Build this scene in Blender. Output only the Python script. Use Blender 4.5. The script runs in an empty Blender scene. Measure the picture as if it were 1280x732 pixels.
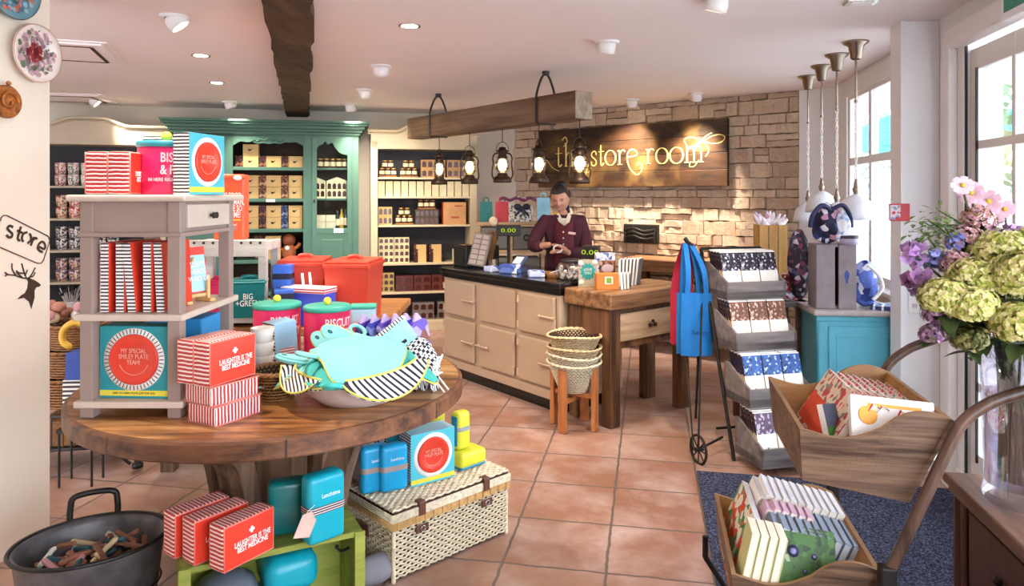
import bpy, bmesh, math, random
from mathutils import Vector, Matrix
R = math.radians
PI = math.pi
SC = bpy.context.scene
COL = SC.collection

# ---------------------------------------------------------------- camera
cam_d = bpy.data.cameras.new('camera'); cam = bpy.data.objects.new('camera', cam_d); COL.objects.link(cam)
cam.location = (0, 0, 1.5); cam.rotation_euler = (R(90), 0, 0)
cam_d.sensor_width = 36; cam_d.lens = 885 / 1280 * 36; cam_d.shift_y = -122 / 1280
cam_d.clip_start = 0.05
SC.camera = cam
# ---------------------------------------------------------------- world: bright overcast daylight
wd = bpy.data.worlds.new('world'); SC.world = wd; wd.use_nodes = True
bg = wd.node_tree.nodes['Background']
bg.inputs[0].default_value = (0.80, 0.88, 1.0, 1); bg.inputs[1].default_value = 9.0
# ---------------------------------------------------------------- exposure
vs = SC.view_settings
SC.display_settings.display_device = 'sRGB'
vs.view_transform = 'Standard'; vs.look = 'None'; vs.gamma = 1; vs.use_curve_mapping = False
vs.exposure = 0.34
DOWNLIGHT_W = 13.0
LANTERN_W = 3.0

random.seed(7)
# ---------------------------------------------------------------- helpers
def hx(s):
    s = s.lstrip('#'); c = [int(s[i:i+2], 16) / 255 for i in (0, 2, 4)]
    return tuple((x / 12.92 if x <= .04045 else ((x + .055) / 1.055) ** 2.4) for x in c) + (1,)

class NT:
    def __init__(s, name):
        s.m = bpy.data.materials.new(name); s.m.use_nodes = True
        s.t = s.m.node_tree; s.b = s.t.nodes['Principled BSDF']; s.out = s.t.nodes['Material Output']
    def n(s, typ, **kw):
        nd = s.t.nodes.new('ShaderNode' + typ)
        for k, v in kw.items(): setattr(nd, k, v)
        return nd
    def l(s, a, b): s.t.links.new(a, b)
    def coord(s, scale=(1, 1, 1), rot=(0, 0, 0), kind='Object'):
        tc = s.n('TexCoord'); mp = s.n('Mapping')
        mp.inputs['Scale'].default_value = scale; mp.inputs['Rotation'].default_value = rot
        s.l(tc.outputs[kind], mp.inputs[0]); return mp.outputs[0]
    def noise(s, vec, scale, detail=3, rough=.55):
        nd = s.n('TexNoise'); nd.inputs['Scale'].default_value = scale
        nd.inputs['Detail'].default_value = detail; nd.inputs['Roughness'].default_value = rough
        s.l(vec, nd.inputs['Vector']); return nd.outputs['Fac']
    def ramp(s, fac, stops):
        nd = s.n('ValToRGB'); e = nd.color_ramp.elements
        while len(e) < len(stops): e.new(.5)
        for i, (p, c) in enumerate(stops): e[i].position = p; e[i].color = c
        s.l(fac, nd.inputs[0]); return nd.outputs[0]
    def mix(s, fac, a, b, mode='MIX'):
        nd = s.n('Mix'); nd.data_type = 'RGBA'; nd.blend_type = mode
        for src, sock in ((fac, nd.inputs['Factor']), (a, nd.inputs[6]), (b, nd.inputs[7])):
            if hasattr(src, 'is_linked'): s.l(src, sock)
            else: sock.default_value = src
        return nd.outputs[2]
    def math(s, op, a, b=None, c=None):
        nd = s.n('Math'); nd.operation = op
        for i, x in enumerate((a, b, c)):
            if x is None: continue
            if hasattr(x, 'is_linked'): s.l(x, nd.inputs[i])
            else: nd.inputs[i].default_value = x
        return nd.outputs[0]
    def bump(s, h, strength=.3, dist=.01):
        nd = s.n('Bump'); nd.inputs['Strength'].default_value = strength; nd.inputs['Distance'].default_value = dist
        s.l(h, nd.inputs['Height']); s.l(nd.outputs[0], s.b.inputs['Normal'])
    def col(s, c):
        if hasattr(c, 'is_linked'): s.l(c, s.b.inputs['Base Color'])
        else: s.b.inputs['Base Color'].default_value = c
    def set(s, rough=.5, metal=0, spec=.5):
        s.b.inputs['Roughness'].default_value = rough; s.b.inputs['Metallic'].default_value = metal
        s.b.inputs['Specular IOR Level'].default_value = spec
        return s.m

def mat(name, c, rough=.5, metal=0, var=.12, vs_=9, bump=0, bs=60, spec=.5, emit=None):
    t = NT(name); c = hx(c) if isinstance(c, str) else c
    v = t.coord(); f = t.noise(v, vs_)
    lo = tuple(x * (1 - var) for x in c[:3]) + (1,); hi = tuple(min(1, x * (1 + var)) for x in c[:3]) + (1,)
    t.col(t.ramp(f, [(.3, lo), (.7, hi)]))
    if bump: t.bump(t.noise(v, bs, 4), bump, .004)
    if emit:
        t.b.inputs['Emission Color'].default_value = hx(emit[0]); t.b.inputs['Emission Strength'].default_value = emit[1]
    return t.set(rough, metal, spec)

def wood(name, c1, c2, axis='x', rough=.5, sc=9, stretch=.09, bump=.15, plank=None, spec=.4, dark=None):
    t = NT(name); s = [1, 1, 1]; s['xyz'.index(axis)] = stretch
    v = t.coord(scale=tuple(s)); f = t.noise(v, sc * 2.2, 5, .65); g = t.noise(v, sc * .5, 2)
    h = t.math('ADD', t.math('MULTIPLY', f, .6), t.math('MULTIPLY', g, .4))
    stops = [(.40, hx(c1)), (.59, hx(c2))]
    c = t.ramp(h, stops)
    if dark:
        k = t.noise(t.coord(), 2.4, 3); c = t.mix(t.ramp(k, [(.5, (0, 0, 0, 1)), (.8, (.8, .8, .8, 1))]), c, hx(dark))
    if plank:                                  # (axis, width)
        sp = t.n('SeparateXYZ'); t.l(t.coord(), sp.inputs[0])
        u = t.math('FRACT', t.math('ADD', t.math('MULTIPLY', sp.outputs['xyz'.index(plank[0])], 1 / plank[1]), .5))
        g2 = t.math('LESS_THAN', u, .03)
        c = t.mix(g2, c, hx('20140e'))
    t.col(c)
    t.bump(f, bump, .004)
    return t.set(rough, 0, spec)

def stripes(name, c1, c2, axis='z', freq=60, duty=.5, wob=.0, rough=.4, spec=.5, off=0.0, diag=None):
    t = NT(name); v = t.coord(); sp = t.n('SeparateXYZ'); t.l(v, sp.inputs[0])
    u = sp.outputs['xyz'.index(axis)]
    if diag: u = t.math('ADD', u, t.math('MULTIPLY', sp.outputs['xyz'.index(diag[0])], diag[1]))
    if wob:
        u = t.math('ADD', u, t.math('MULTIPLY', t.math('SUBTRACT', t.noise(v, 25, 2), .5), wob))
    u = t.math('FRACT', t.math('ADD', t.math('MULTIPLY', u, freq), 50.0 + off))
    t.col(t.mix(t.math('LESS_THAN', u, duty), hx(c2), hx(c1)))
    return t.set(rough, 0, spec)

def speckle(name, base, cols, scale=30, rough=.5, thr=.5, spec=.4):
    """printed / patterned paper: voronoi cells of several colours"""
    t = NT(name); v = t.coord(); vo = t.n('TexVoronoi'); vo.inputs['Scale'].default_value = scale; t.l(v, vo.inputs['Vector'])
    sp = t.n('SeparateColor'); t.l(vo.outputs['Color'], sp.inputs[0])
    c = t.n('ValToRGB'); c.color_ramp.interpolation = 'CONSTANT'; e = c.color_ramp.elements
    n = len(cols) + 1
    while len(e) < n: e.new(.5)
    e[0].position = 0; e[0].color = hx(base)
    for i, k in enumerate(cols): e[i + 1].position = thr + (1 - thr) * i / len(cols); e[i + 1].color = hx(k)
    t.l(sp.outputs[0], c.inputs[0]); t.col(c.outputs[0])
    return t.set(rough, 0, spec)

def glassy(name, tint=(1, 1, 1, 1), gloss=.1, rough=.02):
    m = bpy.data.materials.new(name); m.use_nodes = True; t = m.node_tree; t.nodes.clear()
    o = t.nodes.new('ShaderNodeOutputMaterial'); a = t.nodes.new('ShaderNodeBsdfTransparent'); a.inputs[0].default_value = tint
    g = t.nodes.new('ShaderNodeBsdfGlossy'); g.inputs['Roughness'].default_value = rough
    mx = t.nodes.new('ShaderNodeMixShader'); fr = t.nodes.new('ShaderNodeLayerWeight'); fr.inputs[0].default_value = .25
    mu = t.nodes.new('ShaderNodeMath'); mu.operation = 'MULTIPLY_ADD'; mu.inputs[1].default_value = .7; mu.inputs[2].default_value = gloss
    t.links.new(fr.outputs['Facing'], mu.inputs[0]); t.links.new(mu.outputs[0], mx.inputs[0])
    t.links.new(a.outputs[0], mx.inputs[1]); t.links.new(g.outputs[0], mx.inputs[2]); t.links.new(mx.outputs[0], o.inputs[0])
    return m

def emis(name, c, s):
    m = bpy.data.materials.new(name); m.use_nodes = True; t = m.node_tree; t.nodes.clear()
    o = t.nodes.new('ShaderNodeOutputMaterial'); e = t.nodes.new('ShaderNodeEmission')
    e.inputs[0].default_value = hx(c) if isinstance(c, str) else c; e.inputs[1].default_value = s
    t.links.new(e.outputs[0], o.inputs[0]); return m

_bc = {}
def _bevel_box(sx, sy, sz, bev, seg):
    k = (round(sx, 5), round(sy, 5), round(sz, 5), round(bev, 5), seg)
    if k in _bc: return _bc[k]
    bm = bmesh.new(); bmesh.ops.create_cube(bm, size=1)
    bmesh.ops.scale(bm, vec=(sx, sy, sz), verts=bm.verts)
    if bev > 0: bmesh.ops.bevel(bm, geom=list(bm.edges), offset=min(bev, .48 * min(sx, sy, sz)), segments=seg, affect='EDGES', profile=.5)
    bm.normal_update(); bm.verts.index_update()
    r = ([tuple(v.co) for v in bm.verts], [[v.index for v in f.verts] for f in bm.faces], [tuple(f.normal) for f in bm.faces])
    bm.free(); _bc[k] = r; return r

class MB:
    def __init__(s): s.v = []; s.f = []; s.m = []; s.s = []
    def add(s, vs, fs, mi=0, smooth=False, X=None):
        o = len(s.v)
        s.v += [tuple(X @ Vector(p)) for p in vs] if X is not None else [tuple(p) for p in vs]
        for i, f in enumerate(fs):
            s.f.append([o + k for k in f]); s.m.append(mi[i] if isinstance(mi, list) else mi); s.s.append(smooth)
        return s
    def b(s, x0, x1, y0, y1, z0, z1, mi=0, bev=0, seg=2, pick=None, X=None, smooth=False):
        vs, fs, ns = _bevel_box(x1 - x0, y1 - y0, z1 - z0, bev, seg)
        c = ((x0 + x1) / 2, (y0 + y1) / 2, (z0 + z1) / 2)
        vs = [(a[0] + c[0], a[1] + c[1], a[2] + c[2]) for a in vs]
        m = [pick(n) for n in ns] if pick else mi
        return s.add(vs, fs, m, smooth, X)
    def tube(s, pts, r, seg=8, mi=0, closed=False, cap=True):
        P = [Vector(p) for p in pts]; n = len(P); rs = r if isinstance(r, (list, tuple)) else [r] * n
        up = Vector((0, 0, 1)); prev = None; rings = []
        for i in range(n):
            if closed: d = P[(i + 1) % n] - P[i - 1]
            else: d = P[min(i + 1, n - 1)] - P[max(i - 1, 0)]
            if d.length < 1e-9: d = Vector((0, 0, 1))
            d.normalize()
            if prev is None: a = d.cross(up) if abs(d.z) < .95 else d.cross(Vector((1, 0, 0)))
            else: a = prev - d * prev.dot(d)
            if a.length < 1e-6: a = d.cross(Vector((1, 0, 0)))
            a.normalize(); prev = a; b_ = d.cross(a)
            rings.append([P[i] + (a * math.cos(2 * PI * k / seg) + b_ * math.sin(2 * PI * k / seg)) * rs[i] for k in range(seg)])
        vs = [p for rg in rings for p in rg]; fs = []
        m = n if closed else n - 1
        for i in range(m):
            j = (i + 1) % n
            for k in range(seg):
                k2 = (k + 1) % seg; fs.append([i * seg + k, i * seg + k2, j * seg + k2, j * seg + k])
        s.add(vs, fs, mi, True)
        if cap and not closed:
            s.add(rings[0], [list(range(seg))[::-1]], mi); s.add(rings[-1], [list(range(seg))], mi)
        return s
    def lathe(s, prof, seg=24, c=(0, 0, 0), mi=0, sx=1, sy=1, X=None, smooth=True, rib=None, cap=False):
        vs = []; fs = []
        for (r, z) in prof:
            for k in range(seg):
                a = 2 * PI * k / seg; q = r * (1 + (rib[1] * math.cos(rib[0] * a) if rib else 0))
                vs.append((c[0] + q * sx * math.cos(a), c[1] + q * sy * math.sin(a), c[2] + z))
        for i in range(len(prof) - 1):
            for k in range(seg):
                k2 = (k + 1) % seg; fs.append([i * seg + k, i * seg + k2, (i + 1) * seg + k2, (i + 1) * seg + k])
        s.add(vs, fs, mi, smooth, X)
        if cap: s.add(vs[:seg], [list(range(seg))[::-1]], mi, False, X)
        if cap: s.add(vs[-seg:], [list(range(seg))], mi, False, X)
        return s
    def ball(s, c, r, seg=12, mi=0, sx=1, sy=1, sz=1, X=None):
        k = max(4, seg // 2)
        pr = [(max(r * math.sin(PI * i / k), 1e-6), -r * sz * math.cos(PI * i / k)) for i in range(k + 1)]
        return s.lathe(pr, seg, c, mi, sx, sy, X)
    def prism(s, poly, a0, a1, plane='xz', mi=0, X=None, side=None):
        """polygon in a plane, extruded along the third axis from a0 to a1"""
        def T(p, a): return {'xz': (p[0], a, p[1]), 'xy': (p[0], p[1], a), 'yz': (a, p[0], p[1])}[plane]
        n = len(poly); vs = [T(p, a0) for p in poly] + [T(p, a1) for p in poly]
        fs = [list(range(n)), list(range(2 * n - 1, n - 1, -1))]; m = [mi, mi]
        for i in range(n): j = (i + 1) % n; fs.append([i, i + n, j + n, j][::-1]); m.append(mi if side is None else side)
        return s.add(vs, fs, m, False, X)
    def grid(s, fn, nu, nv, mi=0, smooth=True, flip=False):
        vs = [fn(i / nu, j / nv) for i in range(nu + 1) for j in range(nv + 1)]; fs = []
        for i in range(nu):
            for j in range(nv):
                a = i * (nv + 1) + j; q = [a, a + 1, a + nv + 2, a + nv + 1]
                fs.append(q[::-1] if flip else q)
        return s.add(vs, fs, mi, smooth)
    def mesh(s, name, mats, fix=True):
        me = bpy.data.meshes.new(name); me.from_pydata(s.v, [], s.f)
        for m in (mats if isinstance(mats, (list, tuple)) else [mats]): me.materials.append(m)
        me.polygons.foreach_set('material_index', s.m); me.polygons.foreach_set('use_smooth', s.s)
        if fix:
            bm = bmesh.new(); bm.from_mesh(me); bmesh.ops.recalc_face_normals(bm, faces=bm.faces); bm.to_mesh(me); bm.free()
        me.update(); return me
    def build(s, name, mats, parent=None, loc=(0, 0, 0), rot=(0, 0, 0), fix=True):
        return obj(name, s.mesh(name, mats, fix), parent, loc, rot)

def obj(name, me, parent=None, loc=(0, 0, 0), rot=(0, 0, 0)):
    o = bpy.data.objects.new(name, me); COL.objects.link(o)
    if parent is not None: o.parent = parent
    o.location = loc; o.rotation_euler = rot; return o

def tag(o, label, cat, group=None, kind=None):
    o['label'] = label; o['category'] = cat
    if group: o['group'] = group
    if kind: o['kind'] = kind
    return o
def thing(name, label, cat, loc=(0, 0, 0), rz=0, group=None, rot=None):
    o = bpy.data.objects.new(name, None); COL.objects.link(o); o.empty_display_size = .05
    o.location = loc; o.rotation_euler = rot if rot else (0, 0, rz)
    return tag(o, label, cat, group)
KIDS = {}
def copy_tree(o, parent=None):
    c = o.copy(); COL.objects.link(c); c.parent = parent
    for ch in [k for k in bpy.data.objects if k.parent == o] if o.name not in KIDS else KIDS[o.name]: copy_tree(ch, c)
    return c
def dup(o, loc, rz=0, label=None, group=None, rot=None):
    if o.name not in KIDS: KIDS[o.name] = [k for k in bpy.data.objects if k.parent == o]
    c = copy_tree(o); c.location = loc; c.rotation_euler = rot if rot else (0, 0, rz)
    if label: c['label'] = label
    if group: c['group'] = group
    return c
def put(proto, flag, loc, rz=0, label=None, group=None, rot=None):
    """the first time moves the prototype itself, afterwards a copy"""
    if flag.get(proto.name): return dup(proto, loc, rz, label, group, rot)
    flag[proto.name] = 1; proto.location = loc; proto.rotation_euler = rot if rot else (0, 0, rz)
    if label: proto['label'] = label
    if group: proto['group'] = group
    return proto
USED = {}
def struct(name, mb, mats, parent=None, loc=(0, 0, 0), rz=0):
    o = mb.build(name, mats, parent, loc, (0, 0, rz))
    if parent is None: o['kind'] = 'structure'
    return o

def text(s, size, m, parent=None, loc=(0, 0, 0), rot=(PI / 2, 0, 0), align='CENTER', sx=1.0, bold=0.0, depth=.0006, wrap=None, name='lettering', space=1.0, line=1.0):
    cu = bpy.data.curves.new('t', 'FONT'); cu.body = s; cu.size = size; cu.align_x = align; cu.align_y = 'CENTER'
    cu.extrude = depth; cu.offset = bold; cu.resolution_u = 2; cu.space_character = space; cu.space_line = line
    o = bpy.data.objects.new('t', cu); COL.objects.link(o); bpy.context.view_layer.update()
    me = bpy.data.meshes.new_from_object(o.evaluated_get(bpy.context.evaluated_depsgraph_get()))
    bpy.data.objects.remove(o); bpy.data.curves.remove(cu)
    me.name = name; me.materials.clear(); me.materials.append(m)
    for v in me.vertices: v.co.x *= sx
    if wrap:
        for v in me.vertices: v.co.x += loc[0]
        loc = (0, 0, loc[2])
        for v in me.vertices:           # wrap onto a cylinder of radius `wrap` around local z, facing -y
            a = v.co.x / wrap; rr = wrap + v.co.z; z = v.co.y
            v.co = (rr * math.sin(a), -rr * math.cos(a), z)
        rot = (0, 0, rot[2])
    return obj(name, me, parent, loc, rot)

def spl(pts, n=6, closed=False):
    """Catmull-Rom smoothing"""
    P = [Vector(p) for p in pts]; N = len(P); out = []
    for i in range(N if closed else N - 1):
        g = (lambda k: P[k % N]) if closed else (lambda k: P[min(max(k, 0), N - 1)])
        a, b, c, d = g(i - 1), g(i), g(i + 1), g(i + 2)
        for k in range(n):
            t = k / n
            out.append(.5 * ((2 * b) + (-a + c) * t + (2 * a - 5 * b + 4 * c - d) * t * t + (-a + 3 * b - 3 * c + d) * t ** 3))
    if not closed: out.append(P[-1])
    return out
def ribbon(mb, pts, w, y=0.0, th=.004, mi=0):
    """flat stroke in the xz plane, widths per point or one"""
    P = [Vector((p[0], 0, p[1])) for p in pts]; n = len(P); ws = w if isinstance(w, list) else [w] * n
    vs = []
    for i in range(n):
        d = P[min(i + 1, n - 1)] - P[max(i - 1, 0)]; d.normalize() if d.length else None
        nn = Vector((-d.z, 0, d.x)); a = P[i] + nn * ws[i] / 2; b = P[i] - nn * ws[i] / 2
        vs += [(a.x, y, a.z), (b.x, y, b.z), (a.x, y - th, a.z), (b.x, y - th, b.z)]
    fs = []
    for i in range(n - 1):
        k = 4 * i; fs += [[k, k + 1, k + 5, k + 4], [k + 2, k + 6, k + 7, k + 3], [k, k + 4, k + 6, k + 2], [k + 1, k + 3, k + 7, k + 5]]
    fs += [[0, 2, 3, 1], [4 * n - 4, 4 * n - 3, 4 * n - 1, 4 * n - 2]]
    mb.add(vs, fs, mi)
def G(px, py, z=0.0):
    Y = 885 * (1.5 - z) / (py - 244.0); return Vector(((px - 640) / 885 * Y, Y, z))
def ang(dx, dy): return math.atan2(dy, dx)
def fr(o, a, X, Y):       # point of a frame: origin o, rotation a
    return (o[0] + X * math.cos(a) - Y * math.sin(a), o[1] + X * math.sin(a) + Y * math.cos(a))

# ---------------------------------------------------------------- materials
W_CEIL = mat('ceiling_paint', 'f3edef', .8, var=.02, vs_=1.5)
W_LEFT = mat('left_wall_paint', 'ece0cf', .75, var=.03, vs_=2)
W_BACK = mat('back_wall_paint', 'c9bfb2', .8, var=.03, vs_=2)
W_WHITE = mat('white_paint', 'eeeef0', .5, var=.02, vs_=3)
W_FRAME = mat('frame_paint', 'e8e4e2', .4, var=.02, vs_=3)
GREY_CREAM = mat('grey_cream_paint', 'bdb09a', .55, var=.04)
CREAM = mat('cream_paint', 'c8b898', .5, var=.04)
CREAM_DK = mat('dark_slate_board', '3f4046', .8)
GREEN = mat('sage_green_paint', '456e5f', .5, var=.08)
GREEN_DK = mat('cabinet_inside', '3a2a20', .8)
TAUPE = mat('taupe_paint', '98837a', .55, var=.05)
TAUPE_L = mat('taupe_light_edge', 'cbb9aa', .5, var=.04)
AGA = mat('cream_enamel', 'b89e84', .35, var=.03)
BLACK = mat('black_enamel', '0b0b0d', .12)
BLACKM = mat('black_iron', '17130f', .5)
BRONZE = mat('bronze_metal', '3a2a20', .45, .6)
STEEL = mat('brushed_nickel', '9a8d80', .3, 1, var=.05)
CHROME = mat('chrome', 'c8c8c8', .15, 1, var=.02)
OAK = wood('oak', '8a5226', 'c98d52', 'x', .42, 7, .12, dark='6b3d1f')
OAK_DK = wood('oak_rim', '432617', '8a5a3a', 'x', .45, 9, .16, spec=.5)
PEDW = wood('weathered_wood', '3c281b', '80604a', 'z', .6, 12, .06, bump=.4)
DESKW = wood('desk_wood', '5c3a24', 'a57a54', 'x', .36, 10, .07)
DESKL = wood('desk_leg_wood', '43291a', '835a3a', 'z', .5, 10, .07)
DESKF = wood('desk_pale_front', '8f6c4c', 'd0b08c', 'x', .45, 10, .07)
BEAMW = wood('beam_wood', '4e3a2b', '7f664e', 'x', .6, 12, .06)
BEAMEND = wood('beam_end_grain', '7c6a58', 'a08d78', 'z', .7, 14, .6)
CBEAM = wood('dark_ceiling_beam_wood', '2c2119', '5b4433', 'y', .7, 8, .12, bump=.4)
STOOLW = wood('stool_wood', '9a5a2e', 'c07c48', 'z', .45, 7)
CARTW = wood('cart_box_wood', '402b1e', '84664f', 'x', .55, 22, .04, bump=.35)
CARTIN = wood('cart_box_inside', '8a5c2c', 'b5854a', 'x', .45, 6, .2)
GREYW = wood('grey_weathered_wood', '5e5654', '8a7f7c', 'x', .65, 9, .1)
WHITEW = wood('whitewashed_wood', 'b3aaa0', 'd9d2c8', 'x', .65, 8, .12)
PINEW = wood('pine_crate_wood', 'b5813f', 'dab06a', 'z', .55, 6)
SIDEW = wood('sideboard_top_wood', '4c3022', '8a6750', 'y', .35, 8, .08)
SIDEB = wood('sideboard_body_wood', '3c241b', '5b3a2b', 'z', .4, 8)
LIME = wood('lime_green_wood', '747f30', 'a6ac4c', 'x', .6, 8, .15)
SIGNW = wood('sign_wood', '1e120a', '4a2e16', 'x', .6, 6, .2, bump=.3, dark='a07a40')
WICKER = mat('wicker', 'd8bd92', .55, var=.3, vs_=60, bump=.3, bs=120)
WICKER_P = mat('pale_wicker', 'e3d4b6', .55, var=.25, vs_=60, bump=.3, bs=120)
WICKER_D = mat('brown_wicker', '8a5c30', .6, var=.3, vs_=60, bump=.3, bs=120)
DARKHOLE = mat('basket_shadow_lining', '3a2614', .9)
LEATHER = mat('brown_leather', '5e3628', .45)
RED = mat('red_tin', 'e0402c', .3, var=.03)
ORANGE = mat('orange_red_tin', 'ec5a34', .35, var=.03)
BINRED = mat('red_bin_enamel', 'cf4430', .4, var=.05)
PINK = mat('pink_tin', 'd4205c', .28, var=.04)
TEAL = mat('teal_lid', '3bb09a', .4, var=.04)
TURQ = mat('turquoise_plastic', '0fa9bd', .35, var=.04)
TURQ_D = mat('dark_turquoise_enamel', '0d6f6e', .3, var=.05)
BOXBLUE = mat('box_turquoise', '4fbccb', .5, var=.03)
BOXTEAL = mat('box_teal', '22929b', .5, var=.03)
LTBLUE = mat('pale_blue_card', 'a8d8e8', .55, var=.03)
YELLOW = mat('yellow_plastic', 'd9d93a', .4, var=.03)
KNOBY = mat('yellow_knob', 'ead847', .4, var=.02)
WHITE = mat('white_print', 'f6f2ec', .5, var=.01)
CREAMP = mat('cream_page', 'efe5cf', .7, var=.05, vs_=40)
ST_R_Z = stripes('red_white_stripe_z', 'f3e6dc', 'c22c2a', 'z', 78, .42, .006)
ST_R_X = stripes('red_white_stripe_x', 'f3e6dc', 'c22c2a', 'x', 78, .42, .006)
ST_B_Z = stripes('black_white_stripe_z', 'f4f0ea', '2a2430', 'z', 88, .55, .004)
ST_B_X = stripes('black_white_stripe_x', 'f4f0ea', '2a2430', 'x', 88, .55, .004)
ST_B_D = stripes('black_white_stripe_diagonal', 'f4f0ea', '231f2c', 'x', 62, .62, .0, .8, diag=('z', .9))
BAND = stripes('plum_striped_band', 'e6d8d0', '4a3040', 'z', 125, .42)
KRAFT = mat('kraft_card', 'cfae74', .7, var=.06)
MAROON = speckle('maroon_print', '3a1418', ['5a2226', '8a5a40', '2a0e10'], 45, .5, .55)
BLUEP = speckle('blue_print', '1f3158', ['34508a', '7f8aa8', '16203c'], 45, .5, .55)
BROWNP = speckle('brown_print', '6a3a26', ['8f5a3c', 'b99070', '4a2416'], 45, .5, .55)
GLASS = glassy('clear_glass')
PANE = glassy('window_pane', (.93, .97, .98, 1), .02)
# ================================================================ THE SETTING
GA = ang(.982, -.189)        # the floor grid's direction
BA = ang(.9747, .2235)       # the back wall's direction
SA = ang(.775, -.632)        # the stone wall's direction (left end to right end)
CA = ang(.62, -.785)         # the counter front's direction
DA = ang(.785, .62)          # the long side of the desk
GC = (.0486, 3.308)
CEIL = 2.45
# floor: terracotta tiles
t = NT('terracotta_tiles')
v = t.coord(); br = t.n('TexBrick'); br.offset = 0; br.squash = 1
nz = t.n('TexNoise'); nz.inputs['Scale'].default_value = 14; t.l(v, nz.inputs['Vector'])
dv = t.n('Vector' + 'Math'); dv.operation = 'MULTIPLY_ADD'; t.l(nz.outputs['Color'], dv.inputs[0]); dv.inputs[1].default_value = (.016, .016, 0); t.l(v, dv.inputs[2])
t.l(dv.outputs[0], br.inputs['Vector'])
for k, x in (('Scale', 1), ('Mortar Size', .0065), ('Mortar Smooth', .25), ('Brick Width', .42), ('Row Height', .418), ('Bias', 0)): br.inputs[k].default_value = x
br.inputs['Color1'].default_value = hx('8f6552'); br.inputs['Color2'].default_value = hx('a37c69'); br.inputs['Mortar'].default_value = hx('6e5e55')
cl = t.noise(v, 3.2, 5, .6); cs = t.noise(t.coord(scale=(.5, 1, 1)), 9, 5, .7)
c = t.mix(t.ramp(cl, [(.42, (0, 0, 0, 1)), (.72, (.8, .8, .8, 1))]), br.outputs['Color'], hx('c0aaa2'))
c = t.mix(t.ramp(cs, [(.52, (0, 0, 0, 1)), (.75, (.5, .5, .5, 1))]), c, hx('8f5f4a'))
c = t.mix(br.outputs['Fac'], c, hx('6b5c54'))
t.col(c)
hgt = t.math('ADD', t.math('MULTIPLY', br.outputs['Fac'], -1), t.math('MULTIPLY', cs, .25)); t.bump(hgt, .5, .008)
TILES = t.set(.33, 0, .5)
m = MB(); m.b(-7, 3.5, -5, 8, -.05, 0); struct('floor', m, TILES, None, (GC[0], GC[1], 0), GA)
# ceiling
m = MB(); m.b(-5, 4.2, -1.2, 10.5, CEIL, CEIL + .1); struct('ceiling', m, W_CEIL)
# left wall near the camera: ends at (-2.044, 3.13)
m = MB(); m.b(-.4, 0, -4.5, 0, 0, CEIL); struct('wall_left', m, W_LEFT, None, (-2.044, 3.13, 0), GA)
m = MB(); m.b(-5.2, -5.1, 2.2, 9, 0, CEIL); struct('wall_far_left', m, W_BACK)
m = MB(); m.b(-5.2, .7, -1.3, -1.2, 0, CEIL); struct('wall_front_unseen', m, W_LEFT)  # unseen wall added behind the camera to cut the front daylight
# back wall
m = MB(); m.b(-4.2, 1.83, 0, .1, 0, CEIL); struct('wall_back', m, W_BACK, None, (-1.735, 8.08, 0), BA)
# stone wall: local x from left end (0, 8.55) to the right (3.37), local -y faces the room
t = NT('split_stone'); v = t.coord()
vo = t.noise(v, 5, 3); f2 = t.noise(v, 30, 6, .7)
geo = t.n('NewGeometry'); rnd = t.ramp(geo.outputs['Random Per Island'], [(0, hx('b8a08c')), (.5, hx('d8c3ab')), (1, hx('c8ad95'))])
t.col(t.mix(t.ramp(f2, [(.4, (0, 0, 0, 1)), (.75, (.6, .6, .6, 1))]), rnd, hx('a8886a')))
t.bump(f2, .7, .02); STONE = t.set(.85, 0, .3)
STONEGAP = mat('stone_joint', '5f4c3e', .9)
m = MB(); rs = random.Random(3); L = 3.37
m.b(0, L, .0, .12, 0, CEIL, 1)
z = 0
while z < CEIL - .02:
    h = rs.choice([.075, .095, .11, .12, .14]) if z > 1.1 else rs.choice([.05, .06, .08, .1, .12])
    if z + h > CEIL - .05: h = CEIL - z
    x = 0
    while x < L - .01:
        w = rs.uniform(.1, .34); w = min(w, L - x)
        if L - x - w < .07: w = L - x
        parts = [(x, w, z, h)]
        if h > .11 and rs.random() < .4: parts = [(x, w, z, h * .5), (x, w, z + h * .5, h * .5)]
        for (px_, pw, pz, ph) in parts:
            g = .0012; d = .015 + rs.random() * (.03 if z > 1.2 else .05); e = .004; j = lambda: rs.uniform(-.006, .006)
            n_ = max(2, int(pw / .05)); top = []; bot = []
            for q in range(n_ + 1):
                xx = px_ + g + (pw - 2 * g) * q / n_
                top.append((xx, pz + ph - g + j() * .8)); bot.append((xx, pz + g + j() * .8))
            vs_ = []
            for q in range(n_ + 1):
                dd = d + rs.uniform(-.008, .008)
                ex = e if q == 0 else (-e if q == n_ else 0)
                vs_ += [(bot[q][0], 0, bot[q][1]), (bot[q][0] + ex, -dd, bot[q][1] + e), (top[q][0] + ex, -dd - rs.uniform(-.006, .006), top[q][1] - e), (top[q][0], 0, top[q][1])]
            fs_ = []
            for q in range(n_):
                k = 4 * q
                for r_ in range(3): fs_.append([k + r_, k + r_ + 4, k + r_ + 5, k + r_ + 1][::-1])
            fs_ += [[0, 1, 2, 3][::-1], [4 * n_ + r_ for r_ in range(4)]]
            m.add(vs_, fs_, 0)
        x += w
    z += h
struct('wall_stone', m, [STONE, STONEGAP], None, (0, 8.55, 0), SA)
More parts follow.
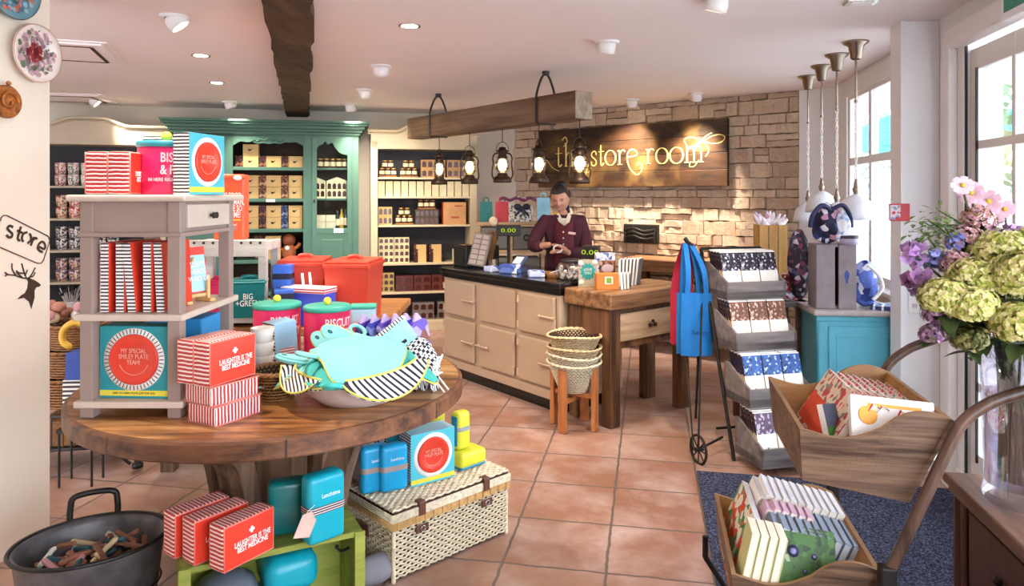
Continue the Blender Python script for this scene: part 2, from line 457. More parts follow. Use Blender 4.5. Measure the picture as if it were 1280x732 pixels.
# plain white end of that wall and the window wall, built in the grid's frame
m = MB(); m.b(3.37, 3.72, -.03, .12, 0, CEIL); struct('wall_back_right', m, W_WHITE, None, (0, 8.55, 0), SA)
m = MB()
m.b(1.60, 1.72, 4.3, 6.75, 0, .86); m.b(1.60, 1.72, 4.3, 6.75, 2.34, CEIL); m.b(1.60, 1.72, 6.24, 6.75, .86, 2.34)
m.b(1.551, 1.72, 3.95, 4.24, 0, CEIL)
m.b(1.551, 1.72, 2.72, 3.95, 2.26, CEIL); m.b(1.551, 1.72, -1.0, 2.72, 2.1, CEIL); m.b(1.551, 1.72, -1.0, 2.72, 0, .5)
struct('wall_right', m, W_WHITE, None, (0, 0, 0), GA)
m = MB(); m.b(1.357, 1.551, 4.20, 4.36, 0, CEIL, bev=.006)
m.b(1.352, 1.37, 4.19, 4.36, .0, CEIL)
struct('wall_pillar', m, W_WHITE, None, (0, 0, 0), GA)
m = MB(); m.b(1.53, 1.552, 2.74, 3.96, 0.0, .0001 + .12); m.b(1.52, 1.552, 3.97, 4.19, 0, .13, bev=.004)
struct('baseboard_right', m, W_FRAME, None, (0, 0, 0), GA)
# far window
w1 = bpy.data.objects.new('window_1', None); COL.objects.link(w1); w1['kind'] = 'structure'; w1.rotation_euler = (0, 0, GA)
m = MB()
for y in (6.19, 5.63, 5.07, 4.5): m.b(1.605, 1.66, y - .028, y + .028, .9, 2.32, bev=.004)
for z in (.9, 1.77, 2.30): m.b(1.607, 1.655, 4.45, 6.22, z - .028, z + .028, bev=.004)
m.b(1.585, 1.61, 4.3, 6.26, 2.3, 2.42, bev=.004)
m.build('window_frame', W_FRAME, w1)
m = MB(); m.b(1.628, 1.632, 4.48, 6.2, .92, 2.3); m.build('pane', PANE, w1)
m = MB(); m.b(1.50, 1.66, 4.37, 6.24, .84, .87, bev=.004); m.build('window_sill', W_WHITE, w1)
# glazed door on the right
d1 = bpy.data.objects.new('door_1', None); COL.objects.link(d1); d1['kind'] = 'structure'; d1.rotation_euler = (0, 0, GA)
m = MB()
m.b(1.54, 1.72, 3.885, 3.955, 0, 2.26, bev=.004); m.b(1.5, 1.552, 3.96, 4.06, 0, 2.33, bev=.012)
m.b(1.54, 1.72, 2.72, 2.8, 0, 2.26)
m.b(1.47, 1.56, 2.72, 3.93, 2.24, 2.34, bev=.012)
m.build('door_frame', W_FRAME, d1)
m = MB()
for (y0, y1) in ((3.81, 3.88), (3.445, 3.475), (3.09, 3.13), (2.8, 2.84)): m.b(1.57, 1.61, y0, y1, .02, 2.22, bev=.003)
for (z0, z1) in ((2.115, 2.22), (1.725, 1.765), (1.14, 1.18), (.55, .59), (.02, .24)): m.b(1.572, 1.608, 2.82, 3.86, z0, z1, bev=.003)
m.build('door_leaf', W_FRAME, d1)
m = MB(); m.b(1.588, 1.592, 2.83, 3.83, .1, 2.15); m.build('pane', PANE, d1)
m = MB(); m.b(1.563, 1.572, 3.80, 3.812, .2, 2.12); m.b(1.545, 1.556, 3.875, 3.884, 0, 2.25); m.build('rubber_seal', BLACKM, d1)
# ceiling beam, dark old timber
BM = ang(.305, -.952)  # unused direction kept for clarity of the beam's run
m = MB(); n = 40; rb = random.Random(5); vs_ = []
pL0 = Vector((-.955, 2.6)); pL1 = Vector((-2.56, 8.05)); wd0 = .23
dd_ = (pL1 - pL0).normalized(); nn_ = Vector((dd_.y, -dd_.x))
for i in range(n + 1):
    p = pL0.lerp(pL1, i / n); a = p + nn_ * rb.uniform(-.008, .008); b = p + nn_ * (wd0 + rb.uniform(-.008, .008) + .012 * math.sin(i * .9))
    zb = 2.375 + rb.uniform(-.004, .004)
    vs_ += [(a.x, a.y, CEIL + .02), (a.x, a.y, zb), (b.x, b.y, zb), (b.x, b.y, CEIL + .02)]
fs_ = [[4 * i + k, 4 * i + k + 4, 4 * i + (k + 1) % 4 + 4, 4 * i + (k + 1) % 4] for i in range(n) for k in range(4)] + [[0, 1, 2, 3], [4 * n + k for k in (3, 2, 1, 0)]]
m.add(vs_, fs_); o = m.build('trim_ceiling_beam', CBEAM); o['kind'] = 'structure'

# entrance mat
t = NT('grey_blue_carpet'); v = t.coord(); f = t.noise(v, 120, 4, .8); f2 = t.noise(v, 500, 2)
t.col(t.ramp(f, [(.38, hx('14151e')), (.5, hx('34374a')), (.62, hx('6e7390'))])); t.bump(f2, .8, .006); CARPET = t.set(.95, 0, .1)
mm = MB(); mm.b(0, 1.0, -4.4, 0, .001, .012, bev=.004)
c0 = Vector((1.0, 3.83))
x0 = c0.x * .982 - c0.y * .189; y0 = c0.x * .189 + c0.y * .982
mm = MB(); mm.b(x0, 1.515, -1, y0, .001, .012)
tag(mm.build('entrance_mat', CARPET, None, (0, 0, 0), (0, 0, GA)), 'flecked blue grey carpet mat on the tiles by the glazed door', 'doormat')

# ---------------------------------------------------------------- outside (seen through the panes)
m = MB(); m.b(1.8, 30, -20, 30, -.25, -.15); struct('ground_outside', m, mat('pale_paving', 'c9c4bd', .8), None, (0, 0, 0), GA)
def shopfront():
    h = thing('house', 'pale house with a pink tiled roof across the street, seen through the glazed door', 'house', (11.5, 9.6, -.15), GA + R(90))
    m = MB(); m.b(-3.5, 3.5, -2, 2, 0, 2.6); m.build('wall', mat('pale_render', 'e9dcd6', .8), h)
    m = MB(); m.prism([(-3.9, 2.55), (3.9, 2.55), (2.9, 4.4), (-2.9, 4.4)], -2.4, 2.4, 'xz'); m.build('roof', mat('pink_roof_tile', 'd49a98', .8, var=.2, vs_=20), h)
    for x in (-2.3, 0, 2.3):
        m = MB(); m.b(x - .45, x + .45, -2.04, -1.98, .9, 2.0); m.b(x - .45, x + .45, 1.98, 2.04, .9, 2.0); m.build('window', mat('dark_house_window', '55606a', .2), h)
    a = thing('awning', 'turquoise awning on posts outside, seen through the far window', 'awning', (7.4, 12.4, -.15), GA + R(90))
    m = MB(); m.prism([(-1.9, 2.5), (1.9, 2.5), (1.9, 2.9), (-1.9, 3.0)], -1, 1, 'xz'); m.build('canopy', mat('turquoise_canvas', '2fb0bb', .7), a)
    for x in (-1.7, 1.7):
        for y in (-.9, .9):
            m = MB(); m.tube([(x, y, 0), (x, y, 2.55)], .04); m.build('post', W_WHITE, a)
shopfront()
def tree(x, y, h, s, lab):
    T = thing('tree', lab, 'tree', (x, y, -.15))
    m = MB(); m.tube([(0, 0, 0), (.1, 0, h * .5), (0, .1, h * .8)], [.14, .1, .04]); m.build('trunk', mat('bark', '6a5a4c', .9), T)
    m = MB(); r = random.Random(s)
    for i in range(240):
        th, ph = r.uniform(0, 2 * PI), math.acos(r.uniform(-1, 1)); q = r.uniform(.5, 1.25) * h * .3
        c = Vector((q * math.sin(ph) * math.cos(th), q * math.sin(ph) * math.sin(th), h * .75 + q * math.cos(ph)))
        for _ in range(5):
            p = c + Vector((r.uniform(-.15, .15), r.uniform(-.15, .15), r.uniform(-.15, .15))); a = Vector((r.uniform(-1, 1), r.uniform(-1, 1), r.uniform(-1, 1))).normalized() * .09; b = a.cross(Vector((r.uniform(-1, 1), .3, 1))).normalized() * .05
            m.add([p - a, p + b, p + a, p - b], [[0, 1, 2, 3]])
    m.build('foliage', mat('leaves', '8fb08c', .7, var=.2), T, fix=False)
tree(5.7, 6.9, 3.4, 1, 'leafy tree outside the glazed door, before the pink roofed house')
tree(8.6, 18.0, 4.6, 2, 'tall tree outside beyond the far window and the awning')

# ---------------------------------------------------------------- ceiling fittings
LAMPM = emis('lamp_glow', 'ffe9c8', 26)
def recessed(px, py, lab, watts=DOWNLIGHT_W, r=.045):
    Y = 885 * .95 / (244 - py); X = (px - 640) / 885 * Y
    t = thing('recessed_downlight', lab, 'ceiling light', (X, Y, CEIL))
    m = MB(); m.lathe([(r, -.004), (r * 1.35, -.006), (r * 1.4, 0), (r * 1.2, .0)], 24); m.build('trim_ring', CHROME, t)
    m = MB(); m.lathe([(.001, -.005), (r, -.005), (r, -.002), (.001, -.002)], 20); m.build('lamp_face', LAMPM, t)
    ld = bpy.data.lights.new('downlight', 'SPOT'); ld.energy = watts * 6; ld.color = (1, .88, .76); ld.spot_size = R(150); ld.spot_blend = 1; ld.shadow_soft_size = .06
    lo = obj('bulb_light', ld, t, (0, 0, -.02))
def eyeball(px, py, aim, lab, watts=DOWNLIGHT_W, glow=True, z=CEIL, back=0):
    Y = 885 * .95 / (244 - py); X = (px - 640) / 885 * Y
    t = thing('eyeball_spotlight', lab, 'ceiling light', (X, Y, CEIL))
    m = MB(); m.lathe([(.05, 0), (.075, 0), (.072, -.01), (.05, -.014)], 24); m.build('trim_ring', W_WHITE, t)
    A = Vector((aim[0] - X, aim[1] - Y, aim[2] - CEIL)).normalized()
    q = A.to_track_quat('-Z', 'Y').to_matrix().to_4x4()
    m = MB(); pr = [(.001, .03), (.035, .026), (.052, .006), (.056, -.02), (.056, -.05), (.048, -.052), (.046, -.03), (.001, -.028)]
    m.lathe(pr, 24, X=Matrix.Translation((0, 0, -.015)) @ q); m.build('shade', W_WHITE, t)
    m = MB(); m.lathe([(.001, -.034), (.045, -.034), (.045, -.030), (.001, -.030)], 20, X=Matrix.Translation((0, 0, -.015)) @ q); m.build('lamp_face', LAMPM, t)
    ld = bpy.data.lights.new('spot', 'SPOT'); ld.energy = watts * 8; ld.color = (1, .86, .70); ld.spot_size = R(80); ld.spot_blend = .9; ld.shadow_soft_size = .05
    lo = obj('bulb_light', ld, t, tuple(Vector((0, 0, -.015)) + A * .058), A.to_track_quat('-Z', 'Y').to_euler())
for X_, Y_ in ((-1.2, 2.3),):  # added lamp out of view, brightens the foreground
    t = thing('recessed_downlight', 'unseen recessed downlight added in the ceiling above the round table', 'ceiling light', (X_, Y_, CEIL))
    m = MB(); m.lathe([(.045, -.004), (.06, -.006), (.063, 0), (.045, 0)], 24); m.build('trim_ring', CHROME, t)
    m = MB(); m.lathe([(.001, -.005), (.045, -.005), (.045, -.002), (.001, -.002)], 20); m.build('lamp_face', LAMPM, t)
    ld = bpy.data.lights.new('downlight', 'SPOT'); ld.energy = DOWNLIGHT_W * 6; ld.color = (1, .90, .80); ld.spot_size = R(150); ld.spot_blend = 1; ld.shadow_soft_size = .06
    obj('bulb_light', ld, t, (0, 0, -.02))
recessed(512, 32, 'round recessed downlight, the one right of the dark beam')
recessed(251, 69, 'round recessed downlight, the nearer of two left of the dark beam')
recessed(271, 103, 'round recessed downlight, the farther of two left of the dark beam')
eyeball(218, 20, (-.9, 4.0, 1.2), 'large white eyeball spotlight nearest the camera left of the dark beam, glowing', 14)
eyeball(117, 123, (-3.3, 7.2, 1.6), 'small white eyeball spotlight above the arched cream dresser')
eyeball(287, 127, (-2.6, 7.4, 1.5), 'small white eyeball spotlight before the green cabinet')
eyeball(476, 82, (-1.2, 7.0, 1.2), 'white eyeball spotlight right of the dark beam, nearest of that row')
eyeball(455, 112, (-1.4, 7.6, 1.4), 'white eyeball spotlight right of the dark beam, middle of that row')
eyeball(438, 131, (-1.6, 7.7, 1.4), 'white eyeball spotlight right of the dark beam, farthest of that row')
eyeball(759, 52, (.3, 5.0, .9), 'glowing white eyeball spotlight right of the hanging beam')
eyeball(790, 124, (1.15, 7.6, 1.5), 'white eyeball spotlight before the stone wall, the left one', 28)
eyeball(870, 117, (1.7, 7.1, 1.1), 'white eyeball spotlight before the stone wall, the right one', 40)
eyeball(897, -3, (.6, 3.9, .5), 'white eyeball spotlight cut by the top edge of the picture')
t = thing('ceiling_fitting', 'small square chrome ceiling fitting cut by the top edge of the picture', 'ceiling fitting', (*((1077 - 640) / 885 * 885 * .95 / 243.0 * Vector((1, 0)) + Vector((0, 885 * .95 / 243.0))), CEIL), GA)
m = MB(); m.b(-.075, .075, -.05, .05, -.012, 0, bev=.004); m.build('plate', CHROME, t)
m = MB(); m.b(-.05, .05, -.03, .03, -.016, -.010); m.build('cover', W_WHITE, t)
def vent(x, y, w, l, rz, lab):
    t = thing('air_vent', lab, 'ceiling vent', (x, y, CEIL), rz)
    m = MB(); m.b(-w, w, -l, l, -.008, 0, bev=.003); m.b(-w * .9, w * .9, -l * .9, l * .9, -.02, -.006, bev=.006); m.build('grille_frame', W_CEIL, t)
    m = MB()
    for s in (-1, 1):
        m.b(-w * .72, w * .72, s * l * .72 - .012, s * l * .72 + .012, -.0225, -.0195); m.b(s * w * .72 - .012, s * w * .72 + .012, -l * .72, l * .72, -.0225, -.0195)
    m.build('slot', mat('vent_slot', '3c2c26', .8), t)
vent(-3.0, 4.62, .38, .38, R(20), 'large square air vent in the ceiling left of the lamps')
vent(-4.35, 6.85, .45, .3, R(12), 'dark slotted air vent in the far left of the ceiling')
# exit sign
t = thing('exit_sign', 'green and white exit sign hanging above the glazed door, cut by the picture edge', 'sign', fr((0, 0), GA, 1.42, 3.02) + (2.20,), GA)
m = MB(); m.b(-.02, .02, -.16, .16, .0, .22, bev=.004); m.build('casing', W_WHITE, t)
m = MB(); m.b(-.0215, -.0195, -.14, .14, .03, .2); m.build('sign_face', mat('exit_green', '17806a', .5), t)
text('EXIT', .09, WHITE, t, (-.022, 0, .115), (PI / 2, 0, -PI / 2))
m = MB(); m.tube([(0, 0, .22), (0, 0, .25)], .012); m.build('mount', W_WHITE, t)
# call point and switch on the pillar
t = thing('fire_call_point', 'small red and white fire call box at the edge of the white pillar', 'fire alarm', fr((0, 0), GA, 1.352, 4.20) + (1.36,), GA)
m = MB(); m.b(-.06, .04, -.028, -.002, 0, .095, bev=.004); m.build('case', mat('call_point_red', 'c8202c', .35), t)
m = MB(); m.b(-.06, -.008, -.030, -.0282, .008, .087); m.build('label_panel', speckle('call_print', 'd9cfd6', ['c8304a', '8a90b0'], 60), t)
t = thing('wall_switch', 'double white switch plate on the white pillar', 'light switch', fr((0, 0), GA, 1.42, 4.20) + (.86,), GA)
m = MB(); m.b(-.03, .03, -.012, -.001, 0, .14, bev=.004); m.build('plate', W_WHITE, t)
for z in (.03, .09):
    m = MB(); m.b(-.012, .012, -.017, -.0122, z, z + .022, bev=.002); m.build('rocker', mat('switch_rocker', 'c0c4cc', .4), t)
# ================================================================ BACK WALL CABINETS (frame B: origin on the wall, x along it, -y to the room)
BO = (-1.735, 8.08)
def B(a, b, z): p = fr(BO, BA, a, b); return (p[0], p[1], z)
def shelf_run(root, x0, x1, y0, y1, zs, m, th=.025, name='shelf'):
    for z in zs:
        k = MB(); k.b(x0, x1, y0, y1, z - th, z, bev=.003); k.build(name, m, root)
# green cabinet
t = thing('display_cabinet', 'tall sage green cabinet with carved pelmets, open shelves and one glazed door', 'cabinet', B(-.95, -.02, 0), BA)
X0, X1 = -.93, .93          # local x of the sides; front at y=-.42
m = MB(); m.b(X0, X0 + .045, -.42, 0, 0, 2.18, bev=.004); m.b(X1 - .05, X1, -.42, 0, 0, 2.18, bev=.004); m.b(.355, .405, -.42, 0, 0, 2.18)
m.b(X0, X0 + .58, -.42, -.395, 0, 2.18); m.b(.36, .45, -.425, -.395, 0, 2.18, bev=.003); m.b(.85, X1, -.425, -.395, 0, 2.18, bev=.003)
m.b(X0, X1, -.4, 0, 0, .12); m.build('case', GREEN, t)
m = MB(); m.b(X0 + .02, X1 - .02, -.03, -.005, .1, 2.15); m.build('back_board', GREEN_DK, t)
m = MB()
pr = [(0, 2.13), (.02, 2.14), (.025, 2.17), (.05, 2.19), (.06, 2.22), (.1, 2.25), (.11, 2.28), (.0, 2.28)]
m.b(X0, X1, -.42, 0, 2.12, 2.2)
for (a, z0, z1) in ((.02, 2.14, 2.17), (.04, 2.17, 2.20), (.065, 2.20, 2.235), (.095, 2.235, 2.26), (.11, 2.26, 2.285)): m.b(X0 - a, X1 + a, -.42 - a, 0, z0, z1, bev=.006)
m.build('cornice', GREEN, t)
def pelmet(x0, x1, ztop, zlow, pts):
    poly = [(x0, ztop), (x0, zlow)] + [(x0 + (x1 - x0) * u, zlow + d) for u, d in pts] + [(x1, zlow), (x1, ztop)]
    return poly
m = MB(); m.prism(pelmet(-.36, .37, 2.13, 2.02, [(.02, .0), (.06, .02), (.12, .045), (.2, .035), (.27, .04), (.35, .02), (.43, .03), (.5, .018), (.57, .03), (.65, .02), (.73, .04), (.8, .035), (.88, .045), (.94, .02), (.98, 0)]), -.42, -.4); m.build('carved_pelmet', GREEN, t)
m = MB(); rr = random.Random(2)
for i in range(22):
    x = -.16 + .32 * i / 21; m.ball((x, -.424, 2.09 + .01 * math.sin(i * 1.3) - .02 * abs(i - 10.5) / 10.5), .012, 8, sy=.5, sz=.7)
m.build('carved_flowers', GREEN, t)
zs_g = [1.796, 1.466, 1.145, .82, .48]
for z in zs_g:
    m = MB(); m.b(-.36, .37, -.40, -.03, z - .028, z, bev=.003); m.b(-.36, .37, -.415, -.39, z - .035, z + .002, bev=.004); m.build('shelf', GREEN, t)
    m = MB(); m.b(.41, .86, -.37, -.03, z - .02, z); m.build('shelf', GREEN, t)
d = MB()
d.b(.445, .495, -.445, -.42, .15, 2.12, bev=.004); d.b(.81, .86, -.445, -.42, .15, 2.12, bev=.004)
d.b(.49, .815, -.442, -.422, .15, 1.14, bev=.003); d.b(.49, .815, -.446, -.42, 1.09, 1.15, bev=.003); d.b(.54, .77, -.452, -.44, .3, 1.03, bev=.01)
d.prism([(.49, 2.12)] + [tuple(q[:2]) for q in spl([(.49, 1.99, 0), (.52, 2.03, 0), (.555, 2.04, 0), (.58, 2.075, 0), (.61, 2.04, 0), (.65, 2.06, 0), (.69, 2.0, 0), (.74, 1.95, 0), (.815, 1.93, 0)], 5)] + [(.815, 2.12)], -.444, -.422)
dd = d.build('cabinet_door', GREEN, t)
m = MB(); m.b(.49, .815, -.434, -.431, 1.14, 2.09); m.build('pane', PANE, dd)
m = MB(); m.tube([(.47, -.447, 1.46), (.47, -.447, 1.42)], .007); m.ball((.47, -.462, 1.44), .012, 10); m.build('handle', BRONZE, dd)
m = MB(); m.b(-.02, .07, -.42, -.417, 1.43, 1.46); m.build('price_ticket', WHITE, t)
m = MB(); m.b(.67, .77, -.45, -.4465, 1.10, 1.145); m.build('price_ticket', WHITE, dd)

# goods in the green cabinet (positions in the cabinet's frame)
def GC_(x, y, z): return B(-.95 + x, -.02 + y, z)
USEDP = {}
def chick_box():
    t = thing('gift_box', 'x', 'box'); m = MB(); m.b(-.078, .078, -.06, .06, 0, .122, bev=.003); m.build('carton', KRAFT, t)
    m = MB(); m.ball((-.01, -.0605, .06), .016, 10, sy=.1, sz=.7); m.add([(.0, -.0608, .062), (.022, -.0608, .083), (.012, -.0608, .06)], [[0, 1, 2]]); m.add([(-.022, -.0608, .064), (-.03, -.0608, .075), (-.014, -.0608, .07)], [[0, 1, 2]])
    m.build('printed_chick', BLACKM, t, fix=False); return t
CB = chick_box()
def pack(mt, w=.085, h=.122, name='dark_packet', cat='packet'):
    m = MB(); m.b(-w / 2, w / 2, -.06, .06, 0, h, bev=.003); o = m.build(name, mt); return tag(o, 'x', cat)
PM, PB, PR_ = pack(MAROON), pack(BLUEP), pack(BROWNP)
gy = -.27
rows = [  # shelf z, list of (proto, x, stack)
 (1.796, [(PM, -.30, 1), (CB, -.185, 1), (PM, -.065, 1), (CB, .045, 1), (PM, .165, 1), (CB, .27, 1)]),
 (1.466, [(PM, -.30, 2), (CB, -.185, 2), (PR_, -.065, 2), (CB, .045, 2), (PR_, .16, 2), (CB, .265, 2)]),
 (1.145, [(CB, -.185, 2), (PM, -.065, 2), (CB, .045, 2), (PB, .16, 2), (CB, .265, 2)]),
 (.82, [(CB, .04, 2), (PM, -.1, 2)])]
names = ['top open shelf', 'second open shelf', 'third open shelf', 'low open shelf']
for ri, (z, it) in enumerate(rows):
    for (p, x, n) in it:
        for k in range(n):
            what = 'kraft box with a black chick' if p is CB else ('dark blue printed packet' if p is PB else ('brown printed packet' if p is PR_ else 'dark maroon printed packet'))
            put(p, USEDP, GC_(x, gy, z + k * .124), BA, what + ' on the ' + names[ri] + ' of the green cabinet', ('chick boxes' if p is CB else 'dark packets') + ' on the ' + names[ri])
put(CB, USEDP, GC_(-.185, gy, 1.796 + .1225), BA, 'kraft chick box lying on top of another, top left in the green cabinet', None)
# gingerbread figure jug
t = thing('gingerbread_figure', 'brown gingerbread figure with a pale face beside the kraft boxes, low in the green cabinet', 'ornament', GC_(.20, -.3, .82), BA)
m = MB(); m.lathe([(.04, 0), (.07, .02), (.075, .08), (.05, .14), (.03, .16)], 16); m.tube(spl([(.05, 0, .1), (.1, 0, .14), (.11, 0, .17)]), .02); m.tube(spl([(-.05, 0, .1), (-.1, 0, .1), (-.12, 0, .13)]), .02); m.build('body', mat('gingerbread', 'a3592c', .6), t)
m = MB(); m.ball((0, 0, .2), .07, 16); m.build('head', mat('gingerbread_dark', '7c3d20', .6), t)
m = MB(); m.ball((-.01, -.07, .12), .025, 12); m.build('face_plate', WHITE, t)
# jars behind the glazed door
JARG = mat('jam_glass', '45201a', .2, var=.3, vs_=30); LABELC = mat('cream_label', 'ecdcb4', .6); LIDG = mat('gold_lid', 'c7a35a', .35, .6)
def jar_p():
    t = thing('jar', 'x', 'jar'); m = MB(); m.lathe([(.026, 0), (.03, .006), (.03, .075), (.024, .088)], 14); m.build('glass', JARG, t)
    m = MB(); m.lathe([(.028, .088), (.028, .104), (.0001, .106)], 14); m.build('lid', LIDG, t)
    m = MB(); m.lathe([(.0305, .02), (.0308, .03), (.0308, .065), (.0305, .068)], 14); m.build('paper_label', LABELC, t); return t
JAR = jar_p()
for i in range(5): put(JAR, USEDP, GC_(.525 + i * .065, -.3, 1.796), BA, 'jam jar with a cream label on the top shelf behind the cabinet door', 'jars on the top shelf behind the glazed door')
def house_box():
    t = thing('house_shaped_carton', 'x', 'box'); m = MB(); m.prism([(-.11, 0), (.11, 0), (.11, .19), (0, .235), (-.11, .19)], -.05, .05); m.build('carton', LABELC, t)
    for r_ in range(2):
        for c_ in range(4):
            x = -.08 + c_ * .053; z = .02 + r_ * .082; m = MB(); m.prism([(x - .019, z), (x + .019, z), (x + .019, z + .05), (x, z + .066), (x - .019, z + .05)], -.0515, -.0495); m.build('window', JARG, t)
    return t
HB = house_box()
put(HB, USEDP, GC_(.47, -.25, 1.466), BA, 'cream house shaped jar carton, the left one behind the cabinet door')
put(HB, USEDP, GC_(.70, -.25, 1.466), BA, 'cream house shaped jar carton, the right one behind the cabinet door')
PB2 = pack(mat('pale_box_card', 'e6d6b8', .6), .1, .07, 'soap_box', 'box')
for x in (.53, .635):
    for k in range(2): put(PB2, USEDP, GC_(x, -.3, 1.145 + k * .072), BA, 'small pale box in the low stacks behind the cabinet door', 'pale boxes behind the glazed door')
def bottle_p(name, c, capc, h=.19):
    t = thing(name, 'x', 'bottle'); m = MB(); m.lathe([(.024, 0), (.026, .01), (.026, h * .6), (.01, h * .75), (.01, h * .9)], 14); m.build('glass', mat(name + '_glass', c, .25), t)
    m = MB(); m.lathe([(.012, h * .9), (.012, h), (.0001, h)], 12); m.build('cap', mat(name + '_cap', capc, .4), t)
    m = MB(); m.lathe([(.0265, h * .15), (.0268, h * .2), (.0268, h * .5), (.0265, h * .52)], 14); m.build('paper_label', LABELC, t); return t
put(bottle_p('oil_bottle', '2b3350', '20202a'), USEDP, GC_(.705, -.3, 1.145), BA, 'dark blue bottle beside the pale boxes behind the cabinet door')
put(bottle_p('cordial_bottle', 'c8a92c', '2b2b20', .22), USEDP, GC_(.75, -.3, 1.145), BA, 'yellow bottle in the middle behind the cabinet door')
put(bottle_p('sauce_bottle', '1f2a45', '20202a', .21), USEDP, GC_(.795, -.33, 1.145), BA, 'dark bottle with a cream label, rightmost behind the cabinet door')

# ---- cream dresser (left) and white dresser (right)
def dresser(name, lab, a0, a1, zs, ztop, zflank, arch, paint, inside, depth=.4, post=.07, open_top=2.01, split=None):
    w = a1 - a0; t = thing(name, lab, 'shelf unit', B(a0, -.0, 0), BA)
    m = MB()
    m.b(0, post, -depth, 0, 0, open_top + .08, bev=.004); m.b(w - post, w, -depth, 0, 0, open_top + .08, bev=.004)
    m.b(0, w, -depth + .01, 0, 0, .1)
    for k in (.12, .5, .88): m.b(post * k - .003, post * k + .003, -depth - .004, -depth, .15, open_top)
    m.build('case', paint, t)
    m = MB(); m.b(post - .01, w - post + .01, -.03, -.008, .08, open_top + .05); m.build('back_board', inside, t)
    m = MB(); n = 28; pts = []
    for i in range(n + 1):
        u = i / n; q = max(0, math.cos((u - arch[0]) / arch[1] * PI)) if abs(u - arch[0]) < arch[1] / 2 else 0
        q = q * q * (3 - 2 * q) if q < 1 else 1
        pts.append((w * u, zflank - .035 + (ztop - zflank) * q))
    m.prism([(0, open_top), (w, open_top)] + pts[::-1], -depth, -.0); m.build('arched_pediment', paint, t)
    m = MB(); ups = [(x * (w + .06) / w - .03, -depth - .012, z + .012) for x, z in pts]; m.tube(ups, .017, 8); m.tube([(x, y + .01, z - .026) for x, y, z in ups], .008, 6)
    m.build('cornice_moulding', paint, t)
    for z in zs:
        m = MB(); m.b(post, w - post, -depth + .02, -.02, z - .022, z, bev=.003); m.build('shelf', paint, t)
    return t
dresser('arched_dresser', 'tall grey cream dresser with an arched top and stacked mugs at the far left', -3.32, -1.95, [1.596, 1.269, .95, .632, .3], 2.30, 2.215, (.47, .55), GREY_CREAM, CREAM_DK, .4, .055)
dresser('white_dresser', 'tall cream white dresser full of jars and cartons, right of the green cabinet', .11, 1.285, [1.699, 1.488, 1.172, .75, .432, .11], 2.36, 2.225, (.55, .6), CREAM, CREAM_DK, .4, .075)
# mugs, stacked two high
def mug(name, base, cols):
    t = thing(name, 'x', 'mug'); m = MB(); m.lathe([(.036, 0), (.046, .01), (.052, .06), (.052, .115), (.048, .115), (.047, .02), (.001, .015)], 18); m.build('cup', speckle(name + '_glaze', base, cols, 70, .3, .45), t)
    m = MB(); m.tube(spl([(.045, 0, .085), (.075, 0, .08), (.078, 0, .04), (.047, 0, .025)]), .006, 6); m.build('handle', WHITE, t); return t
MUGS = [mug('mug', 'efe0d2', ['c9807c', 'd9b0a8', '9c5a60']), mug('mug', 'eee8e0', ['a8a89a', 'd0a0a0', '6a7a6a']), mug('mug', 'f0ece4', ['e0d4c4', 'c9b9a8', 'd8cabb']),
        mug('mug', 'e6d0bc', ['c24838', '58754e', 'e2b894']), mug('mug', 'f0e2d4', ['c24838', 'd07060', 'e0a090']), mug('mug', 'eadfd6', ['2c3138', '40506a', '8a8a90']), mug('mug', 'd8c8c4', ['4c5a86', 'b05a60', '3c3c50', 'c98a60'])]
mp = [(1.596, [0, 1, 2], 'pale rose patterned'), (1.269, [3, 4, 4], 'red and green flowered'), (.95, [5, 5, 5], 'black and white patterned'), (.632, [6, 6, 6], 'blue and pink patterned')]
rown = ['top', 'second', 'third', 'fourth']
for ri, (z, idx, d) in enumerate(mp):
    for ci in range(5):
        for k in range(2):
            x = -2.965 + ci * .118 + (.01 if ri else 0)
            put(MUGS[idx[min(ci, 2)]], {} if 0 else USEDP, B(x, -.26, z + k * .118), BA - 1.3 + .2 * ci, d + ' mug in the stacks on the ' + rown[ri] + ' shelf of the arched dresser', 'mugs on the ' + rown[ri] + ' dresser shelf')
# flower pots and ribbons lower down at the far left
def pot_of_stems(loc, rz, lab, potc, cols, s):
    t = thing('white_flower_pot', lab, 'plant pot', loc, rz)
    m = MB(); m.lathe([(.055, 0), (.075, .13), (.08, .135), (.07, .135), (.05, .02), (.001, .02)], 18); m.build('pot', mat('pot_glaze' + str(s), potc, .35), t)
    r = random.Random(s); m = MB()
    for i in range(26):
        a, q = r.uniform(0, 2 * PI), r.uniform(.2, 1); e = Vector((q * .11 * math.cos(a), q * .11 * math.sin(a), .2 + r.random() * .1)); m.tube([(e.x * .3, e.y * .3, .1), e], .005, 5)
        m.ball(e, .018, 6, 1)
    m.build('ribbon_stems', [mat('stem' + str(s), cols[0], .6), mat('bloom' + str(s), cols[1], .6)], t)
pot_of_stems(B(-2.86, -.3, .3), BA, 'white pot of black and white stems, low on the far left dresser', 'e2dcd8', ['dcd4d4', '30303a'], 1)
pot_of_stems(B(-2.68, -.32, .3), BA, 'white pot of green and white stems beside the striped one at far left', 'dcd8d8', ['3f6a4a', 'e6e2e0'], 2)
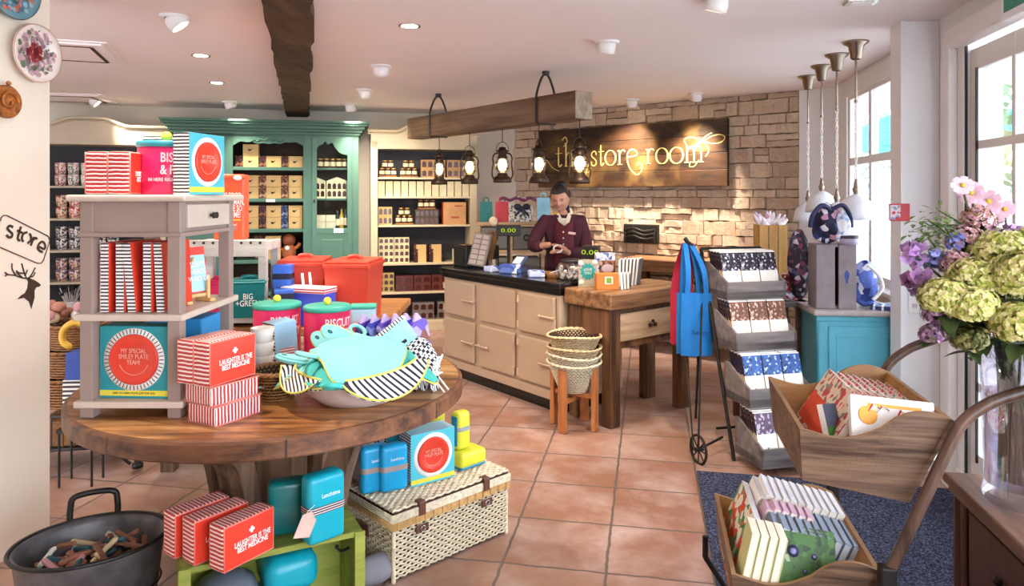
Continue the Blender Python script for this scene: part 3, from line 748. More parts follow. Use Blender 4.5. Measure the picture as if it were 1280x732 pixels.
# goods on the white dresser
def jar_pyramid():
    t = thing('jar_hamper', 'x', 'hamper'); m = MB(); m.b(-.1, .1, -.05, .05, 0, .02, bev=.005); m.build('tray', WICKER_D, t)
    for (x, z) in ((-.065, .02), (0, .02), (.065, .02), (-.033, .105), (.033, .105)):
        m = MB(); m.lathe([(.026, 0), (.029, .006), (.029, .06), (.022, .072)], 12, (x, 0, z), 0); m.lathe([(.026, .072), (.026, .084), (.0001, .085)], 12, (x, 0, z), 1); m.lathe([(.0295, .015), (.0298, .02), (.0298, .05), (.0295, .055)], 12, (x, 0, z), 2)
        m.build('jar', [JARG, LIDG, LABELC], t)
    return t
JP = jar_pyramid()
def window_carton(w, h, nx, nz, paper, name='window_carton'):
    t = thing(name, 'x', 'box'); m = MB(); m.b(-w / 2, w / 2, -.05, .05, 0, h, bev=.003); m.build('carton', paper, t)
    for i in range(nx):
        for k in range(nz):
            cx = -w / 2 + w * (i + .5) / nx; cz = h * (k + .5) / nz; a = w / nx * .34; b = h / nz * .33
            m = MB(); m.prism([(cx - a, cz - b), (cx + a, cz - b), (cx + a, cz + b * .6), (cx, cz + b), (cx - a, cz + b * .6)], -.0515, -.0495); m.build('window', JARG, t)
    return t
def W(a, z, y=-.27): return B(.11 + a, y, z)
put(JP, USEDP, W(.19, 1.699), BA, 'hamper of five small jars, leftmost on the top shelf of the white dresser')
put(JP, USEDP, W(.42, 1.699), BA, 'hamper of five small jars, second on the top shelf of the white dresser')
WC1 = window_carton(.27, .2, 4, 2, mat('tan_carton', 'b98f5e', .7))
put(WC1, USEDP, W(.69, 1.699), BA, 'tan window carton of jars in the middle of the top dresser shelf')
put(WC1, USEDP, W(.98, 1.699), BA, 'tan window carton of jars behind the lanterns on the top dresser shelf')
CAN = pack(mat('pale_tea_carton', 'c9bd98', .6), .076, .17, 'tea_carton', 'box')
for i in range(12): put(CAN, USEDP, W(.115 + i * .0855, 1.488), BA, 'pale upright carton in the row on the second shelf of the white dresser', 'row of pale cartons on the second dresser shelf')
WC2 = window_carton(.15, .2, 3, 2, mat('gold_carton', 'cdaa68', .7)); put(WC2, USEDP, W(.16, 1.172), BA, 'gold window carton, leftmost on the third shelf of the white dresser')
put(JP, USEDP, W(.37, 1.172), BA, 'hamper of five small jars on the third shelf of the white dresser')
WC3 = window_carton(.26, .17, 5, 2, mat('dark_carton', '4a3a2c', .6)); put(WC3, USEDP, W(.62, 1.172), BA, 'dark window carton of jars in the middle of the third shelf of the white dresser')
put(JP, USEDP, W(.62, 1.172 + .171), BA, 'hamper of jars standing on the dark window carton')
t = thing('gift_carton', 'large brown carton with red sides on the third shelf of the white dresser', 'box', W(.93, 1.172), BA)
m = MB(); m.b(-.13, .13, -.07, .07, 0, .25, bev=.004, pick=lambda n: 1 if n[0] < -.7 else 0); m.build('carton', [mat('tan_box', 'ba8a5a', .65), RED], t)
m = MB(); m.b(.0, .09, -.0715, -.0695, .2, .215); m.b(-.04, .05, -.0715, -.0695, .07, .09); m.build('printed_mark', mat('mark_red', 'a03c2a', .6), t)
WC4 = window_carton(.165, .14, 3, 2, mat('cream_carton', 'decfa0', .65))
for i, x in enumerate((.17, .34)):
    for k in range(2): put(WC4, USEDP, W(x, .75 + k * .142), BA, 'cream window carton in the two by two stack on the fourth dresser shelf', 'cream window cartons on the fourth dresser shelf')
t = thing('gift_pack', 'kraft fronted tall pack, the left of two on the fourth dresser shelf', 'box', W(.55, .75), BA)
m = MB(); m.b(-.075, .075, -.05, .05, 0, .2, bev=.003); m.build('carton', MAROON, t)
m = MB(); m.b(-.03, .06, -.055, -.0495, 0, .15); m.b(-.05, .06, -.053, -.0495, .15, .2); m.build('front_label', KRAFT, t)
dup(t, W(.72, .75), BA, 'kraft fronted tall pack, the right of two on the fourth dresser shelf')
put(WC4, USEDP, W(1.0, .75 + .0), BA, 'cream window carton behind the tilted cane board, right on the fourth dresser shelf')
WC5 = window_carton(.17, .21, 3, 3, mat('olive_carton', 'b09a58', .6)); put(WC5, USEDP, W(.17, .432), BA, 'cube carton of nine jars on the fifth shelf of the white dresser')
RB = window_carton(.19, .085, 2, 1, mat('red_brown_carton', '5e2622', .5)); 
for x in (.37, .57, .77):
    for k in range(2): put(RB, USEDP, W(x, .432 + k * .087), BA, 'red brown gift box in the stacks on the fifth shelf of the white dresser', 'red brown boxes on the fifth dresser shelf')
t = thing('twig_hamper', 'round twig hamper on the bottom shelf of the white dresser', 'basket', W(.28, .11), BA); m = MB(); r = random.Random(9)
for i in range(60):
    a = r.uniform(0, 6.28); q = r.uniform(.06, .12); m.tube([(q * math.cos(a), q * .7 * math.sin(a), .02 + r.random() * .1), (q * 1.2 * math.cos(a + .7), q * .8 * math.sin(a + .7), .08 + r.random() * .1)], .004, 5)
m.lathe([(.08, 0), (.12, .12), (.11, .12), (.07, .01)], 18); m.build('basket', WICKER_D, t)
WC6 = window_carton(.24, .19, 3, 2, GREYW); put(WC6, USEDP, W(.58, .11), BA, 'grey window crate of jars on the bottom shelf of the white dresser')
put(WC6, USEDP, W(.86, .11), BA, 'grey window crate of jars half hidden by the counter on the bottom dresser shelf')

# ================================================================ stand of baskets behind the counter, bags on it
t = thing('drawer_shelf', 'pale wooden shelf unit with grey fabric drawers behind the counter', 'shelf unit', (-.36, 7.35, 0), R(2))
m = MB(); SW = .98
for x in (0, .32, .64, .96): m.b(x, x + .035, -.3, 0, 0, 1.2, bev=.003)
for z in (.02, .32, .62, .92, 1.2): m.b(-.01, SW + .02, -.31, 0, z, z + .035, bev=.003)
m.build('frame', wood('pale_shelf_wood', '9a7c58', 'c0a078', 'x', .6), t)
for i in range(3):
    for k in range(4):
        m = MB(); x = .04 + i * .32; z = .058 + k * .3; m.b(x, x + .27, -.31, -.02, z, z + .22, bev=.02, seg=3)
        o = m.build('fabric_drawer', mat('grey_felt', '6d675f', .95) if (i + k) == 0 else bpy.data.materials['grey_felt'], t)
        m = MB(); m.lathe([(.02, 0), (.035, .0), (.035, .006), (.02, .006)], 14, X=Matrix.Translation((x + .135, -.312, z + .12)) @ Matrix.Rotation(PI / 2, 4, 'X')); m.build('ring_pull', BRONZE, o)
ZT = 1.236
def bag(name, lab, x, w, h, d, mt, y=7.12, hl=True, z=ZT, hm=None, rz=0, loc=None):
    t = thing(name, lab, 'bag', loc or (x, y, z), rz)
    m = MB(); vs = []
    for (sx, sy, zz) in ((1, 1, 0), (1.03, 1, h * .5), (.96, .55, h)):
        vs += [(-w / 2 * sx, -d / 2 * sy, zz), (w / 2 * sx, -d / 2 * sy, zz), (w / 2 * sx, d / 2 * sy, zz), (-w / 2 * sx, d / 2 * sy, zz)]
    fs = [[0, 1, 2, 3][::-1]] + [[4 * k + i, 4 * k + (i + 1) % 4, 4 * k + 4 + (i + 1) % 4, 4 * k + 4 + i] for k in range(2) for i in range(4)] + [[8, 9, 10, 11]]
    m.add(vs, fs); m.build('bag_body', mt, t)
    if hl:
        for s in (-1, 1):
            m = MB(); m.tube(spl([(-w * .22, s * d * .27, h), (-w * .15, s * d * .3, h + w * .3), (w * .15, s * d * .3, h + w * .3), (w * .22, s * d * .27, h)]), .007, 6); m.build('handle', hm or mt, t)
    return t
bag('gift_bag', 'red gift bag on the drawer shelf behind the counter', -.1, .13, .2, .08, mat('red_paper', 'b02a34', .5, var=.2, vs_=30))
bag('gift_bag', 'black and white floral bag with navy bows on the drawer shelf', .09, .24, .17, .1, speckle('toile_print', 'd8d0c4', ['6a6468', '9a9288', '3a3a48'], 60))
bag('gift_bag', 'pale blue shiny bag on the drawer shelf by the shop assistant', .315, .13, .24, .08, mat('pale_blue_foil', '8fc8dc', .25))
bag('gift_bag', 'small teal bag, leftmost on the drawer shelf', -.26, .12, .2, .08, mat('teal_cloth', '1d6a66', .7))
t = thing('folded_scarf', 'purple scarf draped over the top of the floral bag', 'scarf', (.06, 7.12, ZT + .19)); m = MB()
m.grid(lambda u, v: ((u - .5) * .36, (v - .5) * .16, .045 * math.cos((v - .5) * 2.6) + .012 * math.sin(u * 17) + .008), 20, 8); m.build('cloth', mat('purple_scarf', '70305e', .7), t)
t = thing('navy_bow', 'navy ribbon bow on the front of the floral bag', 'bow', (.1, 7.055, ZT + .14)); m = MB()
for s in (-1, 1): m.ball((s * .045, 0, .01), .04, 12, sy=.4, sz=.8); m.tube(spl([(0, 0, 0), (s * .04, -.005, -.05), (s * .07, 0, -.08)]), .012, 6)
m.ball((0, -.005, 0), .018, 10); m.build('loops', mat('navy_ribbon', '161a34', .5), t)
t = thing('yellow_toy_duck', 'small yellow ornament at the right end of the drawer shelf', 'ornament', (.42, 7.08, ZT)); m = MB(); m.ball((0, 0, .035), .035, 14, sy=.8); m.ball((.015, 0, .08), .022, 12); m.build('body', mat('duck_yellow', 'e0a824', .4), t); m = MB(); m.ball((.045, 0, .078), .01, 8, sz=.4); m.build('beak', ORANGE, t)
t = thing('paper_pompom', 'small cream and brown paper flower hanging left of the red bag', 'ornament', (-.185, 7.03, ZT - .02)); m = MB(); m.ball((0, 0, .03), .045, 12, sy=.4); m.build('petals', mat('pompom', 'd9bfa0', .7, var=.3, vs_=60), t)
t = thing('navy_hanging_cloth', 'narrow navy cloth hanging on the stone wall behind the assistant', 'cloth', (.6, 8.0, 1.25), SA); m = MB()
m.grid(lambda u, v: ((u - .5) * .1 + .01 * math.sin(v * 9), .012 * math.sin(u * 12), v * .3), 8, 10); m.grid(lambda u, v: ((u - .5) * .1 + .01 * math.sin(v * 9), .02 + .012 * math.sin(u * 12), v * .3), 8, 10); m.build('cloth', mat('navy_cloth', '1c2040', .8), t)

# ================================================================ sign on the stone wall
# frame S: x from the wall's left end, front plane at y=-.06
def tx(px): r = (px - 640) / 885; return (8.55 * r) / (.775 + .632 * r)     # x along the wall under a column of the photograph
SX0, SX1 = tx(680), tx(915)
t = thing('shop_sign', 'long dark plank sign lettered in gold on the stone wall behind the counter', 'sign', fr((0, 8.55), SA, SX0, -.065) + (1.59,), SA)
SWD = SX1 - SX0; m = MB()
for k in range(4): m.b(0, SWD, -.05 + .003 * (k % 2), 0, k * .1625, k * .1625 + .16, bev=.004)
m.build('plank_board', SIGNW, t)
GOLD = mat('gold_lettering', 'e8cf7a', .4, var=.05)
def L(px, py):      # a point of the board under a pixel of the photograph
    s = tx(px); Y = 8.55 - .632 * s; return (s - SX0, 1.5 - (py - 244) * Y / 885 - 1.59)
m = MB()
def glyph(ch, x0, xw, base, xh, k=.012):
    T_ = lambda p: (x0 + p[0] * xw, base + p[1] * xh)
    S = lambda pts, w, sm=True: ribbon(m, [T_(p) for p in (spl([(a, b, 0) for a, b in pts], 5) if sm else pts)], w, -.0475, .004)
    if ch == 'o':
        n = 28; pts = [(.5 + .46 * math.cos(a), .5 + .54 * math.sin(a)) for a in [2 * PI * i / n for i in range(n + 1)]]
        S(pts, [k * (.45 + 1.0 * abs(math.cos(2 * PI * i / n))) for i in range(n + 1)], False)
    elif ch == 't': S([(.4, 1.45), (.38, .3), (.45, .03), (.62, .0), (.85, .15)], k * 1.3); S([(.0, .97), (.9, 1.0)], k * .6, False)
    elif ch == 'h': S([(.15, 1.75), (.15, .0)], k * 1.4, False); S([(.15, .7), (.4, 1.0), (.7, .95), (.78, .6), (.78, 0)], k); S([(0, 0), (.32, 0)], k * .6, False); S([(.62, 0), (1, 0)], k * .6, False); S([(0, 1.7), (.15, 1.75)], k * .7, False)
    elif ch == 's': S([(.85, .75), (.8, .95), (.5, 1.03), (.2, .9), (.15, .7), (.45, .52), (.8, .35), (.85, .12), (.5, -.04), (.15, .05), (.1, .28)], k)
    elif ch == 'r': S([(.3, 1.0), (.3, 0)], k * 1.4, False); S([(.3, .62), (.5, .95), (.75, 1.02), (.92, .9)], k); S([(.08, 0), (.6, 0)], k * .6, False); S([(.08, .97), (.3, 1)], k * .7, False)
    elif ch == 'e': S([(.1, .5), (.9, .62), (.85, .9), (.5, 1.05), (.15, .85), (.05, .4), (.2, -.1), (.5, -.5), (.95, -.75), (1.3, -.5), (1.35, -.1), (1.1, .05), (.95, -.15)], k)
    elif ch == 'm':
        S([(.12, 1.0), (.12, 0)], k * 1.4, False)
        for q in (.12, .46): S([(q, .7), (q + .12, 1.0), (q + .28, .98), (q + .34, .6), (q + .34, 0)], k * 1.1); S([(q + .22, 0), (q + .46, 0)], k * .6, False)
        S([(0, 0), (.26, 0)], k * .6, False)
for ch, pa, pb in (('t', 702, 711), ('h', 713, 725), ('e', 727, 737), ('s', 745.5, 753.5), ('t', 755, 763), ('o', 763, 777), ('r', 778, 789), ('e', 790, 804), ('r', 813, 825), ('o', 826, 842), ('o', 843, 861), ('m', 862, 888)):
    a, b = L(pa, 204), L(pb, 204); by = {'e': .235}.get(ch, .235); glyph(ch, a[0], b[0] - a[0], by, .148)
def sw(pts, w=.008): ribbon(m, [L(a, b) for a, b in [(q[0], q[1]) for q in spl([(x, y, 0) for x, y in pts], 7)]], w, -.0475, .004)
sw([(866, 184), (862, 176), (870, 172), (884, 176), (896, 180), (908, 178), (912, 172), (906, 169), (896, 171), (884, 178), (872, 186), (864, 184)]); sw([(868, 186), (880, 178), (890, 170), (896, 167)])
sw([(888, 196), (892, 188), (884, 178), (874, 182)]); sw([(870, 202), (868, 208), (874, 208), (880, 200)], .006)
sw([(744, 206), (738, 214), (742, 216), (746, 210)]); sw([(810, 206), (806, 212), (812, 202)], .006); sw([(728, 206), (736, 212), (744, 204)], .006)
sw([(710, 176), (714, 172), (716, 178), (712, 184)], .01); sw([(684, 204), (690, 200), (698, 210), (706, 214)], .006)
m.build('lettering', GOLD, t)
# dark iron rack on the stone wall
t = thing('iron_wall_rack', 'dark iron rack mounted low on the stone wall above the wooden console', 'wall rack', fr((0, 8.55), SA, tx(806), -.08) + (1.0,), SA)
m = MB()
for z in (.06, .1, .14): m.tube(spl([(-.17, -.03, z), (-.06, -.05, z + .02), (.06, -.05, z - .01), (.17, -.03, z + .01)]), .012, 6)
for x in (-.17, -.08, 0, .08, .17): m.tube([(x, 0, .18), (x, -.04, .1), (x, -.03, .0)], .009, 6)
m.b(-.2, .2, -.02, .03, .0, .2, bev=.01); m.build('frame', BLACKM, t)
# ================================================================ console against the stone wall
co = fr((0, 8.55), SA, tx(803), -.47)
t = thing('console_table', 'thick topped wooden console table against the stone wall behind the desk', 'table', co + (0,), SA)
m = MB(); m.b(0, 1.35, 0, .42, .76, .88, bev=.01); m.build('tabletop', DESKW, t)
for x in (.04, 1.22):
    for y in (.03, .31):
        m = MB(); m.b(x, x + .09, y, y + .09, 0, .76, bev=.006); m.build('leg', DESKL, t)
m = MB(); m.b(.12, 1.23, .06, .09, .18, .25, bev=.004); m.build('stretcher', DESKL, t)

# ================================================================ COUNTER (range-style)
CO = (-.573, 5.97); CL = 1.452
t = thing('shop_counter', 'cream enamel range style shop counter with a black worktop', 'counter', CO + (0,), CA)
m = MB(); m.b(0, CL, .0, .62, .13, .82, bev=.01); m.b(-.012, CL + .012, -.012, .62, .085, .15, bev=.008); m.build('body', AGA, t)
m = MB(); m.b(.02, CL - .02, .03, .6, 0, .09); m.build('plinth', BLACK, t)
m = MB(); m.b(-.025, CL + .025, -.03, .66, .855, .90, bev=.01); m.b(-.01, CL + .01, -.012, .63, .815, .86, bev=.004); m.build('worktop', BLACK, t)
m = MB(); m.tube([(.05, -.045, .838), (CL - .05, -.045, .838)], .009); 
def rdoor(x0, x1, z0, z1, hs):
    m = MB(); m.b(x0, x1, -.028, .0, z0, z1, bev=.012, seg=3); o = m.build('oven_door', AGA, t)
    hx_ = x1 - .03 if hs > 0 else x0 + .03; ox = x0 if hs > 0 else x1
    m = MB(); zc = (z0 + z1) / 2; m.tube([(hx_ - hs * .09, -.05, zc), (hx_ + hs * .05, -.05, zc)], .008); m.ball((hx_ - hs * .1, -.05, zc), .012, 10); m.tube([(hx_ + hs * .03, -.028, zc), (hx_ + hs * .03, -.05, zc)], .009); m.build('handle', AGA, o)
    for z in (z0 + .05, z1 - .05):
        m = MB(); m.tube([(ox, -.03, z - .025), (ox, -.03, z + .025)], .011); m.build('hinge', AGA, o)
rdoor(.05, .47, .52, .80, 1); rdoor(.05, .47, .17, .49, 1)
rdoor(.54, .98, .17, .49, -1); m = MB(); m.b(.54, .98, -.016, 0, .52, .80, bev=.01, seg=3); m.build('front_panel', AGA, t)
rdoor(1.03, 1.42, .52, .80, 1); rdoor(1.03, 1.42, .17, .49, 1)
def CT(x, y, z=.90): return fr(CO, CA, x, y) + (z,)
# things on the counter
t = thing('till_box', 'black box with a glossy top at the left end of the counter', 'box', CT(.06, .2), CA); m = MB(); m.b(-.07, .12, -.1, .25, 0, .17, bev=.008); m.build('case', BLACKM, t); m = MB(); m.b(-.05, .10, -.08, .2, .17, .18, bev=.004); m.build('lid', BLACK, t)
t = thing('cane_board', 'tilted grey board of small card packets at the left end of the counter', 'display board', CT(.29, .12), CA + R(38)); X = Matrix.Rotation(R(-20), 4, 'X') @ Matrix.Rotation(R(8), 4, 'Y')
m = MB(); m.b(-.075, .075, -.012, .012, .02, .3, bev=.003, X=X); m.build('board', mat('board_grey', '7d7068', .6), t)
for i in range(2):
    for k in range(6): m = MB(); m.b(-.062 + i * .066, -.006 + i * .066, -.019, -.0125, .03 + k * .044, .066 + k * .044, bev=.002, X=X); m.build('card_packet', mat('card_packet_grey', 'a89a90', .6) if i + k == 0 else bpy.data.materials['card_packet_grey'], t)
t = thing('rolled_wicker', 'bundle of brown cane rolls behind the tilted board', 'bundle', CT(.12, .34), CA); m = MB()
for i in range(6): m.tube([(-.03 + i * .02, 0, .0), (.02 + i * .02, .03, .27 + .01 * (i % 3))], .018, 8)
m.build('canes', WICKER_D, t)
SCR = emis('green_digits', '9dbb28', 1.2)
def display(lab, loc, rz, w, h, hp):
    t = thing('customer_display', lab, 'till display', loc, rz)
    m = MB(); m.lathe([(.06, 0), (.06, .01), (.015, .02), (.013, hp), (.0001, hp)], 16); m.build('pole', BLACKM, t)
    m = MB(); m.b(-w / 2, w / 2, -.03, .02, hp, hp + h, bev=.006); m.build('screen_case', BLACKM, t)
    text('0.00', h * .5, SCR, t, (0, -.031, hp + h * .5), sx=1.6, name='digits')
display('black pole display with green digits at the left of the counter', CT(.50, .3), R(-4), .2, .09, .27)
display('small black pole display with green digits at the right of the counter', CT(1.30, .45), R(-25), .13, .1, .13)
for i, (x, y, w, h, c, lab) in enumerate(((.57, .08, .1, .045, 'c4ccec', 'small white and blue packet on the counter left of the card machine'), (.75, .12, .15, .07, '5c78b8', 'blue and white paper packet in the middle of the counter'), (1.06, .12, .12, .05, 'b8c0e8', 'pale blue packet on the counter before the shop assistant'))):
    t = thing('paper_packet', lab, 'packet', CT(x, y), CA + .5 * i); m = MB(); m.b(-w / 2, w / 2, -.05, .05, 0, h, bev=.012, seg=3); m.build('wrapper', speckle('packet%d' % i, c, ['3c50a0', 'f0f0f8'], 22), t)
t = thing('card_machine', 'tilted blue and black card machine on the counter', 'card machine', CT(.70, .25), CA + .3); m = MB(); m.b(-.05, .05, -.09, .09, 0, .03, bev=.01, X=Matrix.Rotation(R(35), 4, 'X') @ Matrix.Translation((0, .02, .05))); m.b(-.04, .04, -.03, .05, 0, .03); m.build('case', mat('machine_blue', '3c4668', .4), t)
m = MB(); m.b(-.035, .035, -.02, .06, .031, .034, X=Matrix.Rotation(R(35), 4, 'X') @ Matrix.Translation((0, .02, .05))); m.build('screen', WHITE, t)
t = thing('drinking_glass', 'small glass tumbler with paper in it on the counter by the display pole', 'glass', CT(.50, .15), CA); m = MB(); m.lathe([(.03, 0), (.038, .09), (.036, .09), (.028, .006), (.001, .006)], 18); m.build('tumbler', GLASS, t); m = MB(); m.b(-.015, .015, -.004, .004, .01, .085); m.build('paper', CREAMP, t)
t = thing('pen_basket', 'small tray of keys and pens on the counter by the assistant', 'tray', CT(1.13, .22), CA); m = MB(); m.lathe([(.07, 0), (.09, .035), (.085, .035), (.066, .006), (.001, .006)], 20, sy=.7); m.build('tray', WICKER_D, t)
for i in range(4): m = MB(); m.tube([(-.05 + i * .02, -.02, .02), (.03 + i * .012, .03, .05)], .005, 6); m.build('pen', [BLACKM, WHITE, LEATHER, BLACKM][i], t)
t = thing('sweet_jar', 'squat glass jar of pale sweets on the right of the counter', 'jar', CT(1.34, .22), CA); m = MB(); m.lathe([(.09, 0), (.115, .02), (.12, .07), (.1, .115), (.075, .125)], 28); m.build('jar_glass', GLASS, t)
m = MB(); r = random.Random(4)
for i in range(70):
    a = r.uniform(0, 6.28); q = r.random() ** .5 * .09; m.ball((q * math.cos(a), q * math.sin(a), .02 + r.random() * .075), .016, 6)
o = m.build('sweets', mat('pale_sweets', 'c9c0b8', .5, var=.15, vs_=40), t); o['kind'] = 'stuff'
m = MB(); m.lathe([(.08, .125), (.085, .14), (.05, .15), (.0001, .152)], 24); m.build('lid', BLACKM, t)

# ================================================================ DESK
DO = (.625, 4.49); DLn = .86; DW_ = .44
t = thing('wooden_desk', 'chunky wooden desk with a pale drawer at the right end of the counter', 'desk', DO + (0,), DA)
m = MB(); m.b(0, DLn, 0, DW_, .765, .872, bev=.012, seg=3); m.build('desk_top', DESKW, t)
for (x, y) in ((.03, .03), (DLn - .12, .03), (.03, DW_ - .1), (DLn - .12, DW_ - .1)):
    m = MB(); m.b(x, x + .095, y, y + .08, 0, .766, bev=.006); m.build('leg', DESKL, t)
m = MB(); m.b(.12, DLn - .12, .05, .07, .50, .545, bev=.003); m.b(.04, .06, .1, DW_ - .1, .5, .76); m.b(.12, DLn - .12, DW_ - .06, DW_ - .04, .5, .76); m.b(.12, DLn - .12, .05, .07, .735, .766); m.build('apron', DESKL, t)
m = MB(); m.b(.13, DLn - .125, .035, .4, .548, .73, bev=.004); dr = m.build('drawer', DESKF, t)
m = MB()
for dx in (-.025, .025): m.ball((.43 + dx, .02, .63), .015, 10); m.tube([(.43 + dx, .035, .63), (.43 + dx, .02, .63)], .006)
m.ball((.43, .018, .655), .012, 10); m.build('knob', BRONZE, dr)
def DT(x, y, z=.873): return fr(DO, DA, x, y) + (z,)
# books on the desk
def book(lab, loc, rz, w, h, d, cover, lean=0, group=None, name='book', side=CREAMP, cat='book', rot=None, spine=None):
    t = thing(name, lab, cat, loc, rz, group)
    X = Matrix.Rotation(lean, 4, 'Y') if lean else None
    m = MB(); m.b(-w / 2 + .002, w / 2 - .002, -d / 2, d / 2 - .003, .003, h - .003, X=X); m.build('pages', side, t)
    m = MB(); m.b(-w / 2, -w / 2 + .002, -d / 2, d / 2, 0, h, X=X); m.b(w / 2 - .002, w / 2, -d / 2, d / 2, 0, h, X=X); m.b(-w / 2, w / 2, -d / 2 - .003, -d / 2, 0, h, X=X); m.build('cover', cover, t)
    return t
t = thing('greeting_card', 'tall card with a teal star medallion, leftmost on the desk', 'card', DT(.15, .36), DA - R(30)); m = MB(); m.b(-.065, .065, -.004, .004, 0, .185); m.build('card', mat('kraft_grey_card', 'a8a08a', .7), t)
m = MB(); m.prism([( (.058 if i % 2 else .045) * math.cos(2 * PI * i / 24), .105 + (.062 if i % 2 else .048) * math.sin(2 * PI * i / 24)) for i in range(24)], -.0055, -.004); m.build('medallion', mat('teal_print', '1f8a86', .6), t)
text('LOVE\nYOU', .024, CREAMP, t, (0, -.006, .105))
for x, z in ((-.045, .03), (.05, .165), (-.05, .16)): m = MB(); m.lathe([(.001, 0), (.018, 0), (.018, .0015), (.001, .0015)], 12, X=Matrix.Translation((x, -.0045, z)) @ Matrix.Rotation(PI / 2, 4, 'X')); m.build('printed_flower', CREAMP, t)
t = thing('greeting_card', 'orange box of cards with a green square, front left of the books on the desk', 'card box', DT(.17, .2), DA - R(32)); m = MB(); m.b(-.075, .075, -.035, .035, 0, .105, bev=.002, pick=lambda n: 1 if n[0] > .7 else 0); m.build('box', [mat('orange_print', 'c87a30', .6), WHITE], t)
m = MB(); m.b(-.02, .035, -.0375, -.0355, .035, .085, 0); m.b(-.01, .025, -.0385, -.037, .042, .078, 1); m.build('window', [CREAMP, mat('olive_print', '7a9a2a', .6)], t)
t = thing('cook_book', 'brown patterned book facing out in the middle of the desk', 'book', DT(.29, .31), DA - R(32)); m = MB(); m.b(-.055, .055, -.008, .008, 0, .175, bev=.001); m.build('cover', BROWNP, t); m = MB(); m.ball((0, -.009, .12), .045, 16, sy=.05, sz=.7); m.build('title_oval', mat('pale_oval', 'b8a0a0', .6), t)
for i in range(9):
    t = thing('note_book', 'slim white spined book in the upright row on the desk', 'book', DT((.36 + (i - 3) * .034) if i > 2 else (.27 + i * .032), .25 if i > 2 else .15), R(80) - R(1.5) * i, 'white spined books on the desk')
    hh = .185 if i > 2 else .1
    m = MB(); m.b(-.07, .07, -.0075, .0075, 0, hh, bev=.001, X=Matrix.Rotation(R(1.2 * i - 3), 4, 'X'), pick=lambda n: 1 if abs(n[1]) > .7 else 0); m.build('cover', [WHITE, mat('book_side_grey', '6a6468', .6) if 'book_side_grey' not in bpy.data.materials else bpy.data.materials['book_side_grey']], t)
t = thing('book_box', 'white box of cards standing behind the brown book on the desk', 'card box', DT(.36, .4), DA - R(32)); m = MB(); m.b(-.07, .07, -.02, .02, 0, .22, bev=.002); m.build('box', speckle('blue_white_print', 'e8e8f0', ['5a6aa0', 'c0c0d0'], 40), t)

# ================================================================ stool with four nested baskets
ps = G(720, 543)
so = (ps[0], ps[1] + .15)
t = thing('round_stool_stand', 'light orange wood four legged stand holding the wicker baskets', 'stand', so + (0,), R(12))
legs_z = .40
for k in range(4):
    a = PI / 4 + k * PI / 2; x, y = .15 * math.cos(a), .15 * math.sin(a)
    m = MB(); m.b(-.028, .028, -.016, .016, 0, legs_z, bev=.006, X=Matrix.Translation((x, y, 0)) @ Matrix.Rotation(a + PI / 2, 4, 'Z')); m.build('leg', STOOLW, t)
m = MB()
for k in range(2): m.b(-.15, .15, -.014, .014, .175 + .028 * k, .203 + .028 * k, bev=.004, X=Matrix.Rotation(PI / 4 + k * PI / 2, 4, 'Z'))
m.build('cross_rail', STOOLW, t)
def basket(lab, loc, r0, r1, h, mt=WICKER, name='wicker_basket', sx=1, sy=1, rz=0, n=40, rows=None, lip=.0, tw=.004):
    """round woven basket: stakes, woven strands and a plaited rim, all real strands"""
    t = thing(name, lab, 'basket', loc, rz)
    rows = rows or int(h / .011); m = MB()
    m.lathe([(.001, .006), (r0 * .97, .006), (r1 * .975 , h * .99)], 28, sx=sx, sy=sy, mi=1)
    for j in range(rows):
        u = (j + .5) / rows; rr = r0 + (r1 - r0) * u ** .85; pts = []
        for i in range(n * 2):
            a = PI * i / n; q = rr + (.004 if (i + j) % 2 else -.003); pts.append((q * sx * math.cos(a), q * sy * math.sin(a), h * u + lip * math.cos(2 * a) * u))
        m.tube(pts, tw, 4, closed=True)
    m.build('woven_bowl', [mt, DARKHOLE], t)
    m = MB()
    for ph in (0, PI):
        pts = [((r1 + .006 + .005 * math.cos(14 * a + ph)) * sx * math.cos(a), (r1 + .006 + .005 * math.cos(14 * a + ph)) * sy * math.sin(a), h + .004 * math.sin(14 * a + ph) + lip * math.cos(2 * a)) for a in [2 * PI * i / 84 for i in range(84)]]
        m.tube(pts, .006, 5, closed=True)
    m.build('plaited_rim', mt, t); return t
for k, (z, lab) in enumerate(((.235, 'bottom wicker basket of the four nested on the stand'), (.285, 'second lowest wicker basket of the four nested on the stand'), (.335, 'third wicker basket up of the four nested on the stand'), (.41, 'topmost wicker basket of the four nested on the stand, open towards us'))):
    basket(lab, so + (z,), .08, .168, .19, WICKER_P if k < 2 else WICKER, lip=.004 * (1 + k % 2), rz=.5 * k)
# ================================================================ HANGING BEAM AND LANTERNS
P0 = (.519, 5.10); BL = 2.38; HA = ang(-.62, .785)
def HB_(s, off=0): return fr(P0, HA, s, off)
t = thing('hanging_beam', 'thick wooden beam slung from the ceiling on black straps, carrying the lanterns', 'beam', P0 + (2.05,), HA)
m = MB(); m.b(0, BL, -.085, .085, 0, .2, bev=.006, pick=lambda n: 1 if n[0] < -.7 else 0); m.build('timber', [BEAMW, BEAMEND], t)
for s in (.42, 1.95):
    m = MB(); top = CEIL - 2.05
    m.tube(spl([(s, .095, .0), (s, .095, .2), (s, .05, .33), (s, .012, top - .02), (s, 0, top), (s, -.012, top - .02), (s, -.05, .33), (s, -.095, .2), (s, -.095, .0)], 5), .009, 8); m.tube([(s, -.095, .0), (s, .095, 0)], .009, 8)
    m.lathe([(.025, top - .03), (.03, top)], 14, (s, 0, 0)); m.build('strap', BLACKM, t)
FL = emis('lantern_glow', 'ffd9a0', 9); 
LGLASS = glassy('lantern_glass', (1, .97, .9, 1), .08)
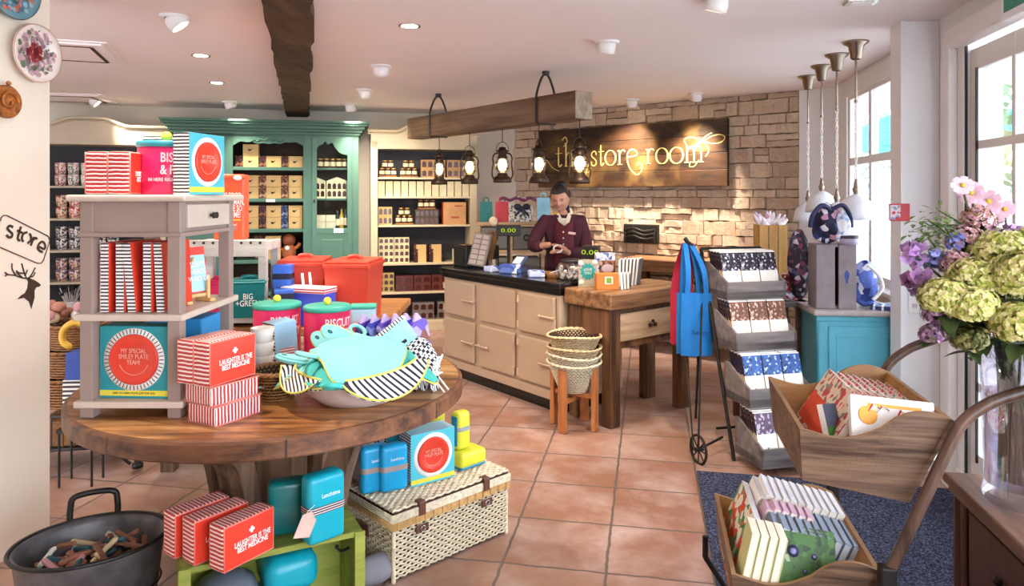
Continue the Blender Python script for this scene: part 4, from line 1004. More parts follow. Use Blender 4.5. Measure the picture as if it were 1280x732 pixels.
def lantern(name_px, s, zb, rz, lab):
    p = HB_(s)
    t = thing('hurricane_lantern', lab, 'lantern', p + (zb,), rz)
    m = MB(); m.lathe([(.001, 0), (.072, 0), (.078, .01), (.074, .03), (.06, .05), (.045, .058), (.04, .075), (.03, .08)], 24); m.build('fuel_tank', BRONZE, t)
    m = MB(); m.lathe([(.034, .085), (.05, .105), (.058, .14), (.054, .18), (.04, .205), (.036, .207), (.05, .18), (.054, .14), (.046, .105), (.03, .087)], 24); m.build('glass_globe', LGLASS, t)
    m = MB(); m.lathe([(.001, .098), (.026, .105), (.037, .14), (.032, .175), (.018, .195), (.001, .198)], 16); m.build('glowing_bulb', FL, t)
    m = MB(); m.lathe([(.042, .203), (.046, .21), (.034, .222), (.034, .25), (.05, .256), (.052, .264), (.03, .275), (.026, .292), (.001, .297)], 20); m.build('chimney_cap', BRONZE, t)
    m = MB()
    for q in (-1, 1): m.tube(spl([(q * .07, 0, .03), (q * .085, 0, .07), (q * .075, 0, .16), (q * .08, 0, .2), (q * .065, 0, .235), (q * .034, 0, .245)]), .007, 8)
    for zz in (.115, .165): m.tube([(.058 * math.cos(a), .058 * math.sin(a), zz) for a in [2 * PI * i / 20 for i in range(20)]], .0022, 4, closed=True)
    m.build('side_tubes', BRONZE, t)
    m = MB(); m.tube(spl([(-.055, 0, .255), (-.04, 0, .31), (0, 0, .335), (.04, 0, .31), (.055, 0, .255)]), .003, 6); m.build('bail_handle', BRONZE, t)
    m = MB(); m.tube([(0, 0, .33), (0, 0, 2.05 - zb)], .004, 6); m.build('cord', BLACKM, t)
    ld = bpy.data.lights.new('lantern_light', 'POINT'); ld.energy = LANTERN_W; ld.color = (1, .75, .45); ld.shadow_soft_size = .03
    obj('lantern_light', ld, t, (0, 0, .15)).visible_camera = True
for i, (s, zb, rz, lab) in enumerate(((2.08, 1.60, 1.2, 'leftmost hurricane lantern under the hanging beam'), (1.60, 1.60, .4, 'second hurricane lantern from the left under the beam'), (1.10, 1.605, 0, 'middle hurricane lantern of the five, before the grey wall'), (.58, 1.595, 1.0, 'fourth hurricane lantern from the left, before the stone wall'), (.08, 1.585, .3, 'rightmost hurricane lantern, hanging before the sign'))):
    pass
    r_ = {0: -.1028, 1: -.0599, 2: -.0136, 3: .038, 4: .0955}[i]; s = (.519 - 5.10 * r_) / (.62 + .785 * r_)
    lantern(i, s, zb, rz, lab)

# ================================================================ SECOND TABLE BEHIND, bins, whitewashed rack
t = thing('display_table', 'plain wooden table behind the round table, carrying the red bins', 'table', (-1.32, 4.35, 0), 0)
m = MB(); m.b(-.62, .62, -.55, .55, .745, .79, bev=.008); m.build('tabletop', OAK, t)
for x in (-.55, .55):
    for y in (-.48, .48): m = MB(); m.b(x - .035, x + .035, y - .035, y + .035, 0, .746); m.build('leg', PEDW, t)
def bin_(lab, x, y, w, d, h, z, mt, rz=0, txt=None, name='storage_bin', handle=True, tm=WHITE, tsize=.05):
    t = thing(name, lab, 'bin', (x, y, z), rz)
    m = MB(); vs = []
    for (k, zz) in ((.9, 0), (1, h * .86)): vs += [(-w / 2 * k, -d / 2 * k, zz), (w / 2 * k, -d / 2 * k, zz), (w / 2 * k, d / 2 * k, zz), (-w / 2 * k, d / 2 * k, zz)]
    m.add(vs, [[3, 2, 1, 0]] + [[i, (i + 1) % 4, 4 + (i + 1) % 4, 4 + i] for i in range(4)] + [[4, 5, 6, 7]]); m.build('bin_body', mt, t)
    m = MB(); m.b(-w / 2 - .008, w / 2 + .008, -d / 2 - .008, d / 2 + .008, h * .86, h * .93, bev=.006); m.b(-w / 2, w / 2, -d / 2, d / 2, h * .93, h * .97, bev=.005); m.build('lid', mt, t)
    if handle: m = MB(); m.tube(spl([(-.035, 0, h * .95), (-.035, 0, h * 1.0), (0, 0, h * 1.02), (.035, 0, h * 1.0), (.035, 0, h * .95)]), .012, 8); m.build('lid_handle', mt, t)
    if txt: text(txt, tsize, tm, t, (0, -d / 2 * .965 - .002, h * .45), (PI / 2 - .03, 0, 0), sx=.75, line=.8)
    return t
zb_ = .79
bin_('left one of two large orange red enamel bins on the table behind', -1.225, 4.2, .26, .3, .35, zb_, BINRED, R(6))
bin_('right one of two large orange red enamel bins on the table behind', -.915, 4.12, .25, .34, .35, zb_, BINRED, R(-4))
# whitewashed rack with the dog food tin on top and teal bin below
t = thing('whitewashed_rack', 'whitewashed slatted stand with a lower shelf, left on the table behind', 'stand', (-1.52, 3.95, .79), R(2))
m = MB(); m.b(-.22, .19, -.13, .13, .41, .46, bev=.004); m.b(-.22, .19, -.145, -.12, .38, .47, bev=.004)
m.build('top_board', WHITEW, t)
m = MB(); m.b(-.24, .19, -.13, .13, .02, .05, bev=.004); m.build('lower_shelf', WHITEW, t)
for x in (-.2, .165):
    for y in (-.11, .11): m = MB(); m.b(x - .02, x + .02, y - .02, y + .02, 0, .41); m.build('post', WHITEW, t)
m = MB()
for i in range(8): m.ball((-.19 + i * .05, -.147, .455), .008, 8)
m.build('nail_heads', BRONZE, t)
t = thing('dog_food_tin', 'tall orange tin lettered DOG FOOD on the whitewashed stand', 'tin', (-1.555, 3.93, 1.255), R(10))
m = MB(); m.b(-.08, .08, -.07, .07, 0, .355, bev=.012, seg=3); m.build('tin_body', ORANGE, t)
m = MB(); m.b(-.083, .083, -.073, .073, .33, .36, bev=.01); m.build('lid', ORANGE, t)
text('DOG FOOD\nDEAR HUMAN,\nYOU ARE SO\nAWESOME!', .046, WHITE, t, (.002, -.0725, .19), sx=.5, line=.75, bold=.0006)
m = MB(); m.b(-.06, .06, -.0722, -.0705, .108, .113); m.build('underline', KNOBY, t)
text('Yum Woof', .02, WHITE, t, (.005, -.0715, .085), sx=.8, name='small_lettering')
m = MB(); m.ball((.045, -.074, .34), .014, 10, sx=1.6, sy=.3); m.build('sticker', WHITE, t)
bin_('teal enamel bin with a hooped handle on the lower shelf of the whitewashed stand', -1.43, 3.86, .17, .16, .21, .845, TURQ_D, R(14), 'BIG\n+GREEN', tsize=.045)
bin_('pink bin half hidden by the shelf tower, left of the teal bin', -1.60, 3.9, .15, .13, .2, .845, PINK, R(5))
t = thing('seed_packet', 'small turquoise jar on the stand behind the pink bin', 'jar', (-1.60, 3.92, 1.045), 0); m = MB(); m.lathe([(.03, 0), (.035, .05), (.02, .07), (.001, .072)], 14); m.build('jar', TURQ, t)
for i, (x, y, rz, lab) in enumerate(((-1.24, 3.85, .3, 'blue striped carton standing behind the teal bin'), (-1.29, 4.0, .1, 'taller blue banded carton beside the whitewashed stand'))):
    t = thing('striped_carton', lab, 'box', (x, y, .79), rz); m = MB(); m.b(-.05, .05, -.05, .05, 0, .2 + i * .12, bev=.003); m.build('carton', stripes('blue_band%d' % i, '3f6ed0', '20243a', 'z', 11, .65), t)
t = thing('striped_easel', 'red and white striped folding stand beside the left red bin', 'stand', (-1.12, 3.95, .79), R(10)); m = MB()
for s in (-.02, .02): m.b(s - .006, s + .006, -.01, .01, 0, .28, X=Matrix.Rotation(R(-6), 4, 'Y'))
m.build('slats', WHITE, t)
for i, (x, y, z, lab) in enumerate(((-1.19, 3.60, .0, 'blue and red striped box behind the left pink tin'), (-1.02, 3.62, .0, 'purple blue box with striped lid between the pink tins'))):
    pass
t = thing('striped_box', 'purple and blue box with a red striped lid between the two pink lidded tins', 'box', (-1.14, 3.93, .79), R(-18))
m = MB(); m.b(-.12, .15, -.06, .06, 0, .175, bev=.003); m.build('carton', mat('violet_blue', '4a5ad8', .5), t)
m = MB(); m.b(-.125, .155, -.065, .065, .175, .205, bev=.003); m.build('lid', stripes('lid_stripe', 'f0e0e0', 'c03a4a', 'z', 70, .5), t)

# ================================================================ ROUND TABLE
TC = (-.918, 2.783); TR = .721; TZ = .78
t = thing('round_table', 'big round oak table on curved pedestal legs in the left foreground', 'table', TC + (0,), 0)
m = MB(); m.lathe([(.001, TZ - .066), (TR - .01, TZ - .066), (TR, TZ - .058), (TR, TZ - .01), (TR - .006, TZ - .002), (TR - .016, TZ)], 96, smooth=False); 
m.add([((TR - .016) * math.cos(2 * PI * k / 96), (TR - .016) * math.sin(2 * PI * k / 96), TZ) for k in range(96)], [list(range(96))], 1)
for i in range(len(m.m)):
    if m.m[i] == 0: m.s[i] = False
tt = NT('oak_round_top'); v = tt.coord(scale=(.12, 1, 1), rot=(0, 0, R(18))); f = tt.noise(v, 22, 5, .7); g = tt.noise(tt.coord(scale=(.3, 1, 1), rot=(0, 0, R(18))), 4, 3)
sp = tt.n('SeparateXYZ'); tt.l(tt.coord(rot=(0, 0, R(18))), sp.inputs[0]); u = tt.math('FRACT', tt.math('ADD', tt.math('MULTIPLY', sp.outputs[1], 5.2), 20))
c = tt.mix(tt.math('LESS_THAN', u, .018), tt.ramp(tt.math('ADD', tt.math('MULTIPLY', f, .5), tt.math('MULTIPLY', g, .5)), [(.41, hx('64391e')), (.5, hx('a56d3a')), (.58, hx('cf9f66'))]), hx('5a341c'))
tt.col(c); tt.bump(f, .12, .003); OAKTOP = tt.set(.3)
m.build('table_top', [OAK_DK, OAKTOP], t)
for k in range(8): a = R(20 + 45 * k); m = MB(); m.b(TR - .004, TR + .002, -.003, .003, TZ - .06, TZ - .006, X=Matrix.Rotation(a, 4, 'Z')); m.build('rim_joint', PEDW, t)
m = MB(); m.b(-.09, .09, -.09, .09, .10, TZ - .066, bev=.01); m.b(-.2, .2, -.2, .2, TZ - .1, TZ - .066, bev=.004); m.build('pedestal', PEDW, t)
for k in range(4):
    a = R(-102 + 90 * k); X = Matrix.Rotation(a, 4, 'Z')
    prof = spl([(.44, TZ - .07, 0), (.32, .60, 0), (.26, .46, 0), (.225, .30, 0), (.22, .15, 0), (.235, .05, 0), (.24, .0, 0)], 6); w_ = .045; out = []; inn = []
    for i, p in enumerate(prof):
        d_ = (prof[min(i + 1, len(prof) - 1)] - prof[max(i - 1, 0)]).normalized(); n_ = Vector((-d_.y, d_.x, 0)); out.append(p + n_ * w_); inn.append(p - n_ * w_)
    poly = [(p.x, max(p.y, 0)) for p in out] + [(p.x, max(p.y, 0)) for p in inn[::-1]]
    m = MB(); m.prism(poly, -.045, .045, 'xz', X=X); m.b(.08, .22, -.035, .035, .14, .24, X=X); m.build('curved_leg', PEDW, t)

def T(px, py): return G(px, py, TZ)
# ---- shelf tower on the table
TW, TD, TH = .325, .44, .72
t = thing('shelf_tower', 'taupe painted shelf tower with a drawer, standing on the left of the round table', 'shelf unit', (-1.397, 2.287, TZ), 0)
def post(x, y): return (x, x + .042, y, y + .042)
m = MB()
for (x, y) in ((0, 0), (TW - .042, 0), (0, TD - .042), (TW - .042, TD - .042)): m.b(*post(x, y), 0, .70, bev=.003)
m.b(.01, TW - .01, .006, TD - .006, .60, .70); m.b(-.006, TW + .006, -.006, TD + .006, .585, .60, bev=.003); m.build('frame', TAUPE, t)
m = MB(); m.b(-.03, TW + .03, -.03, TD + .03, .70, .722, bev=.008, seg=3); m.build('top_board', TAUPE_L, t)
m = MB(); m.b(-.014, TW + .014, -.014, TD + .014, .315, .337, bev=.004); m.build('shelf', TAUPE_L, t)
m = MB(); m.b(-.014, TW + .014, -.014, TD + .014, .035, .057, bev=.004); m.build('shelf', TAUPE_L, t)
m = MB(); m.b(TW - .012, TW + .004, .05, TD - .05, .612, .69, bev=.003); dr = m.build('drawer', TAUPE_L, t)
m = MB(); m.tube([(TW + .004, TD / 2, .65), (TW + .02, TD / 2, .65)], .005); 
for q in (-1, 1): m.ball((TW + .022, TD / 2 + q * .012, .65), .012, 10, sx=.5)
m.build('knob', BLACKM, dr)
def TWp(x, y, z): return (-1.397 + x, 2.287 + y, TZ + z)
# ---- tins
def tin(lab, loc, rz, w=.19, d=.07, h=.14, group=None, rot=None, txt=True, side=None):
    """square-shouldered lidded tin: plain red faces front and back, stripes round the edge; base at z 0"""
    t = thing('striped_tin', lab, 'tin', loc, rz, group, rot)
    m = MB(); pk = lambda n: 2 if abs(n[0]) > .75 else (1 if abs(n[2]) > .75 else 0)
    m.b(-w / 2, w / 2, -d / 2, d / 2, 0, h, bev=.007, seg=2, pick=pk)
    m.build('tin_body', [RED, ST_R_X, ST_R_Z], t)
    m = MB()
    for y in (-d / 2, d / 2):
        e = .0035; P = [(-w / 2 + e, y, e), (w / 2 - e, y, e), (w / 2 - e, y, h - e), (-w / 2 + e, y, h - e)]; m.tube(P, .0022, 5, closed=True)
    m.build('rolled_edge', mat('pink_edge', 'e88878', .4) if 'pink_edge' not in bpy.data.materials else bpy.data.materials['pink_edge'], t)
    if txt:
        text('LAUGHTER IS THE\nBEST MEDICINE', h * .165, WHITE, t, (.012, -d / 2 - .0006, h * .42), sx=.72, line=.8, bold=.0003)
        m = MB(); yy = -d / 2 - .0012; m.b(.004, .012, yy, yy + .001, h * .63, h * .77); m.b(-.002, .018, yy, yy + .001, h * .675, h * .725); m.build('cross_mark', WHITE, t)
    return t
TA = ang(.5, .866)
# three on the green crate (crate top z .35)
CZ = .35
def off(px, py, z, a, w, d):    # centre of a tin whose near base corner (left end of its front) is seen at px, py
    p = G(px, py, z); return fr((p[0], p[1]), a, w / 2, d / 2) + (z,)
t1 = tin('front red striped tin of the three on the lime crate', off(279, 718, CZ, R(58), .19, .07), R(58))
p2 = off(279, 718, CZ, R(58), .19, .07); dx_, dy_ = math.cos(R(58) + PI / 2), math.sin(R(58) + PI / 2)
dup(t1, (p2[0] + dx_ * .095 - .02, p2[1] + dy_ * .095 - .01, CZ), R(53), 'middle red striped tin of the three standing on the lime crate')
dup(t1, (p2[0] + dx_ * .178 - .03, p2[1] + dy_ * .178 - .01, CZ), R(53), 'rearmost red striped tin of the three on the lime crate')
# stack beside the tower
sa = ang(.079, .147); c_ = T(270, 534); 
def lying(lab, z, dxy=(0, 0), a=sa):
    p = fr((c_[0] + dxy[0], c_[1] + dxy[1]), a, .095, .07); return tin(lab, (p[0], p[1], TZ + z + .0), a, txt=False, rot=(PI / 2, 0, a))
# a lying tin: rotate about x so that its broad face is up; local -y -> +z... keep its thickness upward
def flat_tin(lab, z, dxy=(0, 0), a=sa):
    p = fr((c_[0] + dxy[0], c_[1] + dxy[1]), a, .09, .068)
    t = thing('striped_tin', lab, 'tin', (p[0], p[1], TZ + z), a)
    w, d, h = .18, .136, .062; m = MB(); pk = lambda n: 0 if abs(n[2]) > .75 else (1 if abs(n[1]) > .75 else 2)
    m.b(-w / 2, w / 2, -d / 2, d / 2, 0, h, bev=.007, seg=2, pick=pk); m.build('tin_body', [RED, stripes('tin_x', 'f3e6dc', 'c22c2a', 'x', 78, .42, .006), stripes('tin_y', 'f3e6dc', 'c22c2a', 'y', 78, .42, .006)], t)
    m = MB()
    for zz in (.0015, h - .0015): m.tube([(-w / 2, -d / 2, zz), (w / 2, -d / 2, zz), (w / 2, d / 2, zz), (-w / 2, d / 2, zz)], .0022, 5, closed=True)
    m.build('rolled_edge', bpy.data.materials['pink_edge'], t); return t
flat_tin('bottom red striped tin lying flat beside the shelf tower', 0)
flat_tin('second red striped tin lying flat, between the bottom one and the upright pair', .0625, (-.012, -.006), sa - .05)
a = sa + R(3); p = fr((c_[0] - .012, c_[1] - .005), a, .085, .034)
dup(t1, (p[0], p[1], TZ + .125), a, 'upright red tin lettered LAUGHTER IS THE BEST MEDICINE on top of the flat pair')
p = fr((c_[0] - .012, c_[1] - .005), a, .085, .034 + .072); dup(t1, (p[0], p[1], TZ + .125), a, 'upright striped tin left of the lettered one on top of the flat pair')
# two on the tower top, seen end on
ZTT = .7225
dup(t1, TWp(.045, .10, ZTT), PI / 2 + R(3), 'left red striped tin seen end on, on top of the shelf tower')
dup(t1, TWp(.118, .10, ZTT), PI / 2 + R(3), 'red striped tin seen end on beside the pink tin, on top of the shelf tower')
def biscuit(lab, loc, r, h, rz, knob=True, lidm=TEAL):
    t = thing('biscuit_tin', lab, 'tin', loc, rz)
    m = MB(); m.lathe([(.001, 0), (r - .002, 0), (r, .003), (r, h - .012), (r - .003, h - .01)], 48); m.build('tin_body', PINK, t)
    m = MB(); m.lathe([(r + .001, h - .018), (r + .004, h - .016), (r + .004, h), (r - .001, h + .004), (.001, h + .007)], 48); m.build('lid', lidm, t)
    if knob: m = MB(); m.ball((0, 0, h + .022), .018, 16); m.build('lid_knob', KNOBY, t)
    text('BISCUIT', h * .25, WHITE, t, (.03, 0, h * .69), sx=.72, wrap=r + .0008, bold=.0006); text('& PARTY', h * .25, WHITE, t, (.035, 0, h * .46), sx=.72, wrap=r + .0008, bold=.0006)
    text('IN HERE RIGHT NOW', h * .09, WHITE, t, (.0, 0, h * .28), sx=.85, wrap=r + .0008, name='small_lettering')
    for q in t.children[-3:] if False else []: pass
    return t
tk = [c for c in ()]
b1 = biscuit('pink BISCUIT tin with a turquoise lid on top of the shelf tower', TWp(.203, .162, ZTT), .0915, .178, R(30), True, mat('turquoise_lid', '3a9aa8', .4))
biscuit('pink tin with green lid and yellow knob at the rear middle of the round table', (-.845, 3.24, TZ), .103, .215, R(30))
biscuit('pink tin with green lid and yellow knob half hidden behind the striped boxes', (-1.085, 3.27, TZ), .105, .222, R(24))
# boxed plates: striped edges, round window on a coloured face
def plate_box(lab, loc, rz, w=.2, d=.085, h=.2, face=BOXBLUE, sides=ST_B_Z, small=False, top=None, words='MY SPECIAL\nSMILEY PLATE\nYEAH!', group=None, show=True):
    t = thing('plate_box', lab, 'box', loc, rz, group)
    m = MB(); m.b(-w / 2, w / 2, -d / 2, d / 2, 0, h, bev=.001, pick=lambda n: 1 if abs(n[0]) > .7 else (2 if abs(n[2]) > .7 else 0)); m.build('carton', [face, sides, top or face], t)
    if show:
        rr_ = w * .36; X = Matrix.Translation((0, -d / 2, h * .54)) @ Matrix.Rotation(PI / 2, 4, 'X')
        n = 64; m = MB(); m.lathe([(rr_, .0), (rr_ * 1.22, .0), (rr_ * 1.22, .0012), (rr_, .0012)], n, X=X)
        m.build('printed_ring', WHITE, t)
        if not small:
            m = MB()
            for k in range(48): a = 2 * PI * k / 48; m.b(rr_ * 1.02, rr_ * 1.2, -.0014, .0014, .0005, .0018, X=X @ Matrix.Rotation(a, 4, 'Z'))
            m.build('ring_ticks', BLACKM, t)
        m = MB(); m.lathe([(.001, .0016), (rr_ * .62, .0016), (rr_ * .7, .0045), (rr_ * .93, .0075), (rr_ * .98, .0065), (rr_ * .985, .0005)], n, X=X); pl = m.build('plate', RED, t)
        text(words, rr_ * .26, mat('pale_red_letters', 'f6b09c', .5) if 'pale_red_letters' not in bpy.data.materials else bpy.data.materials['pale_red_letters'], pl, (0, -d / 2 - .0045, h * .58), sx=.75, line=.85)
        m = MB(); m.tube([(rr_ * .6 * math.cos(a), -d / 2 - .003, h * .54 + rr_ * .6 * math.sin(a)) for a in [R(200 + 7 * i) for i in range(21)]], .0012, 4); m.build('smile', bpy.data.materials['pale_red_letters'], pl)
        m = MB(); m.b(-w / 2 + .001, w / 2 - .001, -d / 2 - .001, -d / 2, .008, .026); m.build('yellow_band', KNOBY, t)
        if not small: text('EASY TO CARRY PLATE, JUST FOR YOU', .009, BLACKM, t, (0, -d / 2 - .0014, .017), sx=.9, name='small_lettering')
    return t
# on the tower top: the right one turned to the right, two behind
plate_box('blue boxed plate with striped edge on the right of the tower top', TWp(.330, .132, ZTT), R(78), .19, .06, .205, words='MY SPECIAL\nSMILEY PLATE', small=True)
def edge_box(lab, loc, rz, w, d, h, m0=None): return plate_box(lab, loc, rz, w, d, h, face=ST_B_Z, sides=ST_B_Z, top=LTBLUE, show=False)
edge_box('long striped box across the back of the tower top, the left one', TWp(.10, .36, ZTT), 0, .12, .09, .215)
edge_box('striped box behind the pink tin on the tower top', TWp(.215, .34, ZTT), 0, .10, .09, .215)
plate_box('teal boxed smiley plate facing us on the lowest shelf of the tower', TWp(.165, .06, .0575), R(-3), .232, .07, .235, face=BOXTEAL, sides=ST_B_Z)
# five striped boxes on the middle shelf
for i, (x, l, dk) in enumerate(((.068, 0, 0), (.118, 0, 0), (.158, -5, 0), (.207, 0, 1), (.252, -3, 1))):
    t = thing('book_box', ['leftmost', 'second', 'third, leaning', 'fourth', 'rightmost'][i] + ' of five red books with striped spines on the tower shelf', 'book', TWp(x, .02, .3375), 0)
    X = Matrix.Rotation(R(l), 4, 'Y'); m = MB(); m.b(-.012, .012, 0, .004, .002, .228, X=X); m.build('spine', ST_B_Z, t)
    m = MB(); m.b(-.012, .018 if i < 4 else .014, .004, .2, .002, .228, X=X); m.build('cover', RED, t)
# print on a small easel
t = thing('small_easel', 'small pine easel on the middle shelf of the tower', 'easel', TWp(.25, .25, .3375), R(66))
m = MB()
for s in (-.05, .05): m.b(s - .006, s + .006, -.03, -.02, 0, .09, bev=.002); m.b(s - .012, s + .012, -.05, .03, 0, .012, bev=.003)
m.b(-.06, .06, -.022, .0, .02, .03); m.tube([(0, .05, 0), (0, -.005, .16)], .005, 6); m.build('frame', mat('easel_pine', 'e0b070', .5), t)
t = thing('card_print', 'pale blue print with a red top edge resting on the small easel', 'print', TWp(.25, .25, .3375 + .031), R(66)); X = Matrix.Rotation(R(-10), 4, 'X')
m = MB(); m.b(-.065, .065, -.014, -.008, 0, .165, X=X); m.build('card', RED, t); m = MB(); m.b(-.06, .06, -.0155, -.0142, .004, .135, X=X); m.build('printed_panel', LTBLUE, t); text('SLEEPY\nHEADS\nWAKE UP', .026, WHITE, t, (0, -.031, .08), (PI / 2 + R(-10), 0, 0), sx=.8)
t = thing('turquoise_box', 'flat turquoise box on the bottom shelf of the tower, right side', 'box', TWp(.2, .3, .0575), 0); m = MB(); m.b(-.1, .1, -.08, .08, 0, .225, bev=.006); m.build('carton', mat('bright_blue_box', '2a8ac8', .5), t)
# ---- striped box beside, white cups, basket
t = thing('striped_gift_box', 'pale blue box with striped edges standing left of the rear pink tin', 'box', T(353, 462), R(48)); m = MB(); m.b(-.05, .05, -.045, .045, 0, .205, bev=.001, pick=lambda n: 1 if abs(n[0]) > .7 else 0, X=Matrix.Rotation(R(-4), 4, 'Y')); m.build('carton', [mat('sky_card', '9cc8e4', .5), stripes('box_stripe_z', 'f2ece4', '6a4c48', 'z', 70, .4)], t)
m = MB(); m.b(-.03, .035, -.0475, -.0455, .02, .1, X=Matrix.Rotation(R(-4), 4, 'Y')); m.build('printed_panel', stripes('pink_lines', 'f2ece4', 'c06880', 'z', 90, .45), t)
for k, z in enumerate((-.10, -.05, 0, .052)):
    t = thing('white_bowl', ['lowest', 'second lowest', 'third', 'topmost'][k] + ' of the small white bowls stacked left of the pale blue striped box', 'bowl', (T(328, 478)[0], T(328, 478)[1], TZ + .10 + z), 0); m = MB(); m.lathe([(.02, 0), (.035, .01), (.045, .06), (.043, .06), (.033, .014), (.001, .01)], 20); m.build('bowl', mat('off_white_china', 'e8e0d4', .3), t)
basket('low brown wicker basket on the round table behind the tins', T(345, 497), .055, .085, .1, WICKER_D, n=30)
# turquoise + red stacks
def bowl(lab, loc, r, h, mt, name='enamel_bowl'):
    t = thing(name, lab, 'bowl', loc); m = MB(); m.lathe([(r * .6, 0), (r * .75, .006), (r, h), (r * .97, h), (r * .72, .012), (.001, .01)], 28); m.build('bowl', mt, t); return t
q = T(450, 440)
t = thing('orange_caddy', 'round orange enamel pot right of the pink tin', 'pot', (q[0] + .015, q[1] + .05, TZ), 0); m = MB(); m.lathe([(.001, 0), (.062, 0), (.07, .07), (.072, .075), (.066, .08), (.066, .12), (.001, .13)], 28); m.build('pot', ORANGE, t)
t = thing('turquoise_caddy', 'pale turquoise square caddy behind the orange pot', 'caddy', (q[0] - .03, q[1] + .22, TZ), R(8)); m = MB(); m.b(-.06, .06, -.05, .05, 0, .17, bev=.008); m.build('caddy', LTBLUE, t); m = MB(); m.b(-.063, .063, -.053, .053, .17, .185, bev=.006); m.build('lid', TEAL, t)
t = thing('teal_saucer', 'teal shallow dish behind the purple packets', 'dish', (q[0] + .1, q[1] + .16, TZ), 0); m = MB(); m.lathe([(.04, 0), (.05, .09), (.075, .115), (.07, .115), (.045, .09), (.001, .08)], 24); m.build('dish', TEAL, t)
# purple packets
PUR = [speckle('purple_wrap%d' % i, c, cs, 26, .25, .5) for i, (c, cs) in enumerate((('5a3aa8', ['2a2a6a', 'a08ad0', '7a4a30']), ('3a4ab8', ['8a9ae0', '2a2458', 'c07a50']), ('6a4ab8', ['b0a0e0', '3a2a78', '8a4a3a'])))]
for i in range(6):
    px = 466 + i * 13; p = G(px, 462 - i * .5, TZ)
    t = thing('gift_packet', ['leftmost', 'second', 'third', 'fourth', 'fifth', 'rightmost'][i] + ' of the purple and blue shiny packets behind the striped mitts', 'packet', p, R(50)); X = Matrix.Rotation(R(-12), 4, 'Y')
    m = MB(); m.prism([(-.045, 0), (.045, 0), (.045, .19), (.03, .21), (-.03, .21), (-.045, .19)], -.011, .011, 'xz', X=X); m.build('packet', PUR[i % 3], t)
    m = MB(); m.prism([(-.025, .205), (.025, .205), (.004, .24), (-.004, .24)], -.006, .006, 'xz', X=X); m.build('tied_top', mat('lilac_tie', 'c8b0d8', .4) if i == 0 else bpy.data.materials['lilac_tie'], t)
t = thing('pink_pompom', 'pink rosette behind the striped mitts at the right of the table', 'ornament', (-.42, 3.02, TZ), 0); m = MB(); m.ball((0, 0, .16), .03, 14); m.tube([(0, 0, 0), (0, 0, .14)], .004); m.build('rosette', mat('rosette_pink', 'd85a78', .7, var=.3, vs_=70), t)
# ---- bowl of oven gloves
bp = (-.545, 2.50)
t = thing('white_bowl', 'wide white enamel bowl heaped with turquoise bibs at the front of the round table', 'bowl', bp + (TZ,), 0)
m = MB(); m.lathe([(.001, .0), (.10, 0), (.13, .008), (.185, .05), (.215, .09), (.222, .094), (.214, .094), (.18, .055), (.12, .016), (.001, .012)], 56); m.build('bowl', mat('pinkish_white_enamel', 'd8cbc8', .3), t)
BIBT = mat('turquoise_cloth', '8fdcdc', .75, var=.05); BIBT2 = mat('deep_turquoise_cloth', '45c0b4', .75, var=.05); PIPE = mat('yellow_piping', 'd6d264', .6)
def heap(x, y): r2 = (x * x + y * y) / .05; return .085 + .075 * math.exp(-r2 * 1.2)
def mitt(lab, x, y, a, Lh, Wh, lift, top, under, droop=.0, tilt=0.0, loop=True, ends=True):
    """quilted bib: thick rounded cloth draped over the heap, striped lining below, yellow piping round the edge"""
    t = thing('quilted_bib', lab, 'bib', bp + (TZ,), 0)
    ca, sa_ = math.cos(a), math.sin(a)
    def P(u, v):
        lx = (u - .5) * 2; ly = (v - .5) * 2
        # square to rounded shape
        rx = lx * math.sqrt(1 - ly * ly * .42); ry = ly * math.sqrt(1 - lx * lx * .42)
        X_ = Lh * rx; Y_ = Wh * ry * (1 - .12 * rx)
        wx = x + ca * X_ - sa_ * Y_; wy = y + sa_ * X_ + ca * Y_
        z = heap(wx, wy) + lift + tilt * rx - droop * max(0, rx) ** 2 - droop * .4 * max(0, -rx) ** 2 + .005 * math.sin(5 * rx + 3 * ry + x * 40)
        rad = math.hypot(wx, wy)
        if rad > .19: z = max(z - (rad - .19) * .9, .102 - max(0, rad - .235) * 1.1)
        return Vector((wx, wy, max(z, .03)))
    m = MB(); n = 18
    m.grid(lambda u, v: P(u, v) + Vector((0, 0, .009)), n, n); m.build('face_cloth', top, t)
    m = MB(); m.grid(lambda u, v: P(u, v) - Vector((0, 0, .004)), n, n, flip=True)
    # turned-down striped skirt
    edge = [(i / n, 0) for i in range(n)] + [(1, i / n) for i in range(n)] + [(1 - i / n, 1) for i in range(n)] + [(0, 1 - i / n) for i in range(n)]
    m.build('lining_cloth', under, t)
    m = MB(); m.tube([P(*e) + Vector((0, 0, .003)) for e in edge], .0035, 6, closed=True); m.build('piping', PIPE, t)
    if loop:
        e = P(0, .5); d = Vector((-ca, -sa_, .35)).normalized(); s_ = Vector((-sa_, ca, 0))
        m = MB(); m.tube([e + d * (.045 - .045 * math.cos(q)) + s_ * .026 * math.sin(q) for q in [2 * PI * i / 24 for i in range(24)]], .008, 6, closed=True); m.build('hanging_loop', top, t)
    return t
mitt('deep turquoise bib at the very bottom of the heap, filling the white bowl', 0, 0, 0, .20, .19, -.004, BIBT2, ST_B_D, 0, loop=False)
mitt('turquoise bib hanging over the left of the white bowl, with its loop outwards', -.14, .0, R(5), .15, .11, .004, BIBT, ST_B_D, .01)
mitt('deep turquoise bib low in the bowl, left of the middle', -.05, -.10, R(100), .13, .10, .018, BIBT2, ST_B_D)
mitt('turquoise bib standing up at the back left of the bowl with two loops', -.05, .11, R(-70), .12, .06, .035, BIBT, ST_B_D, 0, -.03)
mitt('turquoise bib at the back of the bowl beside the upright one', .03, .09, R(-60), .12, .06, .04, BIBT, ST_B_D, 0, -.03)
